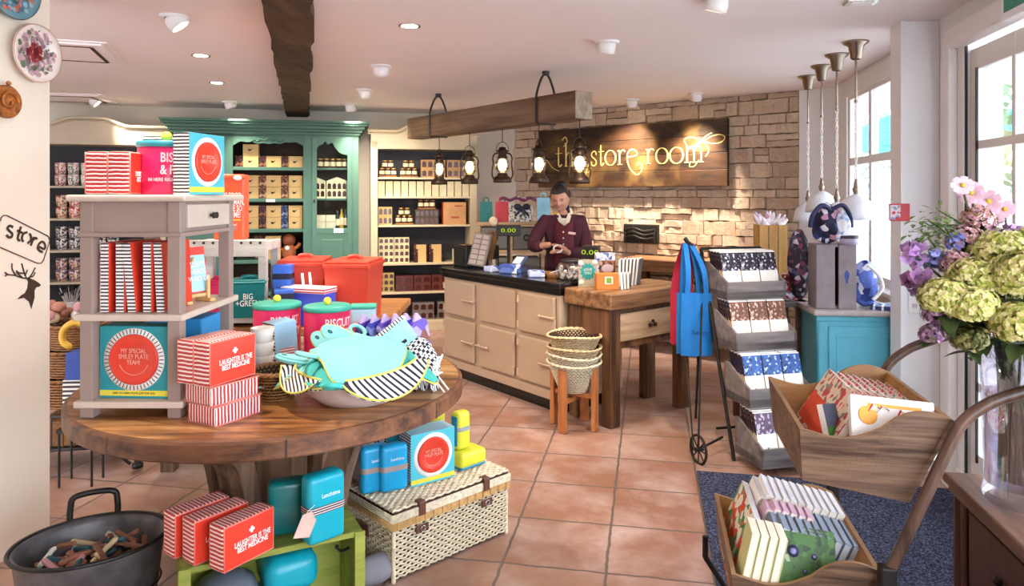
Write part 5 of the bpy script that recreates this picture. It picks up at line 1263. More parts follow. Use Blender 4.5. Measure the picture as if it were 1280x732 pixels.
mitt('large deep turquoise bib spread over the right rear of the bowl', .13, .02, R(20), .15, .14, .030, BIBT2, ST_B_D, .02, loop=False)
mitt('large pale turquoise bib on top, front and centre of the bowl', .03, -.07, R(-78), .15, .15, .058, BIBT, ST_B_D, .05, loop=False)
# striped cloth hanging over the right front
t = thing('striped_cloth', 'striped bib lining with yellow edge hanging over the right front of the white bowl', 'bib', bp + (TZ,), 0)
def SC_(u, v):
    a = R(-88 + 78 * u); r0 = .215 + .045 * v; z = .12 - .075 * v * math.sin(PI * min(1, max(0, u))) ** .7 + .012 * u
    return Vector((r0 * math.cos(a), r0 * math.sin(a), z + .02 * u))
m = MB(); m.grid(SC_, 24, 8); m.grid(lambda u, v: SC_(u, v) + Vector((-.004, .002, -.006)), 24, 8, flip=True); m.build('cloth', stripes('cloth_diag', 'f6f2ec', '23202e', 'x', 50, .55, .0, .8, diag=('z', 1.2)), t, fix=False)
m = MB(); m.tube([SC_(i / 24, 1) for i in range(25)], .0035, 6); m.tube([SC_(i / 24, 0) + Vector((0, 0, .002)) for i in range(25)], .004, 6); m.build('piping', PIPE, t)
t = thing('striped_cloth', 'striped bib lining with yellow edge hanging over the left front of the white bowl', 'bib', bp + (TZ,), 0)
def SC2(u, v):
    a = R(-172 + 62 * u); r0 = .21 + .05 * v; z = .118 - .05 * v * math.sin(PI * min(1, max(0, u))) ** .7 + .012 * (1 - u)
    return Vector((r0 * math.cos(a), r0 * math.sin(a), z))
m = MB(); m.grid(SC2, 20, 8); m.grid(lambda u, v: SC2(u, v) + Vector((.004, .002, -.006)), 20, 8, flip=True); m.build('cloth', bpy.data.materials['cloth_diag'], t, fix=False)
m = MB(); m.tube([SC2(i / 24, 1) for i in range(25)], .0035, 6); m.tube([SC2(i / 24, 0) + Vector((0, 0, .002)) for i in range(25)], .004, 6); m.build('piping', PIPE, t)
mitt('small pale bib lying over the middle left of the heap, edge towards us', -.07, -.02, R(60), .09, .07, .048, BIBT, ST_B_D, .0, .0)
def tongue(lab, x, y, z, rx_, rz_, sc_=1.0):
    t = thing('quilted_bib', lab, 'bib', (bp[0] + x, bp[1] + y, TZ + z), 0, None, (rx_, R(-48) if rx_ > R(-60) else 0, rz_)); out = [(.029 * sc_ * math.cos(a), .055 * sc_ + .075 * sc_ * math.sin(a) * (1 if math.sin(a) > 0 else .8)) for a in [2 * PI * i / 28 for i in range(28)]]
    m = MB(); m.prism(out, -.006, .006, 'xz'); m.prism([(a * .9, .055 * sc_ + (b - .055 * sc_) * .9) for a, b in out], -.010, .010, 'xz'); m.build('face_cloth', BIBT, t)
    m = MB(); m.tube([(a, 0, b) for a, b in out], .0045, 6, closed=True); m.build('piping', BIBT if sc_ < 1 else PIPE, t)
    m = MB(); m.lathe([(.001, 0), (.006, 0), (.006, .0215), (.001, .0215)], 14, sy=1.8, X=Matrix.Translation((0, .0107, .098 * sc_)) @ Matrix.Rotation(PI / 2, 4, 'X')); m.build('eyelet', mat('eyelet_shadow', '1f5f60', .8) if 'eyelet_shadow' not in bpy.data.materials else bpy.data.materials['eyelet_shadow'], t); return t
tongue('rounded bib end with an eyelet, left of two standing in the heap', -.085, .05, .155, R(-58), R(30), 1.1)
tongue('rounded bib end with an eyelet, right of two standing in the heap', -.02, .075, .165, R(-50), R(42), 1.2)
tongue('rounded bib end with an eyelet lying out over the left rim of the white bowl', -.17, -.02, .135, R(-82), R(78), .95)
# ---- striped/checked mitts standing right
CHK = NT('black_white_check'); v_ = CHK.coord(rot=(0, R(30), 0)); ck = CHK.n('TexChecker'); ck.inputs['Scale'].default_value = 85; CHK.l(v_, ck.inputs['Vector']); ck.inputs['Color1'].default_value = hx('f2eee8'); ck.inputs['Color2'].default_value = hx('221f2a'); CHK.col(ck.outputs[0]); CHK = CHK.set(.75)
p = T(519, 484)
t = thing('oven_mitt', 'large checked oven mitt with a pale turquoise cuff at the right of the table', 'oven mitt', (-.325, 2.71, TZ + .02), R(10))
X = Matrix.Scale(1.2, 4) @ Matrix.Rotation(R(-38), 4, 'Y') @ Matrix.Rotation(R(-14), 4, 'X')
def puff(poly, th, bulge, mi, mb, z0=0):
    n = len(poly); cx = sum(q[0] for q in poly) / n; cz = sum(q[1] for q in poly) / n; rings = []
    vs = []
    for (s, y) in ((1, 0), (.96, -th * .7), (.8, -th), (.45, -th - bulge)): vs += [(cx + (q[0] - cx) * s, y, cz + (q[1] - cz) * s) for q in poly]
    k0 = len(vs); 
    for (s, y) in ((1, 0), (.96, th * .7), (.8, th), (.45, th + bulge)): vs += [(cx + (q[0] - cx) * s, y, cz + (q[1] - cz) * s) for q in poly]
    fs = []
    for h_ in (0, 4):
        for r_ in range(3):
            for i in range(n): j = (i + 1) % n; a = (h_ + r_) * n; fs.append([a + i, a + j, a + n + j, a + n + i])
        fs.append([(h_ + 3) * n + i for i in range(n)])
    mb.add(vs, fs, mi, True, X)
m = MB(); puff([(a[0], a[1]) for a in spl([(-.05, .0, 0), (.03, -.02, 0), (.07, .04, 0), (.06, .12, 0), (-.06, .12, 0), (-.075, .05, 0)], 4, True)], .022, .006, 0, m); m.build('mitt_body', CHK, t)
m = MB(); m.b(-.058, .058, -.024, .024, .12, .20, bev=.01, X=X); m.build('cuff', mat('pale_aqua_cloth', 'a6dede', .7), t)
m = MB(); m.b(-.02, .025, -.0262, -.0245, .13, .14, X=X); m.build('woven_label', BLACKM, t)
m = MB(); m.b(-.062, .062, -.026, .026, .193, .207, bev=.005, X=X); m.build('striped_hem', ST_B_D, t)
t = thing('tea_towel', 'striped tea towel bunched at the foot of the checked mitt', 'tea towel', (-.335, 2.65, TZ), R(5)); m = MB(); m.grid(lambda u, v: ((u - .5) * .12, -.05 + .09 * v + .01 * math.sin(u * 14), .004 + .08 * math.sin(PI * v) * (.6 + .4 * u) + .012 * math.sin(u * 19)), 20, 14); m.build('cloth', stripes('towel_stripe', 'f4f0ea', '1f1c28', 'x', 75, .5, .004, diag=('y', .8)), t, fix=False)
p = T(462, 470)
t = thing('pot_holder', 'small turquoise pot holder with striped edge and a black bow behind the bowl', 'pot holder', (p[0], p[1] + .02, TZ + .02), R(20)); m = MB(); m.b(-.055, .055, -.012, .012, 0, .12, bev=.008, seg=3, X=Matrix.Rotation(R(-14), 4, 'Y')); m.build('pad', ST_B_D, t)
m = MB(); m.b(-.04, .04, -.0145, -.0125, .012, .085, X=Matrix.Rotation(R(-14), 4, 'Y')); m.build('pocket', BIBT2, t)
for i, (px_, py_) in enumerate(((455, 438), (497, 452))):
    q = T(px_ , 480); t = thing('ribbon_bow', ['black and white ribbon bow, left, behind the bib heap', 'black and white ribbon bow at the left of the checked mitt'][i], 'bow', (q[0], 2.62, TZ + .15 - .02 * i), R(-10)); m = MB()
    for s in (-1, 1): m.tube(spl([(0, 0, 0), (s * .02, -.008, .016), (s * .032, 0, .0), (s * .018, .004, -.014)], 5, True), .0045, 6, closed=True); m.tube(spl([(0, 0, 0), (s * .012, 0, -.02), (s * .03, 0, -.035)]), .005, 6)
    m.ball((0, -.004, 0), .007, 8); m.build('ribbon', ST_B_D, t)
# ---- white miniature deckchair
p = T(546, 478); t = thing('mini_deckchair', 'tiny white folding chair at the right edge of the round table', 'ornament', (-.283, 2.62, TZ), R(-20)); m = MB()
for s in (-.018, .018): m.tube([(-.03, s, 0), (.02, s, .13)], .0035, 6); m.tube([(.045, s, 0), (-.02, s, .07)], .0035, 6); m.tube([(-.025, s, .062), (.02, s, .062)], .0035, 6)
for k in range(4): m.tube([(-.02 + k * .012, -.02, .062), (-.02 + k * .012, .02, .062)], .003, 5)
for k in range(3): m.tube([(.004 + k * .006, -.02, .09 + k * .016), (.004 + k * .006, .02, .09 + k * .016)], .003, 5)
m.build('frame', WHITE, t)

# ================================================================ UNDER THE TABLE: lime crate, hamper
cA = ang(.89, .456); pc = G(225, 712, CZ); 
t = thing('lime_crate', 'lime green painted wooden crate on its side in the bottom left foreground', 'crate', (pc[0], pc[1], 0), cA)
CWd, CDp = .57, .26; m = MB(); m.b(0, CWd, 0, CDp, CZ - .02, CZ, bev=.003); m.build('top_board', LIME, t)
m = MB(); m.b(0, .022, 0, CDp, .02, CZ - .02, bev=.003); m.build('side_board', LIME, t); m = MB(); m.b(CWd - .022, CWd, 0, CDp, .02, CZ - .02, bev=.003); m.build('side_board', LIME, t)
m = MB(); m.b(0, CWd, 0, CDp, 0, .02); m.build('bottom_board', LIME, t); m = MB(); m.b(.02, CWd - .02, CDp - .02, CDp, .02, CZ - .02); m.build('back_board', LIME, t)
m = MB(); m.b(-.006, .03, -.008, .0, 0, CZ, bev=.002); m.build('edge_strip', LIME, t)
m = MB(); m.b(CWd - .03, CWd + .006, -.008, 0, 0, CZ, bev=.002); m.build('edge_strip', LIME, t)
def CR(x, y, z=CZ): return fr((pc[0], pc[1]), cA, x, y) + (z,)
def lunchbox(lab, loc, rz, w, d, h, mt, band=None, bandz=.45, wm=None, group=None, words='Lunchtime'):
    t = thing('lunch_box', lab, 'lunch box', loc, rz, group)
    m = MB(); m.b(-w / 2, w / 2, -d / 2, d / 2, 0, h, bev=.02, seg=4, smooth=True); m.build('box_body', mt, t)
    rp = [(sx_ * (w / 2 - .019) + .0205 * math.cos(a), sy_ * (d / 2 - .019) + .0205 * math.sin(a)) for sx_, sy_, a0 in ((1, 1, 0), (-1, 1, 90), (-1, -1, 180), (1, -1, 270)) for a in [R(a0 + 18 * i) for i in range(6)]]
    m = MB(); m.prism(rp, h * bandz, h * (bandz + .11), 'xy'); m.build('elastic_band', band or BAND, t)
    if words: text(words, h * .09, WHITE, t, (.01, -d / 2 - .0008, h * .7), sx=.8)
    return t
pl = off(387, 686, CZ, R(44), .135, .07)
lunchbox('upright turquoise lunch box with a plum striped band, at the right on the lime crate', pl, R(44), .135, .07, .225, TURQ)
t = thing('price_tag', 'cream card price tag tied to the turquoise lunch box', 'tag', fr(pl[:2], R(44), -.085, -.04) + (CZ + .085,), R(30)); m = MB(); m.prism([(-.025, -.045), (.025, -.035), (.03, .02), (.005, .045), (-.02, .03)], -.001, .001, 'xz', X=Matrix.Rotation(R(20), 4, 'Y')); m.build('card', mat('tag_card', 'd8b8a8', .7), t); m = MB(); m.tube([(0.005, 0, .04), (.03, -.002, .06)], .001, 4); m.build('string', WHITE, t)
q = off(345, 681, CZ, R(40), .13, .07)
lunchbox('dark teal lunch box behind the turquoise one on the lime crate', (q[0] - .02, q[1] + .03, CZ), R(20), .13, .075, .18, TURQ_D, TURQ_D, words=None)
t = thing('ribbed_bowl', 'grey ribbed bowl upside down inside the lime crate', 'bowl', CR(.14, .12, .021), 0); m = MB(); m.lathe([(.11, 0), (.115, .02), (.105, .14), (.09, .2), (.05, .225), (.001, .23)], 60, rib=(30, .03)); m.build('bowl', mat('grey_ribbed_enamel', '6c7280', .3), t)
for i, (x, z, r_, lab) in enumerate(((.33, .022, 0, 'lower turquoise tin lying inside the lime crate'), (.345, .15, .06, 'upper turquoise tin lying inside the lime crate'))):
    t = thing('round_tin', lab, 'tin', CR(x, .16, z), cA + r_); m = MB(); m.b(-.09, .09, -.1, .1, 0, .125, bev=.045, seg=5, smooth=True); m.build('tin_body', TURQ, t)
t = thing('metal_hook', 'small dark metal hook on the inner side of the lime crate', 'hook', CR(CWd - .023, .1, .25), cA); m = MB(); m.tube(spl([(0, 0, 0), (-.03, -.01, 0), (-.045, -.01, .015)]), .005, 6); m.ball((-.045, -.01, .018), .008, 8); m.build('hook', BLACKM, t)
# hamper
HA_ = ang(.727, .686); hp = (-.459, 2.73); HL, HD, HH = .61, .42, .285
t = thing('wicker_hamper', 'large pale wicker hamper with leather straps under the right of the round table', 'hamper', hp + (0,), HA_)
def weave_wall(m, x0, y0, x1, y1, z0, z1, nrm, rows, stakes, r_=.0042):
    Lw = math.hypot(x1 - x0, y1 - y0); dx, dy = (x1 - x0) / Lw, (y1 - y0) / Lw
    for j in range(rows):
        z = z0 + (z1 - z0) * (j + .5) / rows; pts = []
        for i in range(stakes * 2 + 1):
            s = Lw * i / (stakes * 2); o_ = (.004 if (i // 1 + 2 * j) % 4 < 2 else -.003) if True else 0
            o_ = .0045 * math.sin(PI * i / 2 + (j % 2) * PI)
            pts.append((x0 + dx * s + nrm[0] * (o_ + .003), y0 + dy * s + nrm[1] * (o_ + .003), z + .0012 * math.sin(i)))
        m.tube(pts, r_, 4)
    for i in range(stakes + 1):
        s = Lw * i / stakes; m.tube([(x0 + dx * s, y0 + dy * s, z0), (x0 + dx * s, y0 + dy * s, z1)], .003, 4)
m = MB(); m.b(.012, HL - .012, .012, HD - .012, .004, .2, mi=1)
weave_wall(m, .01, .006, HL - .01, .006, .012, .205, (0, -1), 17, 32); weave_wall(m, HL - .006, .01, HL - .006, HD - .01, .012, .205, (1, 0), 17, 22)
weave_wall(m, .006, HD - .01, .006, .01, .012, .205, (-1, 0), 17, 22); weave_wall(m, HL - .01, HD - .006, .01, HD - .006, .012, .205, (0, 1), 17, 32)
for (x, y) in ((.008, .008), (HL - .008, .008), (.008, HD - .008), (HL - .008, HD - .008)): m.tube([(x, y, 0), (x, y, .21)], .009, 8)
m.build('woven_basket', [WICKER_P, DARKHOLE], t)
def band(m, z0, z1, o_):
    for z in [z0 + (z1 - z0) * k / 3 for k in range(4)]: m.tube([(-o_, -o_, z), (HL + o_, -o_, z), (HL + o_, HD + o_, z), (-o_, HD + o_, z)], .0052, 6, closed=True)
m = MB(); band(m, .207, .228, .002)
for i in range(14): x = .02 + i * (HL - .04) / 13; m.b(x - .004, x + .004, -.009, -.002, .203, .232)
m.build('rim_band', mat('rim_cane', 'c99e62', .5, var=.2, vs_=50), t)
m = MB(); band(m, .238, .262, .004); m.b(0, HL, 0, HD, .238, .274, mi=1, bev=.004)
for j in range(26):
    y = .005 + (HD - .01) * j / 25; m.tube([(HL * i / 60, y, .278 + .003 * math.sin(PI * i / 2 + (j % 2) * PI)) for i in range(61)], .0065, 4)
for i in range(31): x = HL * i / 30; m.tube([(x, 0, .277), (x, HD, .277)], .003, 4)
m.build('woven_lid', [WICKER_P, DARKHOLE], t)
for x in (.13, .47):
    m = MB(); m.b(x - .016, x + .016, -.016, .02, .262, .288, bev=.004); m.b(x - .016, x + .016, -.0165, -.010, .232, .286, bev=.003); m.build('lid_strap', LEATHER, t)
    m = MB(); m.b(x - .03, x + .03, -.017, -.010, .165, .197, bev=.008, seg=3); s_ = m.build('strap_plate', LEATHER, t); m = MB(); m.tube([(x + .011 * math.cos(a), -.019, .181 + .011 * math.sin(a)) for a in [2 * PI * i / 16 for i in range(16)]], .0025, 5, closed=True); m.build('buckle', CHROME, s_)
m = MB(); m.b(-.014, -.006, .16, .26, .13, .175, bev=.01); m.build('side_handle', LEATHER, t)
def HM(x, y, z=.289): return fr(hp, HA_, x, y) + (z,)
lb = lunchbox('front turquoise lunch box of the pair on the wicker hamper', HM(.105, .16), HA_ - R(12), .12, .06, .19, mat('sky_turquoise', '1c9fd0', .35), mat('brown_band', 'a08a80', .6))
dup(lb, HM(.04, .20), HA_ - R(12), 'rear turquoise lunch box of the pair on the wicker hamper')
plate_box('blue boxed red plate standing on the wicker hamper', HM(.28, .16), HA_ - R(8), .21, .11, .215, sides=ST_B_Z, small=True, words='MY SPECIAL\nSMILEY PLATE', top=LTBLUE)
t = thing('striped_boxed_mugs', 'turquoise box standing behind the boxed plate on the hamper', 'box', HM(.27, .33), HA_ - R(6)); m = MB(); m.b(-.10, .10, -.05, .05, 0, .25, bev=.002, pick=lambda n: 1 if abs(n[0]) > .7 else 0); m.build('carton', [mat('aqua_card', '2fb4c8', .5), ST_B_Z], t)
t = thing('drink_bottle', 'yellow lunch box lying flat on the hamper under the upright one', 'lunch box', HM(.50, .16), HA_); m = MB(); m.b(-.075, .075, -.055, .055, .006, .075, bev=.018, seg=4, smooth=True); m.build('box_body', YELLOW, t); m = MB(); m.b(-.072, .072, -.052, .052, 0, .016, bev=.007); m.build('base', mat('base_blue', '2a86a8', .4), t)
yb = lunchbox('upright yellow lunch box with a grey band, standing on the flat one on the hamper', HM(.475, .17, .289 + .076), HA_, .075, .06, .17, YELLOW, mat('grey_band', '9a9aa0', .5), .5, words=None)
m = MB(); m.b(-.039, -.034, -.02, .02, .02, .15, bev=.002); m.build('side_clip', mat('clip_blue', '2a8fb0', .4), yb)
lunchbox('yellow lunch box behind, partly under the table edge on the hamper', HM(.43, .30, .289), HA_, .085, .06, .235, YELLOW, mat('navy_band', '4a4a60', .5), .45, words=None)
for i, (x, y) in enumerate(((.10, .34), (.16, .35))):
    t = thing('striped_boxed_mugs', ['left', 'right'][i] + ' dark striped box in the shade behind the turquoise lunch boxes', 'box', HM(x - .02 + i * .03, y, .289), HA_); m = MB(); m.b(-.04, .04, -.04, .04, 0, .25, bev=.002); m.build('carton', stripes('vert%d' % i, 'd8d8e0', '2a2c44', 'x', 30, .8), t)
t = thing('grey_cushions', 'grey rolled cushion between the crate and the hamper', 'cushion', G(468, 712, .06) + Vector((0, .02, -.06)), R(40)); m = MB(); m.ball((0, 0, .055), .055, 20, sx=1.8); m.build('cover', mat('grey_plush', '8a8890', .9), t)
t = thing('grey_cushions', 'second grey rolled cushion behind the first, by the hamper side', 'cushion', G(455, 690, .06) + Vector((-.03, .1, -.06)), R(40)); m = MB(); m.ball((0, 0, .055), .055, 20, sx=1.8); m.build('cover', bpy.data.materials['grey_plush'], t)

# ================================================================ GALVANISED TUB
tb = (-1.45, 2.44)
t = thing('galvanised_tub', 'oval galvanised metal tub with black handles in the bottom left corner', 'tub', tb + (0,), R(28))
Xo = 1.12
ZINC = mat('dull_zinc', '6c6a6c', .5, .45, var=.45, vs_=10); 
m = MB(); m.lathe([(.001, .01), (.16, .01), (.165, .0), (.18, .0), (.215, .30), (.222, .315), (.212, .315), (.203, .29), (.168, .02), (.001, .02)], 64, sx=1.06, sy=.88); m.build('tub_wall', ZINC, t)
m = MB(); m.tube([(.218 * 1.1 * math.cos(a), .218 * .9 * math.sin(a), .316) for a in [2 * PI * i / 64 for i in range(64)]], .007, 6, closed=True)
m.tube([(.196 * 1.1 * math.cos(a), .196 * .9 * math.sin(a), .15) for a in [2 * PI * i / 64 for i in range(64)]], .004, 6, closed=True); m.build('rolled_rim', BLACKM, t)
for s in (1,):
    m = MB(); y = s * .19; m.tube(spl([(-.075 , y, .28), (-.075, y * 1.03, .36), (-.055, y * 1.05, .40), (.055, y * 1.05, .40), (.075, y * 1.03, .36), (.075, y, .28)]), .011, 8); h_ = m.build('handle', BLACKM, t)
    for q in (-.075, .075): m = MB(); m.ball((q, y * .955, .26), .012, 8, sy=.4); m.ball((q, y * .93, .225), .012, 8, sy=.4); m.build('rivet_strap', BRONZE, h_)
for j, z in enumerate((.27, .24)):
    for i in range(10): m = MB(); a = R(10 + 18 * i + 6 * j); rr_ = .2035 - (.29 - z) * .13; m.b(-.014, .014, -.003, .003, -.003, .003, X=Matrix.Translation((rr_ * 1.1 * math.cos(a), rr_ * .9 * math.sin(a), z)) @ Matrix.Rotation(a + PI / 2, 4, 'Z')); m.build('slot', mat('slot_light', '8a6a44', .6) if 'slot_light' not in bpy.data.materials else bpy.data.materials['slot_light'], t)
r = random.Random(12); RB_ = [mat('ribbon_cream', 'd8c49a', .7), mat('ribbon_brown', '8a5a44', .7), mat('ribbon_rust', 'a8705a', .7), mat('ribbon_teal', '2a5a64', .7), mat('ribbon_white', 'dcd8d0', .6), mat('ribbon_pink', 'c08a90', .7)]
nm_ = ['cream', 'brown', 'rust', 'dark teal', 'white', 'dusty pink']
for i in range(48):
    k = [4, 0, 1, 2, 1, 3, 2, 5, 1, 3, 2, 1][i % 12]; a = r.uniform(0, 6.28); q = r.random() ** .5 * .15
    t = thing('wooden_peg', nm_[k] + ' wooden ornament in the jumble inside the galvanised tub', 'ornament', fr(tb, R(28), q * math.cos(a) * 1.1, q * math.sin(a) * .85) + (.235 + r.random() * .06,), r.uniform(0, 6.28), nm_[k] + ' ornaments in the tub', (r.uniform(-.5, .5), r.uniform(-.5, .5), r.uniform(0, 6.28)))
    m = MB(); m.b(-.045, .045, -.009, .009, -.006, .006, bev=.003); m.ball((.045, 0, 0), .014, 8, sz=.6); m.build('carved_shape', RB_[k], t)
t = thing('tub_packing', 'dark cloth filling the galvanised tub under the ornaments', 'cloth', tb + (.03,), R(28)); m = MB(); m.lathe([(.001, 0), (.165, 0), (.178, .17), (.10, .205), (.001, .21)], 32, sx=1.1, sy=.9); m.build('cloth', mat('dark_cloth', '3a302c', .95), t)
t = thing('white_plate', 'white card label lying in the front of the galvanised tub', 'card', fr(tb, R(28), -.04, -.12) + (.245,), R(20)); m = MB(); m.b(-.05, .05, -.028, .028, 0, .004, bev=.001, X=Matrix.Rotation(.25, 4, 'X')); m.build('card', WHITE, t)

# ================================================================ FAR LEFT CLUTTER below the arched dresser
t = thing('wire_cart', 'low black wire cart with curled legs behind the round table at far left', 'cart', (-2.42, 4.02, 0), R(10))
m = MB()
for x in (-.2, .22):
    for y in (-.15, .15): m.tube(spl([(x, y, .3), (x * .9, y, .18), (x * 1.1, y, .06), (x * 1.3, y, .012)]), .009, 6)
for z in (.12, .3): m.tube([(-.22, -.17, z), (.24, -.17, z), (.24, .17, z), (-.22, .17, z)], .006, 6, closed=True)
for i in range(9): x = -.22 + i * .0575; m.tube([(x, -.17, .12), (x, -.17, .3)], .003, 5)
m.b(-.22, .24, -.17, .17, .11, .118); m.build('frame', BLACKM, t)
t = thing('grid_crate', 'brown crate with a white grid side on the wire cart', 'crate', (-2.46, 4.02, .119), R(10)); m = MB(); m.b(-.16, .16, -.12, .12, 0, .14, bev=.004, pick=lambda n: 1 if n[0] > .7 else 0); m.build('crate', [WICKER_D, CREAMP], t)
m = MB()
for i in range(5): m.b(.1605, .163, -.12 + i * .055, -.115 + i * .055, 0, .14)
for i in range(4): m.b(.1605, .163, -.12, .12, .01 + i * .04, .014 + i * .04)
m.build('grid_lines', BLACKM, t)
for i, (z, r0, r1, h, lab) in enumerate(((.32, .15, .18, .16, 'lowest brown wicker basket in the pile at far left'), (.48, .14, .17, .15, 'second brown wicker basket in the pile at far left'), (.63, .13, .165, .14, 'third brown wicker basket in the pile at far left'))):
    basket(lab, (-2.50 , 4.05 + .01 * i, z), r0, r1, h, WICKER_D, n=26, rows=10, tw=.007)
t = thing('toy_banana', 'curved yellow wooden banana hanging beside the baskets at far left', 'toy', (-2.29, 3.70, .765), R(10)); m = MB(); m.tube(spl([(.05, 0, .06), (0, 0, .07), (-.05, 0, .03), (-.05, 0, -.03), (-.01, 0, -.06)]), [.008] + [.018] * 22 + [.012, .008], 8); m.build('banana', mat('banana', 'd0a030', .5), t)
for i, (x, z, h, w, c, lab) in enumerate(((-2.25, .3, .25, .13, None, 'striped carton standing at far left behind the tower leg'), (-2.24, .55, .14, .12, '1f3f90', 'blue box on top of the striped carton at far left'))):
    t = thing('stacked_carton', lab, 'box', (x, 3.7, z), R(5)); m = MB(); m.b(-w / 2, w / 2, -.06, .06, 0, h, bev=.004); m.build('carton', stripes('far_stripe', 'e0d8cc', '2a2a38', 'z', 45, .45) if c is None else mat('box_blue_far', c, .5), t)
t = thing('wire_stand', 'low black wire stand under the striped carton at far left', 'stand', (-2.25, 3.70, 0), R(5)); m = MB(); m.b(-.09, .09, -.07, .07, .28, .3)
for x in (-.08, .08):
    for y in (-.06, .06): m.tube([(x, y, 0), (x, y, .29)], .006, 6)
m.build('frame', BLACKM, t)
r = random.Random(31)
for i in range(14):
    k = [2, 0, 1, 4, 5, 1][i % 6]
    t = thing('soft_toy', ['rust', 'cream', 'brown', 'white', 'pink', 'brown'][i % 6] + ' small fabric ornament heaped over the baskets at far left', 'ornament', (-2.60 + .24 * r.random(), 3.94 + .2 * r.random(), .78 + .05 * (i // 6) + .02 * r.random()), r.uniform(0, 6), ['rust', 'cream', 'brown', 'white', 'pink', 'brown'][i % 6] + ' ornaments over the baskets')
    m = MB(); m.ball((0, 0, .03), .032, 10, sx=1.3); m.ball((.04, 0, .05), .02, 8); m.build('body', RB_[k], t)
t = thing('furniture_castor', 'black castor foot on the tiles behind the round table', 'castor', G(172, 588) , 0); m = MB(); m.lathe([(.001, -.012), (.028, -.012), (.028, .012), (.001, .012)], 18, (0, 0, .03), X=None); m.b(-.012, .012, -.012, .012, .03, .1); m.build('wheel', BLACKM, t)

# ================================================================ WALL DECORATIONS on the left wall (frame: wall end at (-2.044, 3.13), +x' is out of the wall)
WO = (-2.044, 3.13)
def WL(px, py, outw=0.0):      # a point of the wall face under a pixel of the photograph
    r_ = (px - 640) / 885; a = (-2.044 + outw * .982 - r_ * (3.13 - outw * .189)) / (r_ * .982 - .189); Y = 3.13 - outw * .189 + a * .982
    return Vector((-2.044 + outw * .982 + .189 * a, Y, 1.5 - (py - 244) * Y / 885))
WR = GA + PI / 2       # local x along the wall away from the camera, local -y out of the wall
def plate(lab, px, py, r_, base, rimc, cols, name='wall_plate'):
    p = WL(px, py, .02); t = thing(name, lab, 'plate', p, WR); X = Matrix.Rotation(PI / 2, 4, 'X')
    m = MB(); m.lathe([(.001, 0), (r_ * .6, 0), (r_ * .7, .008), (r_, .022), (r_ + .002, .018), (r_ * .7, -.006), (.001, -.014)], 48, X=X); m.build('plate', mat('china_' + str(px), base, .25), t)
    m = MB(); m.lathe([(r_ * .985, .0235), (r_ * 1.005, .0225), (r_ * 1.005, .019), (r_ * .97, .02)], 48, X=X); m.build('gilt_edge', mat('plate_edge_' + str(px), rimc, .4), t)
    rr_ = random.Random(px + 99); nb = 210; m = MB()
    for i in range(nb):
        q = rr_.random() ** .7 * r_ * .8; a = rr_.uniform(0, 6.28); s = rr_.uniform(.005, .015); mi = 0 if q < r_ * .33 else rr_.choice([1, 2, 3])
        zz = .0022 + (0 if q < r_ * .55 else (q - r_ * .55) / (r_ * .25) * .015)
        m.add([(q * math.cos(a) + s * math.cos(b_) * rr_.uniform(.6, 1.2), -zz - .0012, q * math.sin(a) + s * math.sin(b_) * rr_.uniform(.6, 1.2)) for b_ in [k * 1.2566 for k in range(5)]], [[0, 1, 2, 3, 4]], mi)
    m.build('painted_flowers', [mat('fl%d_%d' % (px, k), c, .4) for k, c in enumerate(cols)], t, fix=False); return t
plate('white china plate painted with red roses, the large one on the left wall', 43, 67, .122, 'efe2da', 'd8a088', ['a8343c', 'c8a0a8', '6a7a64', 'a88a98'])
plate('blue patterned china plate at the top left corner, mostly cut by the picture edge', 14, -14, .125, '6f98a8', '6a5048', ['e8d8cc', '4a7488', '8ab0bc', 'c8705a'])
t = thing('wall_medallion', 'round golden brown carved medallion on the left wall below the plates', 'ornament', WL(6, 127, .015), WR); m = MB(); X = Matrix.Rotation(PI / 2, 4, 'X')
m.lathe([(.001, .012), (.03, .018), (.05, .01), (.062, .02), (.068, .012), (.068, 0), (.001, 0)], 32, X=X); m.tube(spl([(.045 * math.cos(a) * (1 - a / 9), -.022, .045 * math.sin(a) * (1 - a / 9)) for a in [i * .6 for i in range(12)]], 3), .007, 6); m.ball((0, -.018, .075), .01, 8); m.build('carved_disc', mat('golden_brown', 'a8642c', .4, .2, var=.5, vs_=40, bump=.4), t)
INK = mat('brown_stencil_paint', '3c2718', .6)
t = thing('store_stencil', 'stencilled STORE sign outline painted on the left wall', 'wall sign', WL(30, 300, .001), WR)
o0 = WL(30, 300, .001)
def wl2(px, py): p = WL(px, py, .001); return (math.copysign(math.hypot(p.x - o0.x, p.y - o0.y), p.y - o0.y), p.z - o0.z)
# the frame's outline: a rounded rectangle that runs off to the left of the picture
m = MB()
def rl(pts, w): ribbon(m, [wl2(*p) for p in pts], w, -.001, .0012)
rl([(x, y) for x, y in [tuple(q[:2]) for q in spl([(-20, 258, 0), (-2, 264, 0), (0, 271, 0), (2, 268, 0)], 3)]][:1] + [(-8, 262)], .004)
rl([(0, 276), (1, 272), (4, 269), (8, 269), (60, 295), (62, 300), (61, 304), (54, 325), (51, 329), (47, 329), (0, 309)], .0042)
m.build('outline', INK, t)
g_ = [('S', 10, 290), ('T', 21, 294), ('O', 31, 298), ('R', 41, 304), ('E', 51, 308)]
m = MB(); 
def gl(pts, w=.010): ribbon(m, [wl2(*p) for p in [tuple(q[:2]) for q in spl([(a, b, 0) for a, b in pts], 4)]], w, -.001, .0012)
gl([(16, 284), (12, 282), (9, 285), (12, 289), (15, 292), (14, 296), (10, 296), (8, 293)]); gl([(26, 283), (22, 296), (23, 300), (25, 300)]); gl([(21, 288), (28, 291)])
gl([(34, 290), (29, 292), (27, 298), (29, 302)]); gl([(34, 304), (38, 300), (38, 294), (36, 292)]); gl([(42, 296), (38, 307)]); gl([(41, 300), (44, 297), (46, 299)])
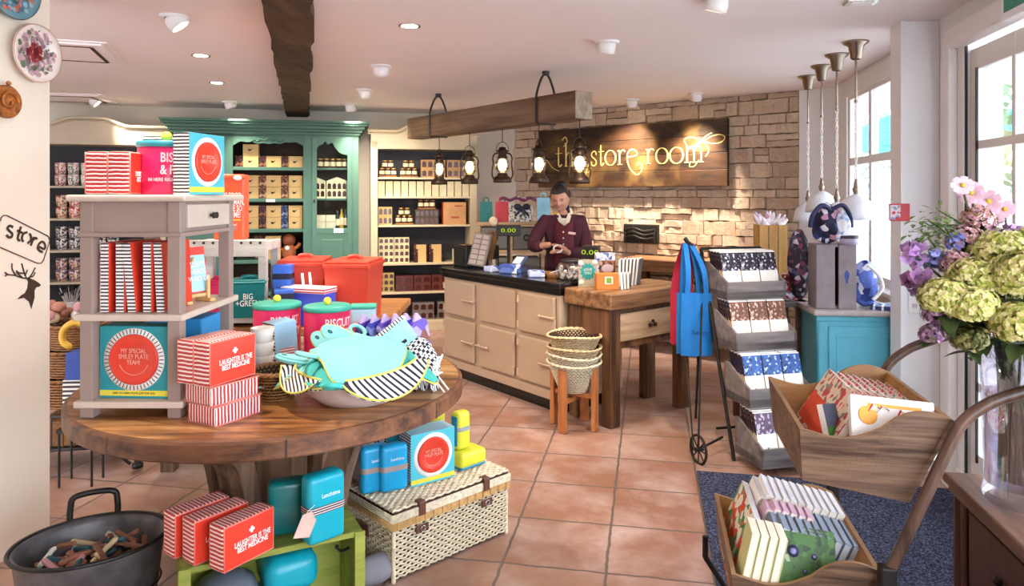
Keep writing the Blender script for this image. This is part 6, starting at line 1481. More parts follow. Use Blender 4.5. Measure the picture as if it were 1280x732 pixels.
gl([(48, 308), (55, 311), (56, 306), (53, 302), (49, 304), (47, 309), (49, 313), (53, 315)])
m.build('lettering', INK, t)
t = thing('deer_stencil', 'brown deer head with antlers painted on the left wall', 'wall painting', WL(35, 350, .001), WR); o0 = WL(35, 350, .001); m = MB()
sil = [(21, 374), (26, 369), (31, 366), (34, 360), (35, 352), (33, 348), (35, 346), (40, 349), (43, 350), (48, 353), (51, 356), (49, 358), (45, 359), (43, 363), (43, 372), (39, 386), (36, 377), (30, 372), (25, 373)]
m.prism([wl2(*p) for p in sil], -.0014, -.0002, 'xz')
def an(pts, w=.006): ribbon(m, [wl2(*p) for p in [tuple(q[:2]) for q in spl([(a, b, 0) for a, b in pts], 4)]], w, -.0002, .0012)
an([(34, 348), (28, 347), (20, 344), (15, 336), (15, 329)]); an([(20, 344), (10, 343), (6, 340)]); an([(9, 343), (6, 345)]); an([(28, 347), (20, 340)]); an([(33, 348), (30, 340), (27, 329)]); an([(30, 341), (24, 341), (20, 338)]); an([(36, 347), (40, 342), (44, 334)]); an([(37, 346), (41, 345), (44, 340)]); an([(31, 345), (34, 337)])
m.build('silhouette', INK, t)
# ================================================================ CHOCOLATE STAND (four trays on an iron trolley)
KA = ang(.97, .22); KO = (1.245, 4.10)
def KS(x, y, z=0): return fr(KO, KA, x, y) + (z,)
IRON = mat('old_iron', '2a2420', .6, .5, var=.3)
t = thing('tray_trolley', 'tall iron framed trolley with four grey wooden trays and one spoked wheel', 'trolley', KO + (0,), KA)
TRW, TRD = .385, .27
trays = [(0.0, .0, .895), (.0, -.10, .617), (.0, -.24, .336), (.0, -.36, .05)]
for (x, y, z) in trays:
    m = MB(); h = .10; hb = .2
    m.b(x, x + TRW, y, y + .014, z, z + h, bev=.003)
    m.b(x, x + TRW, y, y + TRD, z - .002, z + .044)
    m.b(x, x + TRW, y + TRD - .012, y + TRD, z, z + hb, bev=.003)
    for xs in (x, x + TRW - .012): m.prism([(y, z), (y + TRD, z), (y + TRD, z + hb), (y + TRD * .85, z + hb), (y, z + h)], xs, xs + .012, 'yz')
    m.build('tray', GREYW, t)
m = MB()
for x in (-.012, TRW + .012): m.tube([(x, .29, 1.17), (x, -.34 + .24, .0)], .011, 8); m.tube([(x, .27, 1.15), (x, .36, .10)], .008, 8)
m.tube([(-.012, .29, 1.17), (TRW + .012, .29, 1.17)], .009, 8); m.tube([(-.012, .27, 1.1), (-.09, .29, 1.21)], .010, 8); m.tube([(-.012, .1, .12), (TRW + .012, .1, .12)], .008)
m.build('iron_frame', IRON, t)
m = MB(); m.tube([(-.08, .30, 1.19), (-.115, .30, 1.235)], .014, 8); m.build('handle_grip', BLACKM, t)
wl = fr((0, 0), -KA, G(873, 579)[0] - KO[0], G(873, 579)[1] - KO[1])
m = MB(); wr = .078; Xw = Matrix.Translation((wl[0], wl[1], wr)) @ Matrix.Rotation(R(5), 4, 'Z')
ring = [(0, wr * math.cos(a), wr * math.sin(a)) for a in [2 * PI * i / 32 for i in range(32)]]
m.tube([tuple(Xw @ Vector(p)) for p in ring], .008, 6, closed=True)
for i in range(4): a = PI * i / 4; m.tube([tuple(Xw @ Vector((0, wr * math.cos(a), wr * math.sin(a)))), tuple(Xw @ Vector((0, -wr * math.cos(a), -wr * math.sin(a))))], .004, 5)
m.tube([tuple(Xw @ Vector((-.02, 0, 0))), tuple(Xw @ Vector((.03, 0, 0)))], .012, 8); m.build('spoked_wheel', IRON, t)
m = MB(); m.tube([(wl[0], wl[1], wr), (0.0, .05, .085)], .007, 6); m.tube([(wl[0], wl[1], wr), (-.012, .27, 1.1)], .006, 6); m.tube([(wl[0] - .03, wl[1], wr), (-.1, .33, .62)], .005, 6); m.build('strut', IRON, t)
# bars
barm = {}
for nm, lo_, cs in (('black', '1c1420', ['d8d0d8', '4a4450', '8a8490']), ('brown', '6e432c', ['b8907a', '8a5c44', 'd8b8a4']), ('blue', '1e4d9a', ['a8c0e0', '3a6ab8', '18244a']), ('purple', '5a3a58', ['b8a8c0', '3a2438', 'c0b0c4'])):
    barm[nm] = speckle('bar_print_' + nm, lo_, cs, 95, .4, .68)
BARW = mat('bar_white', 'efe9e0', .45, var=.02); BARB = mat('bar_dark_side', '2e1a14', .5); BARK = mat('bar_kraft', 'c29a6a', .6)
brp = {}
def bar_proto(nm):
    m = MB(); w, h, d = .116, .232, .013
    m.b(-w / 2, w / 2, -d / 2, d / 2, 0, h * .5, 0, bev=0, pick=lambda n: 3 if n[0] < -.7 else 0); m.b(-w / 2, w / 2, -d / 2, d / 2, h * .5, h * .97, pick=lambda n: 2 if n[0] < -.7 else 1); m.b(-w / 2, w / 2, -d / 2, d / 2, h * .97, h, 0)
    m.b(-.004, .004, -d / 2 - .0006, -d / 2, h * .12, h * .2, 4)
    o = m.build('chocolate_bar', [BARW, barm[nm], BARB, BARK, mat('bar_line', '4a4440', .5)], fix=True); return tag(o, 'x', 'chocolate bar')
wordz = ['top', 'second', 'third', 'lowest']
for ti, (x, y, z) in enumerate(trays):
    nm = ['black', 'brown', 'blue', 'purple'][ti]; pr = bar_proto(nm)
    for row in range(8):
        for c_ in range(3):
            lean = R(-16)
            ux = x + .07 + c_ * .122 + (.0015 * row); uy = y + .045 + row * .0205
            p = KS(ux, uy, z + .045 + .004 * (row % 2))
            put(pr, USEDP, p, 0, 'bar with a ' + nm + ' printed upper half in the ' + wordz[ti] + ' tray of the iron trolley', nm + ' topped bars in the ' + wordz[ti] + ' tray', (lean, 0, KA))
# tote bags on the trolley handle
def tote(lab, px0, px1, ytop, ybot, Y, mt, apex, rz, txt=None):
    zt = 1.5 - (ytop - 244) * Y / 885; zb = 1.5 - (ybot - 244) * Y / 885; x0 = (px0 - 640) / 885 * Y; x1 = (px1 - 640) / 885 * Y; w = x1 - x0; cx = (x0 + x1) / 2; h = zt - zb
    t = thing('tote_bag', lab, 'bag', (cx, Y, zb), rz); m = MB()
    th = .018
    m.grid(lambda u, v: ((u - .5) * w * (1 + .02 * math.sin(v * 5)), -th * math.sin(PI * u) - .004 + .004 * math.sin(u * 14 + v * 4), h * v), 14, 10); m.grid(lambda u, v: ((u - .5) * w * (1 + .02 * math.sin(v * 5)), th * math.sin(PI * u) + .004 + .004 * math.sin(u * 14 + v * 4), h * v), 14, 10, flip=True)
    m.add([(-w / 2, -.004, 0), (w / 2, -.004, 0), (w / 2, .004, 0), (-w / 2, .004, 0)], [[0, 1, 2, 3]]); m.build('bag_body', mt, t, fix=False)
    ap = Vector((apex[0] - cx, apex[1] - Y, apex[2] - zb)); c_, s_ = math.cos(-rz), math.sin(-rz); ap = Vector((ap.x * c_ - ap.y * s_, ap.x * s_ + ap.y * c_, ap.z))
    for s in (-1, 1):
        m = MB()
        for q in (-.3, .3):
            P_ = spl([(q * w, s * th * .8, h), (q * w * .8 + ap.x * .25, s * th, h + (ap.z - h) * .5), (ap.x + q * .06, ap.y + s * .006, ap.z)], 5)
            vs = []
            for p in P_: vs += [(p[0] - .016, p[1], p[2]), (p[0] + .016, p[1] + .003, p[2])]
            m.add(vs, [[2 * i, 2 * i + 1, 2 * i + 3, 2 * i + 2] for i in range(len(P_) - 1)], 0, True)
        m.build('strap', mt, t, fix=False)
    if txt: text(txt, h * .09, mat('navy_print', '123a78', .7), t, (w * .12, -th - .012, h * .38), sx=.9)
    return t
TB = mat('blue_tote', '1277c4', .7, var=.06); TR2 = mat('red_tote', 'b51f3e', .7, var=.06)
apx = KS(-.095, .30, 1.205)
tote('red tote bag hanging behind the blue one from the trolley handle', 838, 858, 362, 430, 4.5, TR2, apx, R(-25)); tote('crimson tote bag hung beside the first red one, showing at its left edge', 841, 868, 364, 424, 4.46, TR2, apx, R(-18))
tote('mid blue tote bag just behind the front blue one', 846, 880, 366, 442, 4.36, TB, apx, R(-8)); tote('front blue tote bag hanging from the trolley handle', 851, 890, 366, 444, 4.28, TB, apx, 0, 'Joules' if False else 'Yum yum')

# ================================================================ BLUE CABINET in the window bay
BO2 = (1.782, 4.13)
t = thing('blue_cabinet', 'turquoise blue painted cabinet with a worn stone top in the window bay', 'cabinet', BO2 + (0,), R(-6))
BLU = mat('turquoise_paint', '58b0c6', .5, var=.08)
BW, BD = .46, .46
m = MB(); m.b(.0, BW, .0, BD, .06, .80, bev=.02, seg=3); m.b(-.012, BW + .012, -.012, BD, .0, .09, bev=.01); m.b(-.006, BW + .006, -.006, BD, .765, .80, bev=.008); m.build('body', BLU, t)
m = MB(); m.b(.06, BW - .03, -.012, .0, .11, .74, bev=.004); dk = m.build('cabinet_door', BLU, t)
m = MB()
for (x0, x1, z0, z1) in ((.10, BW - .07, .68, .69), (.10, BW - .07, .16, .17), (.10, .11, .16, .69), (BW - .08, BW - .07, .16, .69)): m.b(x0, x1, -.016, -.011, z0, z1, bev=.002)
m.build('panel_moulding', BLU, dk)
m = MB(); m.b(BW - .026, BW - .014, -.018, .002, .48, .56, bev=.003); m.build('hinge', BRONZE, dk)
m = MB(); m.b(-.03, BW + .03, -.035, BD, .80, .835, bev=.012, seg=3); m.build('stone_top', mat('worn_stone', 'b3aaa6', .45, var=.15, vs_=14), t)
def BC(x, y, z=.836): return fr(BO2, R(-6), x, y) + (z,)
def slatcrate(lab, loc, rz, w, d, h, mt, logo=False):
    t = thing('wooden_crate', lab, 'crate', loc, rz)
    for (x0, x1) in ((0, w * .47), (w * .56, w)):
        m = MB(); m.b(x0, x1, 0, .014, 0, h, bev=.003); m.build('front_slat', mt, t)
        m = MB(); m.b(x0, x1, d - .014, d, 0, h, bev=.003); m.build('back_slat', mt, t)
    m = MB(); m.b(0, .014, .014, d - .014, 0, h); m.b(w - .014, w, .014, d - .014, 0, h); m.b(.014, w - .014, .014, d - .014, 0, .014); m.b(.014, w - .014, .014, d - .014, h - .014, h); m.build('end_board', mt, t)
    m = MB(); m.b(.014, w - .014, d * .6, d * .62, .014, h - .014); m.build('gap_shade_sheet', BLACKM, t)  # black sheet standing in for the shade behind the open slats
    if logo: m = MB(); m.prism(spl_c, -.002, -.0005, 'xz', X=Matrix.Translation((w * .76, 0, h * .5))); m.build('printed_mark', mat('blue_mark', '2a4a9a', .5), t)
    return t
spl_c = [(.012 * math.cos(a) * (1 + .3 * math.sin(3 * a)), .04 * math.sin(a)) for a in [2 * PI * i / 16 for i in range(16)]]
slatcrate('grey wooden crate stood on end on the blue cabinet, with a blue mark', BC(.0, .02), R(-6), .225, .16, .375, mat('mauve_grey_wood', '8d8287', .65, var=.15, vs_=12), True)
CLOTHN = speckle('navy_floral', '20264a', ['e8e4ee', '38407a', 'c890a8', '151830'], 34, .7, .4)
def lumpy(name, lab, cat, loc, sx, sy, sz, mt, seed, rz=0, amp=.12):
    t = thing(name, lab, cat, loc, rz); r = random.Random(seed); ph = [r.uniform(0, 6) for _ in range(6)]; m = MB()
    def f(u, v):
        a = 2 * PI * u; b = PI * v; k = 1 + amp * math.sin(3 * a + ph[0] + 2 * b) + amp * .7 * math.sin(5 * b + ph[1] + a * 2) + amp * .5 * math.sin(7 * a + ph[2])
        return (sx * k * math.sin(b) * math.cos(a), sy * k * math.sin(b) * math.sin(a), sz * (1 - math.cos(b)) / 2 * (1 + amp * .3 * math.sin(2 * a + ph[3])))
    m.grid(f, 28, 18); m.build('cloth', mt, t); return t
CT_Z = .836 + .376
b_ = lumpy('cloth_bag', 'navy floral drawstring bag heaped on the grey crate on the blue cabinet', 'bag', BC(.085, .1, CT_Z), .085, .075, .24, CLOTHN, 5)
m = MB()
for s in (-1, 1): m.tube(spl([(0, -.05, .2), (s * .06, -.07, .23), (s * .11, -.06, .17), (s * .12, -.05, .1)]), .014, 6)
m.build('ribbon', mat('navy_ribbon2', '1d2450', .5), b_)
lumpy('cloth_bag', 'white and pale blue cloth bag beside the navy floral bag on the crate', 'bag', BC(.155, .07, CT_Z), .05, .05, .20, speckle('white_blue_cloth', 'eef0f6', ['9ab0d8', 'c8d4ec'], 40, .7), 8)
t = thing('hat_box', 'round flat dark topped tin at the right on the grey crate', 'tin', BC(.19, .06, CT_Z), 0); m = MB(); m.lathe([(.001, 0), (.055, 0), (.055, .045), (.001, .047)], 24); m.build('tin_body', mat('mauve_tin', 'a8a0b8', .4), t); m = MB(); m.lathe([(.057, .035), (.058, .052), (.001, .054)], 24); m.build('lid', mat('plum_lid', '3a2a3c', .4), t)
b_ = lumpy('cloth_bag', 'blue and white rucksack standing right of the grey crate on the blue cabinet', 'bag', BC(.31, .12), .075, .06, .27, speckle('blue_bag', '5a74c8', ['e8ecf8', '30408a', 'a8b8e8'], 26, .6, .45), 11)
m = MB(); m.tube(spl([(.02, -.05, .05), (.07, -.06, .12), (.05, -.05, .2), (.0, -.03, .25)]), .012, 6); m.build('strap', WHITE, b_)
for i, (x, y) in enumerate(((.40, .03), (.43, .10))):
    t = thing('folded_cards', ['front', 'rear'][i] + ' pack of folded white and blue napkins on the blue cabinet', 'napkins', BC(x - .03, y), R(-30 + 20 * i)); m = MB(); m.b(-.06, .06, -.045, .045, 0, .012, bev=.003); m.b(-.05, .06, -.04, .045, .0125, .024, bev=.003, X=Matrix.Rotation(.15, 4, 'Z')); m.build('napkins', stripes('napkin%d' % i, 'e8e8f2', '3a4a8a', 'x', 22, .25), t)
# low grey table further back with pine crate and polka pots
t = thing('side_table', 'low dark wooden table behind the trolley, left of the blue cabinet', 'table', (1.60, 4.45, 0), R(-6)); m = MB(); m.b(-.14, .26, 0, .42, .80, .835, bev=.006); m.build('tabletop', GREYW, t)
for (x, y) in ((-.11, .03), (.21, .03), (-.11, .37), (.21, .37)): m = MB(); m.b(x - .02, x + .02, y - .02, y + .02, 0, .80); m.build('leg', SIDEB, t)
def ST(x, y, z=.836): return fr((1.60, 4.45), R(-6), x, y) + (z,)
t = thing('pine_crate', 'tall honey coloured pine crate standing behind the trays', 'crate', ST(.0, .18), R(-6))
for k in range(3): m = MB(); m.b(-.0 + k * .06, .055 + k * .06, 0, .014, 0, .47, bev=.002); m.build('front_slat', PINEW, t)
m = MB(); m.b(0, .014, .014, .16, 0, .47); m.b(.161, .175, .014, .16, 0, .47); m.b(0, .175, .16, .174, 0, .47); m.b(0, .175, 0, .17, 0, .012); m.build('crate_sides', PINEW, t)
t = thing('tissue_parcels', 'white and pink tissue parcels piled on top of the pine crate', 'parcels', ST(.09, .26, .836 + .40), R(-6)); m = MB(); r = random.Random(8)
m.b(-.06, .06, -.06, .06, -.36, .06)
for i in range(16): a = r.uniform(0, 6.28); m.tube([(.05 * math.cos(a), .04 * math.sin(a), .06), (.11 * math.cos(a), .08 * math.sin(a), .09 + r.random() * .07)], [.03, .006], 5)
m.build('tissue', speckle('tissue_print', 'efe8f0', ['c8b8d0', 'd890a8', 'ffffff'], 30, .6), t, fix=True)
t = thing('polka_cup', 'red and white spotted pot before the pine crate', 'pot', ST(.16, .07), 0); m = MB(); m.lathe([(.04, 0), (.06, .02), (.062, .07), (.05, .1), (.044, .1), (.055, .07), (.001, .02)], 24); m.build('pot', speckle('red_spot', 'b8242c', ['f0e8e8', 'd84850'], 50, .3), t)
t = thing('polka_cup', 'dark red spotted pot stacked on the first one before the pine crate', 'pot', ST(.16, .075, .94), 0); m = MB(); m.lathe([(.03, 0), (.045, .02), (.05, .06), (.045, .06), (.001, .02)], 24); m.build('pot', speckle('red_spot2', '8a1824', ['e0c8c8', 'a83040'], 60, .3), t)
t = thing('floral_plate', 'small red flowered plate leaning before the spotted pots', 'plate', ST(.13, .02), R(-6)); m = MB(); m.lathe([(.001, 0), (.03, .0), (.05, .008), (.001, .012)], 24, X=Matrix.Translation((0, 0, .05)) @ Matrix.Rotation(R(75), 4, 'X')); m.build('plate', speckle('floral_red', 'e8e0e4', ['b82838', 'd86870', '7a7a90'], 60), t)
lumpy('cloth_bag', 'dark patterned cloth hanging between the pine crate and the grey crate', 'bag', (1.77, 4.36, .86), .07, .06, .42, speckle('dark_pattern', '2a2230', ['4a4460', 'b8a8b8', '7a3a4a'], 40, .7), 15)
# white pendant lamps
WENAM = mat('white_lamp_enamel', 'e6e8f0', .3, var=.02)
for i, (px, py, sy_, lab) in enumerate(((1070, 52, 242, 'nearest white enamel pendant lamp by the window'), (1046, 68, 252, 'second nearest white enamel pendant lamp by the window, hanging lowest'), (1027, 82, 238, 'third white enamel pendant lamp by the window'), (1010, 95, 252, 'farthest white enamel pendant lamp, next to the stone wall'))):
    Y = 885 * .95 / (244 - py); X_ = (px - 640) / 885 * Y; zt = 1.5 - (sy_ - 244) * Y / 885
    t = thing('pendant_lamp', lab, 'pendant lamp', (X_, Y, zt - .16), 0)
    m = MB(); m.lathe([(.001, .16 - 0), (.02, .155), (.05, .14), (.085, .11), (.10, .08), (.108, .03), (.112, 0), (.106, 0), (.10, .05), (.08, .10), (.04, .13), (.001, .14)], 32); m.build('shade', WENAM, t)
    m = MB(); m.lathe([(.012, .155), (.018, .175), (.022, .19), (.014, .2), (.012, .225), (.006, .25), (.001, .252)], 16); m.build('finial', STEEL, t)
    m = MB(); m.lathe([(.001, .06), (.025, .07), (.03, .095), (.012, .13)], 14); m.build('bulb', mat('opal_bulb', 'f4f2ee', .3) if i == 0 else bpy.data.materials['opal_bulb'], t)
    H_ = CEIL - (zt - .16)
    m = MB(); m.lathe([(.025, H_ - .11), (.032, H_ - .105), (.045, H_ - .03), (.072, H_ - .012), (.076, H_), (.001, H_)], 28); m.build('ceiling_rose', STEEL, t)
    m = MB(); m.tube([(0, 0, H_ - .11), (0, 0, H_ - .36)], .007, 8); m.ball((0, 0, H_ - .37), .012, 10); m.build('rod', STEEL, t)
    m = MB(); z = .25; k = 0
    while z < H_ - .37:
        a = k * PI / 2; m.tube([(.008 * math.cos(q) * math.cos(a), .008 * math.cos(q) * math.sin(a), z + .014 + .018 * math.sin(q)) for q in [2 * PI * j / 8 for j in range(8)]], .0035, 4, closed=True); z += .028; k += 1
    m.build('chain', WHITE, t)

# ================================================================ WOODEN BOX CART (near right)
t = thing('box_cart', 'iron barrow frame with two curved handles carrying two scooped wooden boxes, right foreground', 'cart', (.756, 1.86, 0), GA)
def scoop_box(x0, z0, lab):
    """tapered box: near side scooped, left side plain, open top; x0,z0 = near left top corner"""
    o = bpy.data.objects.new('scooped_box', None)
    m = MB(); W_, D_, Hh = .372, .50, .16
    TLn = Vector((x0, 0, z0)); TRn = Vector((x0 + W_, 0, z0 + .042)); TLf = Vector((x0, D_, z0 + .012)); TRf = Vector((x0 + W_, D_, z0 + .045))
    BLn = Vector((x0 + .012, .03, z0 - .145)); BRn = Vector((x0 + .275, .03, z0 - .185)); BLf = Vector((x0 + .012, D_ - .03, z0 - .145)); BRf = Vector((x0 + .275, D_ - .03, z0 - .185))
    th = .012; n = 24
    def sc(u): return -.030 * math.sin(PI * min(1, u / .62)) ** 1.3 * (1 if u < .62 else 0) + (.028 * math.sin(PI * (u - .55) / .45) if u > .55 else 0)
    for (TL_, TR_, BL_, BR_, yo, mi_o, mi_i) in ((TLn, TRn, BLn, BRn, th, 0, 1), (TLf, TRf, BLf, BRf, -th, 1, 0)):
        vs = []
        for i in range(n + 1):
            u = i / n; a = TL_.lerp(TR_, u) + Vector((0, 0, sc(u))); b = BL_.lerp(BR_, u); o_ = Vector((0, yo, 0))
            vs += [a, b, a + o_, b + o_]
        fs = []; mi = []
        for i in range(n):
            k = 4 * i; fs += [[k, k + 4, k + 5, k + 1], [k + 2, k + 3, k + 7, k + 6], [k, k + 2, k + 6, k + 4], [k + 1, k + 5, k + 7, k + 3]]; mi += [0, 1, 2, 0] if yo > 0 else [0, 1, 2, 0]
        fs += [[0, 1, 3, 2], [4 * n, 4 * n + 2, 4 * n + 3, 4 * n + 1]]; mi += [0, 0]
        m.add(vs, fs, mi)
    def slab(a, b, c, d, off_, mi):
        o_ = Vector(off_); m.add([a, b, c, d, a + o_, b + o_, c + o_, d + o_], [[0, 1, 2, 3], [7, 6, 5, 4], [0, 4, 5, 1], [1, 5, 6, 2], [2, 6, 7, 3], [3, 7, 4, 0]], mi)
    slab(TLn, TLf, BLf, BLn, (th, 0, 0), [0, 1, 2, 0, 0, 0]); slab(TRn, TRf, BRf, BRn, (-th, 0, 0), [0, 1, 2, 0, 0, 0]); slab(BLn, BLf, BRf, BRn, (0, 0, th), 1)
    return m.build('scooped_box', [CARTW, CARTIN, mat('box_edge' + lab, '94714e', .6)], t)
scoop_box(0, .887, 'a'); scoop_box(-.172, .487, 'b')
HANDW = wood('handle_wood', '2e1d14', '64483a', 'z', .32, 10, .1)
for y, nm in ((-.022, 'near'), (.522, 'far')):
    m = MB(); dz = .0 if y < 0 else .02
    m.tube(spl([(-.03, y, -.02 + .03), (.10, y, .27 + dz), (.2066, y, .533 + dz), (.30, y, .755 + dz), (.358, y, .895 + dz), (.385, y, .94 + dz), (.425, y, .975 + dz), (.47, y, 1.0 + dz), (.565, y, 1.035 + dz)], 6), .0145, 10); m.ball((.572, y, 1.038 + dz), .018, 10); m.build('handle_bar', HANDW, t)
    m = MB(); m.tube([(-.2, y, .27), (-.03, y, .02)], .010, 8); m.tube([(-.2, y, .34), (-.2, y, .27)], .010); m.build('iron_foot', IRON, t); m = MB(); m.b(.185, .225, y - .018, y + .018, .49, .56, bev=.006); m.build('iron_bracket', IRON, t)
m = MB(); Xw = Matrix.Translation((-.22, .25, .14)); m.tube([tuple(Xw @ Vector((.14 * math.cos(a), 0, .14 * math.sin(a)))) for a in [2 * PI * i / 40 for i in range(40)]], .012, 8, closed=True)
for i in range(4): a = PI * i / 4; m.tube([tuple(Xw @ Vector((.14 * math.cos(a), 0, .14 * math.sin(a)))), tuple(Xw @ Vector((-.14 * math.cos(a), 0, -.14 * math.sin(a))))], .006, 6)
m.tube([(-.22, -.03, .14), (-.22, .53, .14)], .009, 8); m.build('spoked_wheel', IRON, t)
m = MB(); m.tube([(-.02, -.022, .03), (-.02, .522, .03)], .009, 8); m.tube([(.2, -.022, .50), (.2, .522, .52)], .009, 8); m.build('cross_bar', IRON, t)
def KC(x, y, z): return fr((.756, 1.86), GA, x, y) + (z,)
def leanbook(lab, x, y, z, th, ln, ht, lean, cover, spine, group, mark=None, pagec=None, rzoff=0):
    """book standing on its long edge, length along the cart's depth, leaning to the right"""
    t = thing('book', lab, 'book', KC(x, y, z), 0, group, (0, lean, GA + rzoff))
    m = MB(); m.b(0, .0018, 0, ln, 0, ht); m.b(th - .0018, th, 0, ln, 0, ht); m.b(0, th, 0, ln, ht - .002, ht + .0005, 1); m.build('cover', [cover, spine], t)
    m = MB(); m.b(.0018, th - .0018, .002, ln, .002, ht - .002); m.build('pages', pagec or CREAMP, t)
    if mark: mark(t, th, ln, ht)
    return t
REDP = speckle('red_leaf_print', 'e0d4b8', ['d83a40', 'b8404a', '8a8a7a', 'e8c8b0'], 55, .5, .4); SPR = speckle('pink_spine_print', 'f4e4dc', ['e0808a', 'd8506a', '5a4a50'], 60, .4, .6)
def redmark(t, th, ln, ht):
    m = MB(); m.add([(-.0006, .03, ht * .2), (-.0006, ln * .98, ht * .2), (-.0006, ln * .98, ht * .62), (-.0006, .03, ht * .62)], [[0, 1, 2, 3]]); m.build('cover_panel', mat('tomato_panel', 'e04a2c', .5) if 'tomato_panel' not in bpy.data.materials else bpy.data.materials['tomato_panel'], t, fix=False)
base_u = .745
bk = leanbook('leftmost red patterned book in the upper box, its cover towards the left', .06, .09, base_u + .02, .022, .36, .215, R(33), REDP, SPR, None, redmark)
for i in range(8):
    k = dup(bk, KC(.085 + i * .0235, .08 + .004 * (i % 3), base_u + .015 - .0046 * i), 0, 'cream and pink spined book in the packed row in the upper box', 'packed books in the upper box', (0, R(33), GA))
# white book with barcode at the front
def frontbook(lab, x, y, z, w, h, d, rz, cov, front):
    t = thing('book', lab, 'book', KC(x, y, z), 0, None, (R(-20), R(4), GA + rz)); m = MB(); m.b(0, w, -d / 2, d / 2, 0, h, pick=lambda n: 0 if abs(n[1]) > .7 else 1); m.build('cover', [cov, WHITE], t); front(t, w, h, d); return t
def barc(t, w, h, d):
    m = MB(); y = -d / 2 - .0008; m.b(w * .45, w * .92, y - .0004, y, h * .25, h * .68, 0); m.b(w * .2, w * .85, y - .0002, y + .0002, h * .82, h * .88, 1); m.ball((w * .2, y, h * .66), .025, 12, 1, sy=.03); m.ball((w * .1, y, h * .12), .01, 8, 2, sy=.05); m.ball((w * .2, y, h * .16), .008, 8, 2, sy=.05)
    x = w * .62
    for i in range(14): m.b(x, x + .0016 + .0012 * (i % 3 == 0), y - .0009, y - .0005, h * .38, h * .6, 3); x += .0042
    m.build('printed_back', [mat('yellow_label', 'f2f0e0', .5), mat('orange_bar', 'f0a838', .5), mat('red_flower', 'c85060', .5), BLACKM], t, fix=False)
frontbook('white book with an orange flower and barcode at the front of the upper box', .14, .055, base_u + .075, .21, .145, .024, R(2), WHITE, barc)
def gmark(t, w, h, d):
    m = MB(); y = -d / 2 - .0008; m.b(0, w, y - .0004, y, h * .0, h * .6, 0); m.b(0, w, y - .0004, y, h * .6, h, 1); m.build('printed_cover', [mat('grass_green', '3a7a2a', .5), mat('slate_cover', '4a5060', .5)], t, fix=False)
frontbook('dark green and grey book edge between the red cover and the white book, upper box', .10, .09, base_u + .03, .05, .15, .02, R(35), WHITE, gmark)
t = thing('leaf_card', 'small card with green and blue leaves at the right front of the upper box', 'card', KC(.245, .045, .80), GA); m = MB(); m.b(0, .06, -.002, .002, 0, .09, X=Matrix.Rotation(R(-18), 4, 'X')); m.build('card', WHITE, t); m = MB()
for q, mi in ((.015, 0), (.04, 1)): m.add([(q - .012, -.026, .055), (q, -.028, .03), (q + .014, -.026, .06), (q, -.028, .085)], [[0, 1, 2, 3]], mi)
m.build('printed_leaves', [mat('lime_leaf', '9ac83a', .5), mat('blue_leaf', '2a90b0', .5)], t, fix=False)
# lower box
base_l = .39; GREENO = speckle('green_orange_print', 'e4dcc8', ['d86a3a', '3a8a4a', 'c84a30', '8a9a6a'], 40, .5, .3)
WSP = mat('white_spine', 'e4e4ea', .45, var=.05); BSP = mat('grey_blue_spine', '8e9cb0', .45, var=.05); PSP = mat('pink_lilac_spine', 'd8b0c4', .45, var=.08)
x_ = -.165
leanbook('leftmost green and orange covered book in the lower box', x_, .10, base_l, .02, .36, .19, R(24), GREENO, WSP, None)
pb = leanbook('x', x_ + .03, .31, base_l, .019, .165, .205, R(24), WHITE, WSP, None)
for i in range(11):
    L_ = 'white spined book in the rear row of the lower box'
    (dup(pb, KC(x_ + .03 + i * .0225, .31, base_l + .012 - .0045 * i), 0, L_, 'white spined books in the rear row', (0, R(24), GA)) if i else (pb.__setitem__('label', L_), pb.__setitem__('group', 'white spined books in the rear row')))
pc_ = leanbook('x', x_ + .05, .14, base_l, .020, .165, .19, R(24), mat('grey_book', '7a8494', .5), BSP, None, pagec=mat('grey_pages', 'c8ccd4', .6))
for i in range(10):
    L_ = 'grey blue spined book in the middle row of the lower box'
    (dup(pc_, KC(x_ + .05 + i * .0232, .14, base_l + .005 - .0045 * i), 0, L_, 'grey blue spined books in the middle row', (0, R(24), GA)) if i else (pc_.__setitem__('label', L_), pc_.__setitem__('group', 'grey blue spined books in the middle row')))
t2 = leanbook('x', x_ + .04, .235, base_l, .019, .07, .20, R(24), PSP, PSP, None)
for i in range(6):
    L_ = 'pink and lilac spined slim book between the two rows of the lower box'
    (dup(t2, KC(x_ + .04 + i * .0228, .235, base_l + .008 - .0045 * i), 0, L_, 'pink spined books in the lower box', (0, R(24), GA)) if i else (t2.__setitem__('label', L_), t2.__setitem__('group', 'pink spined books in the lower box')))
YB = mat('lime_edge', 'cdc88c', .5)
t3 = leanbook('x', x_ + .01, .02, base_l + .022, .0215, .10, .185, R(12), YB, CREAMP, None)
for i in range(4):
    L_ = 'cream paged book with a lime edge, standing in the front left of the lower box'
    (dup(t3, KC(x_ + .01 + i * .0235, .02, base_l + .022 - .003 * i), 0, L_, 'cream and lime books in the lower box', (0, R(12), GA)) if i else (t3.__setitem__('label', L_), t3.__setitem__('group', 'cream and lime books in the lower box')))
GRD = speckle('green_flower_print', '436b30', ['36592a', '9aa88a', '4f7a3c', '28431f'], 60, .5, .6)
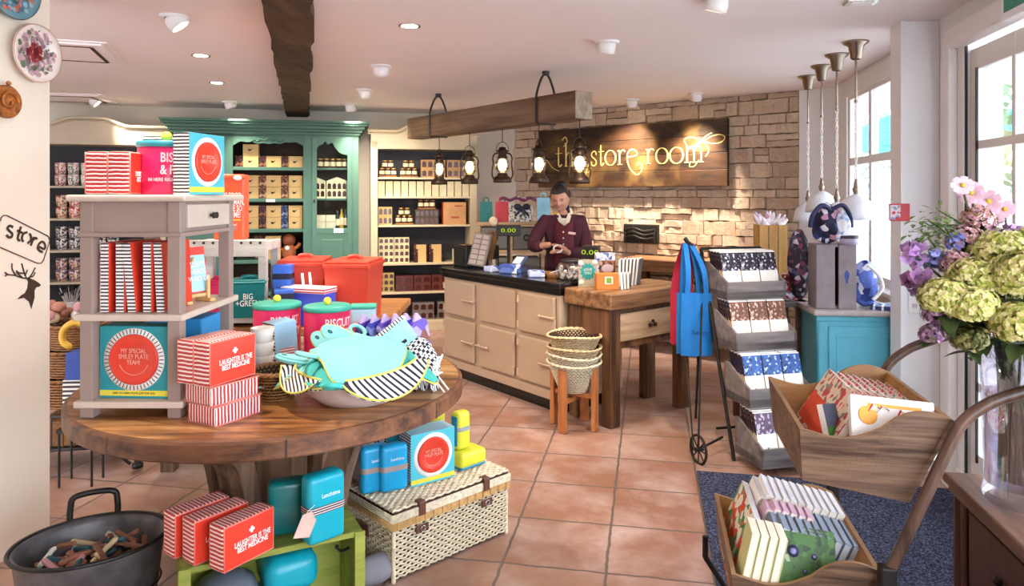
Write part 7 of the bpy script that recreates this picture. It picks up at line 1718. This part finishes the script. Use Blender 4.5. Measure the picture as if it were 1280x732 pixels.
for k in range(4):
    t = thing('book', ['front book with a green flowered cover', 'second green flowered book', 'third green flowered book', 'rearmost green flowered book'][k] + ' in the front right stack of the lower box', 'book', KC(x_ + .11 + .004 * k, .045 + .021 * k, base_l + .02), 0, None, (R(-28), R(6), GA)); m = MB(); m.b(0, .155, -.009, .009, 0, .165, pick=lambda n: 0 if abs(n[1]) > .7 else 1); m.build('cover', [GRD, mat('cream_lime_edge', 'dcd89a', .6) if k == 0 else bpy.data.materials['cream_lime_edge']], t)
    if k == 0:
        m = MB()
        for (x, z, r_) in ((.045, .125, .016), (.1, .12, .008), (.135, .1, .006), (.075, .08, .006)):
            m.lathe([(.001, 0), (r_, 0), (r_, .001), (.001, .001)], 12, X=Matrix.Translation((x, -.0092, z)) @ Matrix.Rotation(PI / 2, 4, 'X'), mi=0); m.lathe([(.001, 0), (r_ * .5, 0), (r_ * .5, .002), (.001, .002)], 10, X=Matrix.Translation((x, -.0092, z)) @ Matrix.Rotation(PI / 2, 4, 'X'), mi=1)
        m.build('flower_print', [mat('navy_flower', '2a2a50', .5), mat('pale_flower', '8a8ab0', .5)], t, fix=False)

# ================================================================ SIDEBOARD, VASE AND FLOWERS
SO = (1.327, 2.187); SZ = .65
t = thing('sideboard', 'dark wooden sideboard with moulded top at the right edge of the picture', 'sideboard', SO + (0,), GA)
m = MB(); m.b(0, .62, -1.5, 0, SZ - .03, SZ, bev=.008, seg=3); m.b(.012, .62, -1.5, -.012, SZ - .055, SZ - .03, bev=.008, seg=3); m.build('top', SIDEW, t)
m = MB(); m.b(.045, .6, -1.46, -.045, .06, SZ - .05, bev=.006); m.build('body', SIDEB, t)
for y in (-.5, -1.0, -1.42):
    m = MB(); m.b(.035, .045, y + .02, y + .40 if y > -1.4 else y + .36, .36, SZ - .08, bev=.004); d_ = m.build('drawer', SIDEB, t)
    m = MB(); m.lathe([(.006, 0), (.014, .012), (.001, .022)], 12, X=Matrix.Translation((.035, y + .2, .47)) @ Matrix.Rotation(-PI / 2, 4, 'Y')); m.build('knob', BLACKM, d_)
m = MB(); m.b(.03, .045, -.08, -.03, .05, SZ - .05, bev=.01); m.tube([(.04, -.04, SZ - .06), (.04, -.04, .10)], [.02, .02], 10); m.build('corner_post', SIDEB, t)
for (x, y) in ((.07, -.08), (.55, -.08), (.07, -1.4), (.55, -1.4)): m = MB(); m.lathe([(.02, 0), (.03, .03), (.025, .06)], 14, (x, y, 0)); m.build('foot', SIDEB, t)
VC = (1.412, 1.965); VH = .47
t = thing('glass_vase', 'tall clear glass vase of flowers on the sideboard', 'vase', VC + (SZ,), 0)
m = MB(); m.lathe([(.085, .0), (.092, .006), (.092, .03), (.088, .10), (.092, .25), (.102, VH), (.098, VH), (.088, .25), (.084, .10), (.086, .05), (.001, .045)], 48); m.build('vase_glass', glassy('vase_glass', (.93, .92, .96, 1), .16), t)
m = MB(); m.lathe([(.001, .046), (.083, .047), (.083, .30), (.001, .302)], 40); m.build('water', glassy('vase_water', (.80, .80, .88, 1), .05), t)
STEM = mat('stem_green', '3c4a24', .6); LEAF = mat('leaf_green', '5d7a34', .6, var=.25); LEAFD = mat('leaf_dark', '3e4c22', .6, var=.25)
SPB = speckle('hydrangea_petal', 'ccc878', ['aeb050', 'e2daa0', '8f9440', 'd8c888'], 90, .6, .25)
def head(m, c, r_, n, petal, mi, rs, squash=.75):
    """dense cluster of small four-petalled florets over a dome"""
    for i in range(n):
        th = rs.uniform(0, 2 * PI); cz = rs.uniform(-.55, 1); q = math.sqrt(1 - cz * cz); N = Vector((q * math.cos(th), q * math.sin(th), cz)); p = Vector(c) + Vector((N.x * r_, N.y * r_, N.z * r_ * squash)) * rs.uniform(.8, 1.16)
        a = N.cross(Vector((.3, .2, 1))).normalized(); b = N.cross(a); w = rs.uniform(0, PI)
        for k in range(4):
            t_ = w + k * PI / 2; d = a * math.cos(t_) + b * math.sin(t_); s = N.cross(d) * petal * .55
            m.add([p, p + d * petal * .6 + s + N * petal * .25, p + d * petal * 1.1 + N * petal * .1, p + d * petal * .6 - s + N * petal * .25], [[0, 1, 2, 3]], mi)
def flower_at(px, py, Y): return Vector(((px - 640) / 885 * Y, Y, 1.5 - (py - 244) * Y / 885))
def stemtube(m, base, top, r_=.0035, mid=None):
    m.tube(spl([base, mid or (Vector(base) * .45 + Vector(top) * .55 + Vector((0, 0, .03))), top], 6), r_, 6)
def leaf(m, p, d, L_, w, mi=0):
    d = Vector(d).normalized(); s = d.cross(Vector((0, 0, 1))); s = s.normalized() if s.length > .01 else Vector((1, 0, 0)); u = s.cross(d)
    n = 5; vs = []
    for i in range(n + 1):
        t_ = i / n; c = Vector(p) + d * L_ * t_ - Vector((0, 0, .25 * L_ * t_ * t_)); ww = w * math.sin(PI * min(.98, t_ * .9 + .08)); vs += [c + s * ww + u * ww * .3, c, c - s * ww + u * ww * .3]
    m.add(vs, [f for i in range(n) for f in ([3 * i, 3 * i + 1, 3 * i + 4, 3 * i + 3], [3 * i + 1, 3 * i + 2, 3 * i + 5, 3 * i + 4])], mi, True)
rs = random.Random(77)
def flower(kind, lab, px, py, Y, r_, cols, n=260, pet=.010, sq=.75, group=None):
    c = flower_at(px, py, Y); o = Vector(VC + (SZ,)); t = thing(kind, lab, 'flower', tuple(o), 0, group); c = c - o
    a = rs.uniform(0, 6.28); foot = Vector((.05 * math.cos(a), .05 * math.sin(a), .06)); m = MB()
    dirn = Vector((c.x, c.y, 0)); dirn = dirn.normalized() if dirn.length > .01 else Vector((0, 0, 0)); m.tube(spl([foot, Vector((dirn.x * .06, dirn.y * .06, VH - .02)), c], 8), .0035, 6); m.build('stem', STEM, t)
    if kind in ('hydrangea', 'sedum_flower', 'lilac_spray'):
        m = MB(); head(m, c, r_, n, pet, 0, rs, sq); m.ball(tuple(c - Vector((0, 0, r_ * .1))), r_ * .74, 12, 1, sz=sq); m.build('flower_head', [cols, LEAFD], t, fix=False)
        m = MB()
        for k in range(3): a = rs.uniform(0, 6.28); leaf(m, c - Vector((0, 0, r_ * .8)), (math.cos(a), math.sin(a), -.1), r_ * 1.5, r_ * .35)
        m.build('leaves', LEAFD, t, fix=False)
    elif kind == 'cosmos_flower':
        N = (Vector((0, 0, 1.5)) - (c + o)).normalized() + Vector((rs.uniform(-.5, .3), rs.uniform(-.3, .3), rs.uniform(-.1, .7))); N.normalize(); a_ = N.cross(Vector((0, 0, 1))).normalized(); b_ = N.cross(a_); m = MB()
        for k in range(7):
            q = 2 * PI * k / 7; d = a_ * math.cos(q) + b_ * math.sin(q); s = N.cross(d) * r_ * .42; vs = [c, c + d * r_ * .5 + s * .8 + N * r_ * .12, c + d * r_ * .95 + s * .75 + N * r_ * .12, c + d * r_ * 1.0 + N * r_ * .16, c + d * r_ * .95 - s * .75 + N * r_ * .12, c + d * r_ * .5 - s * .8 + N * r_ * .12]
            m.add(vs, [[0, 1, 2, 3, 4, 5]])
        m.build('petals', cols, t, fix=False); m = MB(); m.ball(tuple(c + N * .004), r_ * .24, 10); m.build('flower_centre', mat('pollen', 'c8a83a', .8) if 'pollen' not in bpy.data.materials else bpy.data.materials['pollen'], t)
    elif kind == 'sweet_pea':
        m = MB()
        for k in range(9):
            q = rs.uniform(0, 6.28); ctr = c + Vector((rs.uniform(-1, 1), rs.uniform(-1, 1), rs.uniform(-1, 1))) * r_ * .6
            for s_ in range(3):
                ax = Vector((rs.uniform(-1, 1), rs.uniform(-1, 1), rs.uniform(-.2, 1))).normalized(); a_ = ax.cross(Vector((0, 0, 1))).normalized(); b_ = ax.cross(a_); R_ = r_ * rs.uniform(.35, .6)
                vs = [ctr] + [ctr + (a_ * math.cos(i * .7) + b_ * math.sin(i * .7)) * R_ * (1 + .12 * math.sin(i * 3)) + ax * R_ * .35 * math.sin(i * 1.7 + k) for i in range(7)]
                m.add(vs, [[0, i, i + 1] for i in range(1, 7)], 0, True)
        m.build('petals', cols, t, fix=False)
    return t
PINKP = mat('blush_petal', 'ecc4d4', .6, var=.12, vs_=30); LILACP = mat('lilac_petal', 'b48ac0', .6, var=.2, vs_=30); MAUVEP = mat('mauve_petal', 'a878a8', .6, var=.2, vs_=30); PERIW = mat('periwinkle_petal', '8a8cc8', .6, var=.2, vs_=30); DUSTY = speckle('dusty_pink_florets', 'd0a0a8', ['b88088', 'e0b8b8', '9a7a5a'], 110, .6, .3)
SHADE_OLV = speckle('shade_olive_florets', '8a8448', ['6a6a34', 'b0a868', '545a2a'], 100, .6, .3)  # dark olive puts the shading of the lower heads into their colour
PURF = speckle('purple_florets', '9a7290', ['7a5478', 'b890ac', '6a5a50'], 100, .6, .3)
hyd = [(1256, 318, 1.93, .072, 'upper middle'), (1222, 348, 1.90, .058, 'middle'), (1183, 372, 1.88, .052, 'left'), (1285, 345, 1.82, .07, 'right'), (1215, 382, 1.84, .05, 'lower middle'), (1276, 405, 1.78, .055, 'low right'), (1300, 310, 2.0, .07, 'rightmost, cut by the picture edge')]
for (px, py, Y, r_, w_) in hyd: flower('hydrangea', 'yellow green hydrangea head in the vase, the ' + w_ + ' one', px, py, Y, r_ * 1.15, SPB, 620, .0115)
for (px, py, Y, r_, w_) in ((1225, 400, 1.92, .06, 'the left'), (1262, 372, 2.02, .06, 'the middle'), (1212, 425, 1.90, .04, 'the lowest')): flower('hydrangea', 'flower head painted dark olive as shade in the bouquet, ' + w_ + ' one', px, py, Y, r_, SHADE_OLV, 300, .009)
for (px, py, Y, r_, w_) in ((1206, 300, 2.0, .045, 'upper'), (1196, 330, 1.96, .04, 'middle'), (1222, 275, 2.02, .04, 'highest')): flower('sedum_flower', 'dusty pink flower cluster left in the bouquet, the ' + w_ + ' one', px, py, Y, r_, DUSTY, 260, .007, .9)
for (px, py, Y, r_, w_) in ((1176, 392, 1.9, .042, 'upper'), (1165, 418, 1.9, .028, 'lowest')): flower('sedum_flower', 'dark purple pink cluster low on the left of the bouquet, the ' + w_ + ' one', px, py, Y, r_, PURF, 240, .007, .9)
for i, (px, py, r_, w_) in enumerate(((1203, 232, .026, 'highest'), (1214, 241, .030, 'second highest'), (1236, 252, .03, 'one right of the highest pair'), (1222, 258, .022, 'middle'), (1219, 271, .022, 'lower left'), (1243, 272, .024, 'lower right'), (1228, 276, .02, 'lowest'), (1256, 262, .026, 'rightmost'))): flower('cosmos_flower', 'pale pink yellow centred flower topping the bouquet, the ' + w_, px, py, 2.03 + .01 * i, r_ * 1.15, PINKP)
for i, (px, py, r_, mt, w_) in enumerate(((1143, 318, .042, LILACP, 'lilac frilled flower far left in the bouquet, the upper one'), (1150, 345, .048, MAUVEP, 'lilac frilled flower far left in the bouquet, the middle one'), (1152, 360, .034, LILACP, 'lilac frilled flower far left in the bouquet, the lower one'), (1168, 322, .035, PERIW, 'periwinkle flower between lilac and green on the left of the bouquet'), (1190, 300, .03, PERIW, 'periwinkle flower higher on the left of the bouquet'), (1236, 300, .04, LILACP, 'lilac flower behind the hydrangeas'), (1262, 290, .035, LILACP, 'lilac flower behind the hydrangeas, further right'))): flower('sweet_pea', w_, px, py, 1.98, r_, mt)
def sprig(lab, px, py, Y, n, spread, mt):
    o = Vector(VC + (SZ,)); c = flower_at(px, py, Y) - o; t = thing('leafy_sprig', lab, 'foliage', tuple(o), 0); m = MB(); d0 = Vector((c.x, c.y, 0)).normalized()
    m.tube(spl([(0, 0, .06), (d0.x * .06, d0.y * .06, VH - .03), c], 8), .003, 6)
    for k in range(5): e = c + Vector((rs.uniform(-1, 1), rs.uniform(-1, 1), rs.uniform(-.6, 1))) * spread; m.tube([c - Vector((c.x, c.y, 0)) * .25, e], .0018, 5)
    m.build('stem', STEM, t); m = MB()
    for i in range(n):
        p = c + Vector((rs.gauss(0, 1), rs.gauss(0, 1), rs.gauss(0, 1))) * spread * .5; a = rs.uniform(0, 6.28); leaf(m, p, (math.cos(a), math.sin(a), rs.uniform(-.3, .8)), rs.uniform(.02, .035), .006)
    m.build('leaves', mt, t, fix=False)
sprig('light green leafy sprig at the far left of the bouquet', 1160, 296, 1.97, 70, .05, LEAF); sprig('green sprig reaching highest on the left of the bouquet', 1180, 280, 2.0, 60, .045, mat('leaf_light', '8aa85a', .6, var=.2)); sprig('dark leaves above the vase mouth', 1250, 410, 1.95, 110, .07, LEAFD); sprig('dark leaves low at the left of the vase mouth', 1218, 405, 1.98, 90, .06, LEAFD); sprig('olive leaves in the shade on the right of the bouquet', 1285, 425, 1.93, 80, .05, LEAFD); sprig('pale sprig among the pink flowers at the top', 1232, 285, 2.05, 40, .05, LEAF)

# ================================================================ SHOP ASSISTANT
PX, PY = .40, 5.93
t = thing('person', 'smiling person in a maroon cardigan behind the counter, looking down at their hands', 'person', (PX, PY, 0), 0)
SKIN = mat('skin', 'c98d72', .5, var=.05, vs_=20); HAIR = mat('dark_hair', '1c1210', .45, var=.3, vs_=60, bump=.3); MAR = mat('maroon_knit', '451322', .85, var=.15, vs_=50, bump=.3, bs=150); MAR2 = mat('maroon_waistcoat', '5a1420', .8, var=.1); TROU = mat('dark_trousers', '1a1720', .8)
def skin_mesh(name, nodes, edges, mt, parent, sub=2):
    me = bpy.data.meshes.new(name); me.from_pydata([n[0] for n in nodes], edges, []); o = bpy.data.objects.new(name, me); COL.objects.link(o)
    sk = o.modifiers.new('s', 'SKIN'); sk.use_smooth_shade = True
    for i, n in enumerate(nodes): r_ = n[1]; me.skin_vertices[0].data[i].radius = r_ if isinstance(r_, tuple) else (r_, r_)
    me.skin_vertices[0].data[0].use_root = True
    sb = o.modifiers.new('b', 'SUBSURF'); sb.levels = sub; sb.render_levels = sub
    bpy.context.view_layer.update(); dg = bpy.context.evaluated_depsgraph_get(); m2 = bpy.data.meshes.new_from_object(o.evaluated_get(dg)); bpy.data.objects.remove(o); bpy.data.meshes.remove(me)
    m2.name = name; m2.materials.clear(); m2.materials.append(mt)
    for p in m2.polygons: p.use_smooth = True
    return m2
# joints, relative to the person's foot point (x right, y away, z up)
pel = (0.02, 0.05, .90); wai = (.03, .04, 1.04); che = (.03, .02, 1.20); nk0 = (.03, .0, 1.335); nk1 = (.02, -.02, 1.385); sR = (-.13, .0, 1.29); eR = (-.235, -.06, 1.07); wR = (-.085, -.235, 1.105); sL = (.185, .0, 1.285); eL = (.215, -.03, 1.02); wL = (.03, -.235, 1.04)
hL_ = (-.06, .05, .86); hR2 = (.10, .05, .86); kL = (-.07, .03, .48); kR = (.11, .03, .48); aL = (-.08, .05, .08); aR = (.12, .05, .08); tL = (-.09, -.10, .03); tR = (.13, -.10, .03)
nodes = [(pel, (.11, .07)), (wai, (.10, .065)), (che, (.11, .07)), (nk0, .045), (nk1, .042), (sR, .04), (eR, .034), (wR, .025), (sL, .04), (eL, .034), (wL, .025), (hL_, .075), (kL, .052), (aL, .036), (tL, .03), (hR2, .075), (kR, .052), (aR, .036), (tR, .03)]
edges = [(0, 1), (1, 2), (2, 3), (3, 4), (2, 5), (5, 6), (6, 7), (2, 8), (8, 9), (9, 10), (0, 11), (11, 12), (12, 13), (13, 14), (0, 15), (15, 16), (16, 17), (17, 18)]
me_b = skin_mesh('body', nodes, edges, SKIN, t)
def hand(w, d, side, curl):
    """palm and five separate fingers, built as a small skin tree; d = pointing direction"""
    w = Vector(w); d = Vector(d).normalized(); up = Vector((0, 0, 1)); s = d.cross(up).normalized() * side; n_ = s.cross(d).normalized() * side
    nd = [(tuple(w), (.022, .016)), (tuple(w + d * .035), (.033, .014)), (tuple(w + d * .07), (.036, .013))]; ed = [(0, 1), (1, 2)]
    for k, (o_, L_) in enumerate(((-.027, .055), (-.009, .067), (.010, .072), (.028, .065))):
        b = w + d * .085 + s * o_; p1 = b + (d * math.cos(curl * .4) - up * math.sin(curl * .4)) * L_ * .45; p2 = p1 + (d * math.cos(curl) - up * math.sin(curl)) * L_ * .33; p3 = p2 + (d * math.cos(curl * 1.5) - up * math.sin(curl * 1.5)) * L_ * .25
        i = len(nd); nd += [(tuple(b), .0095), (tuple(p1), .0085), (tuple(p2), .0078), (tuple(p3), .0062)]; ed += [(2, i), (i, i + 1), (i + 1, i + 2), (i + 2, i + 3)]
    b = w + d * .03 + s * .03; i = len(nd); nd += [(tuple(b), .011), (tuple(b + s * .018 + d * .03 - up * .008), .0095), (tuple(b + s * .018 + d * .055 - up * .02), .008)]; ed += [(1, i), (i, i + 1), (i + 1, i + 2)]
    return nd, ed
pieces = [me_b]
for w, d, sd in ((wR, (.75, -.35, -.12), -1), (wL, (-.72, -.5, .22), 1)):
    nd, ed = hand(w, d, sd, .7); pieces.append(skin_mesh('hand', nd, ed, SKIN, t, 2))
# head: egg with brow, nose, lips, chin and ears, tilted down
HC = Vector((.0, -.035, 1.475)); Xh = Matrix.Translation(HC) @ Matrix.Rotation(R(-14), 4, 'Z') @ Matrix.Rotation(R(22), 4, 'X') @ Matrix.Rotation(R(-6), 4, 'Y')
def headpt(u, v):
    a = 2 * PI * u; b = PI * v; x = math.sin(b) * math.sin(a); y = -math.sin(b) * math.cos(a); z = -math.cos(b)
    fx, fy, fz = .074, .092, .115; w = 1.0
    if z < 0: w = 1 - .30 * (z * z) * (1 if y < 0 else .5)
    X_, Y_, Z_ = x * fx * w, y * fy * (1 - .12 * max(0, -z)), z * fz
    if y < 0:
        g = lambda cx, cz, sx, sz: math.exp(-((X_ - cx) / sx) ** 2 - ((Z_ - cz) / sz) ** 2)
        Y_ -= .022 * g(0, -.018, .011, .016) + .012 * g(0, .002, .008, .02) + .006 * g(0, -.055, .022, .006) + .004 * g(0, -.067, .02, .006) + .012 * g(0, -.095, .022, .016) + .006 * g(.04, -.02, .018, .018) + .006 * g(-.04, -.02, .018, .018) + .005 * g(0, .03, .05, .01)
        Y_ += .009 * g(.030, .008, .014, .009) + .009 * g(-.030, .008, .014, .009) + .004 * g(0, -.061, .024, .0025)
    return Xh @ Vector((X_, Y_, Z_))
m = MB(); m.grid(headpt, 64, 56); 
for s in (-1, 1): m.ball((0, 0, 0), 1, 12, 0, X=Xh @ Matrix.Translation((s * .074, .008, -.01)) @ Matrix.Diagonal((.009, .018, .03, 1)))
hm_ = m.mesh('head', SKIN); pieces.append(hm_)
bm = bmesh.new()
for q in pieces: bm.from_mesh(q)
me = bpy.data.meshes.new('body'); bm.to_mesh(me); bm.free(); me.materials.append(SKIN)
for p in me.polygons: p.use_smooth = True; p.material_index = 0
obj('body', me, t)
m = MB()
for s in (-1, 1):
    m.add([Xh @ Vector((s * .030 + .014 * math.cos(a), -.083, .007 + .0022 * math.sin(a))) for a in [PI * i / 5 for i in range(6)]] + [Xh @ Vector((s * .030 + .014 * math.cos(a), -.083, .005)) for a in [PI * i / 5 for i in range(6)]][::-1], [list(range(12))], 0)
    m.tube([Xh @ Vector((s * .030 + x, -.0865 + abs(x) * .25, .025 - 22 * (x * x))) for x in [-.016 + .004 * i for i in range(9)]], .0022, 5)
m.build('eyes_and_brows', HAIR, t, fix=False)
m = MB(); m.tube([Xh @ Vector((x, -.0925 + 12 * x * x, -.060 + 9 * x * x)) for x in [-.024 + .006 * i for i in range(9)]], [.0015, .003, .0035, .004, .004, .004, .0035, .003, .0015], 6); m.build('lips', mat('lips', 'a04a48', .4), t)
m = MB(); m.tube([Xh @ Vector((x, -.0955 + 12 * x * x, -.0585 + 9 * x * x)) for x in [-.016 + .004 * i for i in range(9)]], .0018, 6); m.build('teeth', WHITE, t)
# hair cap with side parting, tied up in a bun
def hairpt(u, v):
    a = 2 * PI * u; front = math.cos(a); low = .30 if front > .35 else (.30 - .42 * min(1, (.35 - front) / .6)); b0 = PI / 2 - math.asin(max(-1, min(1, .52 if front > .55 else (.52 - .95 * min(1, (.55 - front) / .75)))))
    b = b0 * (1 - v); x = math.sin(b) * math.sin(a); y = -math.sin(b) * math.cos(a); z = math.cos(b); k = 1.0 + .012 * math.sin(a * 24)
    return Xh @ Vector((x * .082 * k, y * .099 * k + .004, z * .124 * k + .002))
m = MB(); m.grid(hairpt, 64, 16); m.ball((0, 0, 0), 1, 20, 0, X=Xh @ Matrix.Translation((.01, .055, .105)) @ Matrix.Diagonal((.052, .046, .032, 1))); m.ball((0, 0, 0), 1, 16, 0, X=Xh @ Matrix.Translation((0, .05, .0)) @ Matrix.Diagonal((.072, .058, .09, 1))); m.build('hair', HAIR, t, fix=False)
# cardigan
cn = [((.03, .05, .74), (.18, .13)), ((.03, .05, .86), (.17, .125)), (wai, (.145, .102)), (che, (.16, .108)), ((.03, .01, 1.29), (.10, .075)), ((-.125, .0, 1.275), .078), ((-.19, -.02, 1.18), .066), (eR, .064), ((-.155, -.165, 1.09), .048), ((.18, .0, 1.27), .078), ((.21, -.0, 1.15), .066), (eL, .064), ((.13, -.14, 1.03), .048), ((.055, -.21, 1.036), .042)]
ce = [(0, 1), (1, 2), (2, 3), (3, 4), (3, 5), (5, 6), (6, 7), (7, 8), (3, 9), (9, 10), (10, 11), (11, 12), (12, 13)]
obj('cardigan', skin_mesh('cardigan', cn, ce, MAR, t), t)
tn = [((.03, .05, .98), (.14, .10)), ((.03, .05, .90), (.14, .10)), (hL_, .10), (kL, .062), ((-.08, .05, .12), .05), (hR2, .10), (kR, .062), ((.12, .05, .12), .05)]
obj('trousers', skin_mesh('trousers', tn, [(0, 1), (1, 2), (2, 3), (3, 4), (1, 5), (5, 6), (6, 7)], TROU, t), t)
for s, lx in ((-1, -.085), (1, .125)): m = MB(); m.b(lx - .045, lx + .045, -.15, .09, 0, .075, bev=.03, seg=4, smooth=True); m.build('shoe', BLACKM, t)
m = MB(); # collar and shirt front: a V of cream cloth lying on the chest
def chestY(z): return -.092 - .02 * max(0, (1.28 - z)) * 0 - (.0 if z < 1.27 else -.9 * (z - 1.27))
for s in (-1, 1):
    m.add([(.03 + s * .05, -.035, 1.355), (.03 + s * .06, -.055, 1.325), (.03 + s * .032, -.122, 1.245), (.03, -.128, 1.225), (.03 + s * .006, -.10, 1.28), (.03 + s * .034, -.05, 1.345)], [[0, 1, 2, 3, 4, 5]], 0)
m.add([(.0, -.075, 1.31), (.06, -.075, 1.31), (.03, -.116, 1.19)], [[0, 1, 2]], 0)
sb = m.build('shirt_collar', mat('cream_shirt', 'e8dcc4', .7), t, fix=False); so_ = sb.modifiers.new('th', 'SOLIDIFY'); so_.thickness = .004
m = MB(); m.grid(lambda u, v: (.03 + (u - .5) * (.15 + .03 * v), -.132 + .07 * (2 * u - 1) ** 2 * .5 + .0 * v, 1.25 - .46 * v + (.05 * abs(2 * u - 1) if v == 0 else 0)), 12, 6)
w_ = m.build('waistcoat', MAR2, t, fix=False); so_ = w_.modifiers.new('th', 'SOLIDIFY'); so_.thickness = .008
for z in (1.2, 1.15, 1.1): m = MB(); m.ball((.02, -.136, z), .007, 8, sy=.5); m.build('button', WHITE, t)
m = MB(); m.b(.065, .125, -.128, -.122, 1.17, 1.19, bev=.002, X=Matrix.Rotation(R(8), 4, 'Y') @ Matrix.Translation((-.17, 0, .01))); m.build('name_badge', mat('badge_pink', 'e8b8b0', .4), t)
ht = thing('tape_roll', 'white loop of tape held in the hands of the person behind the counter', 'tape', (PX - .035, PY - .30, 1.075), 0); m = MB(); m.tube([(.034 * math.cos(a), .012 * math.sin(a), .028 * math.sin(a)) for a in [2 * PI * i / 24 for i in range(24)]], .007, 6, closed=True); m.build('loop', WHITE, ht)
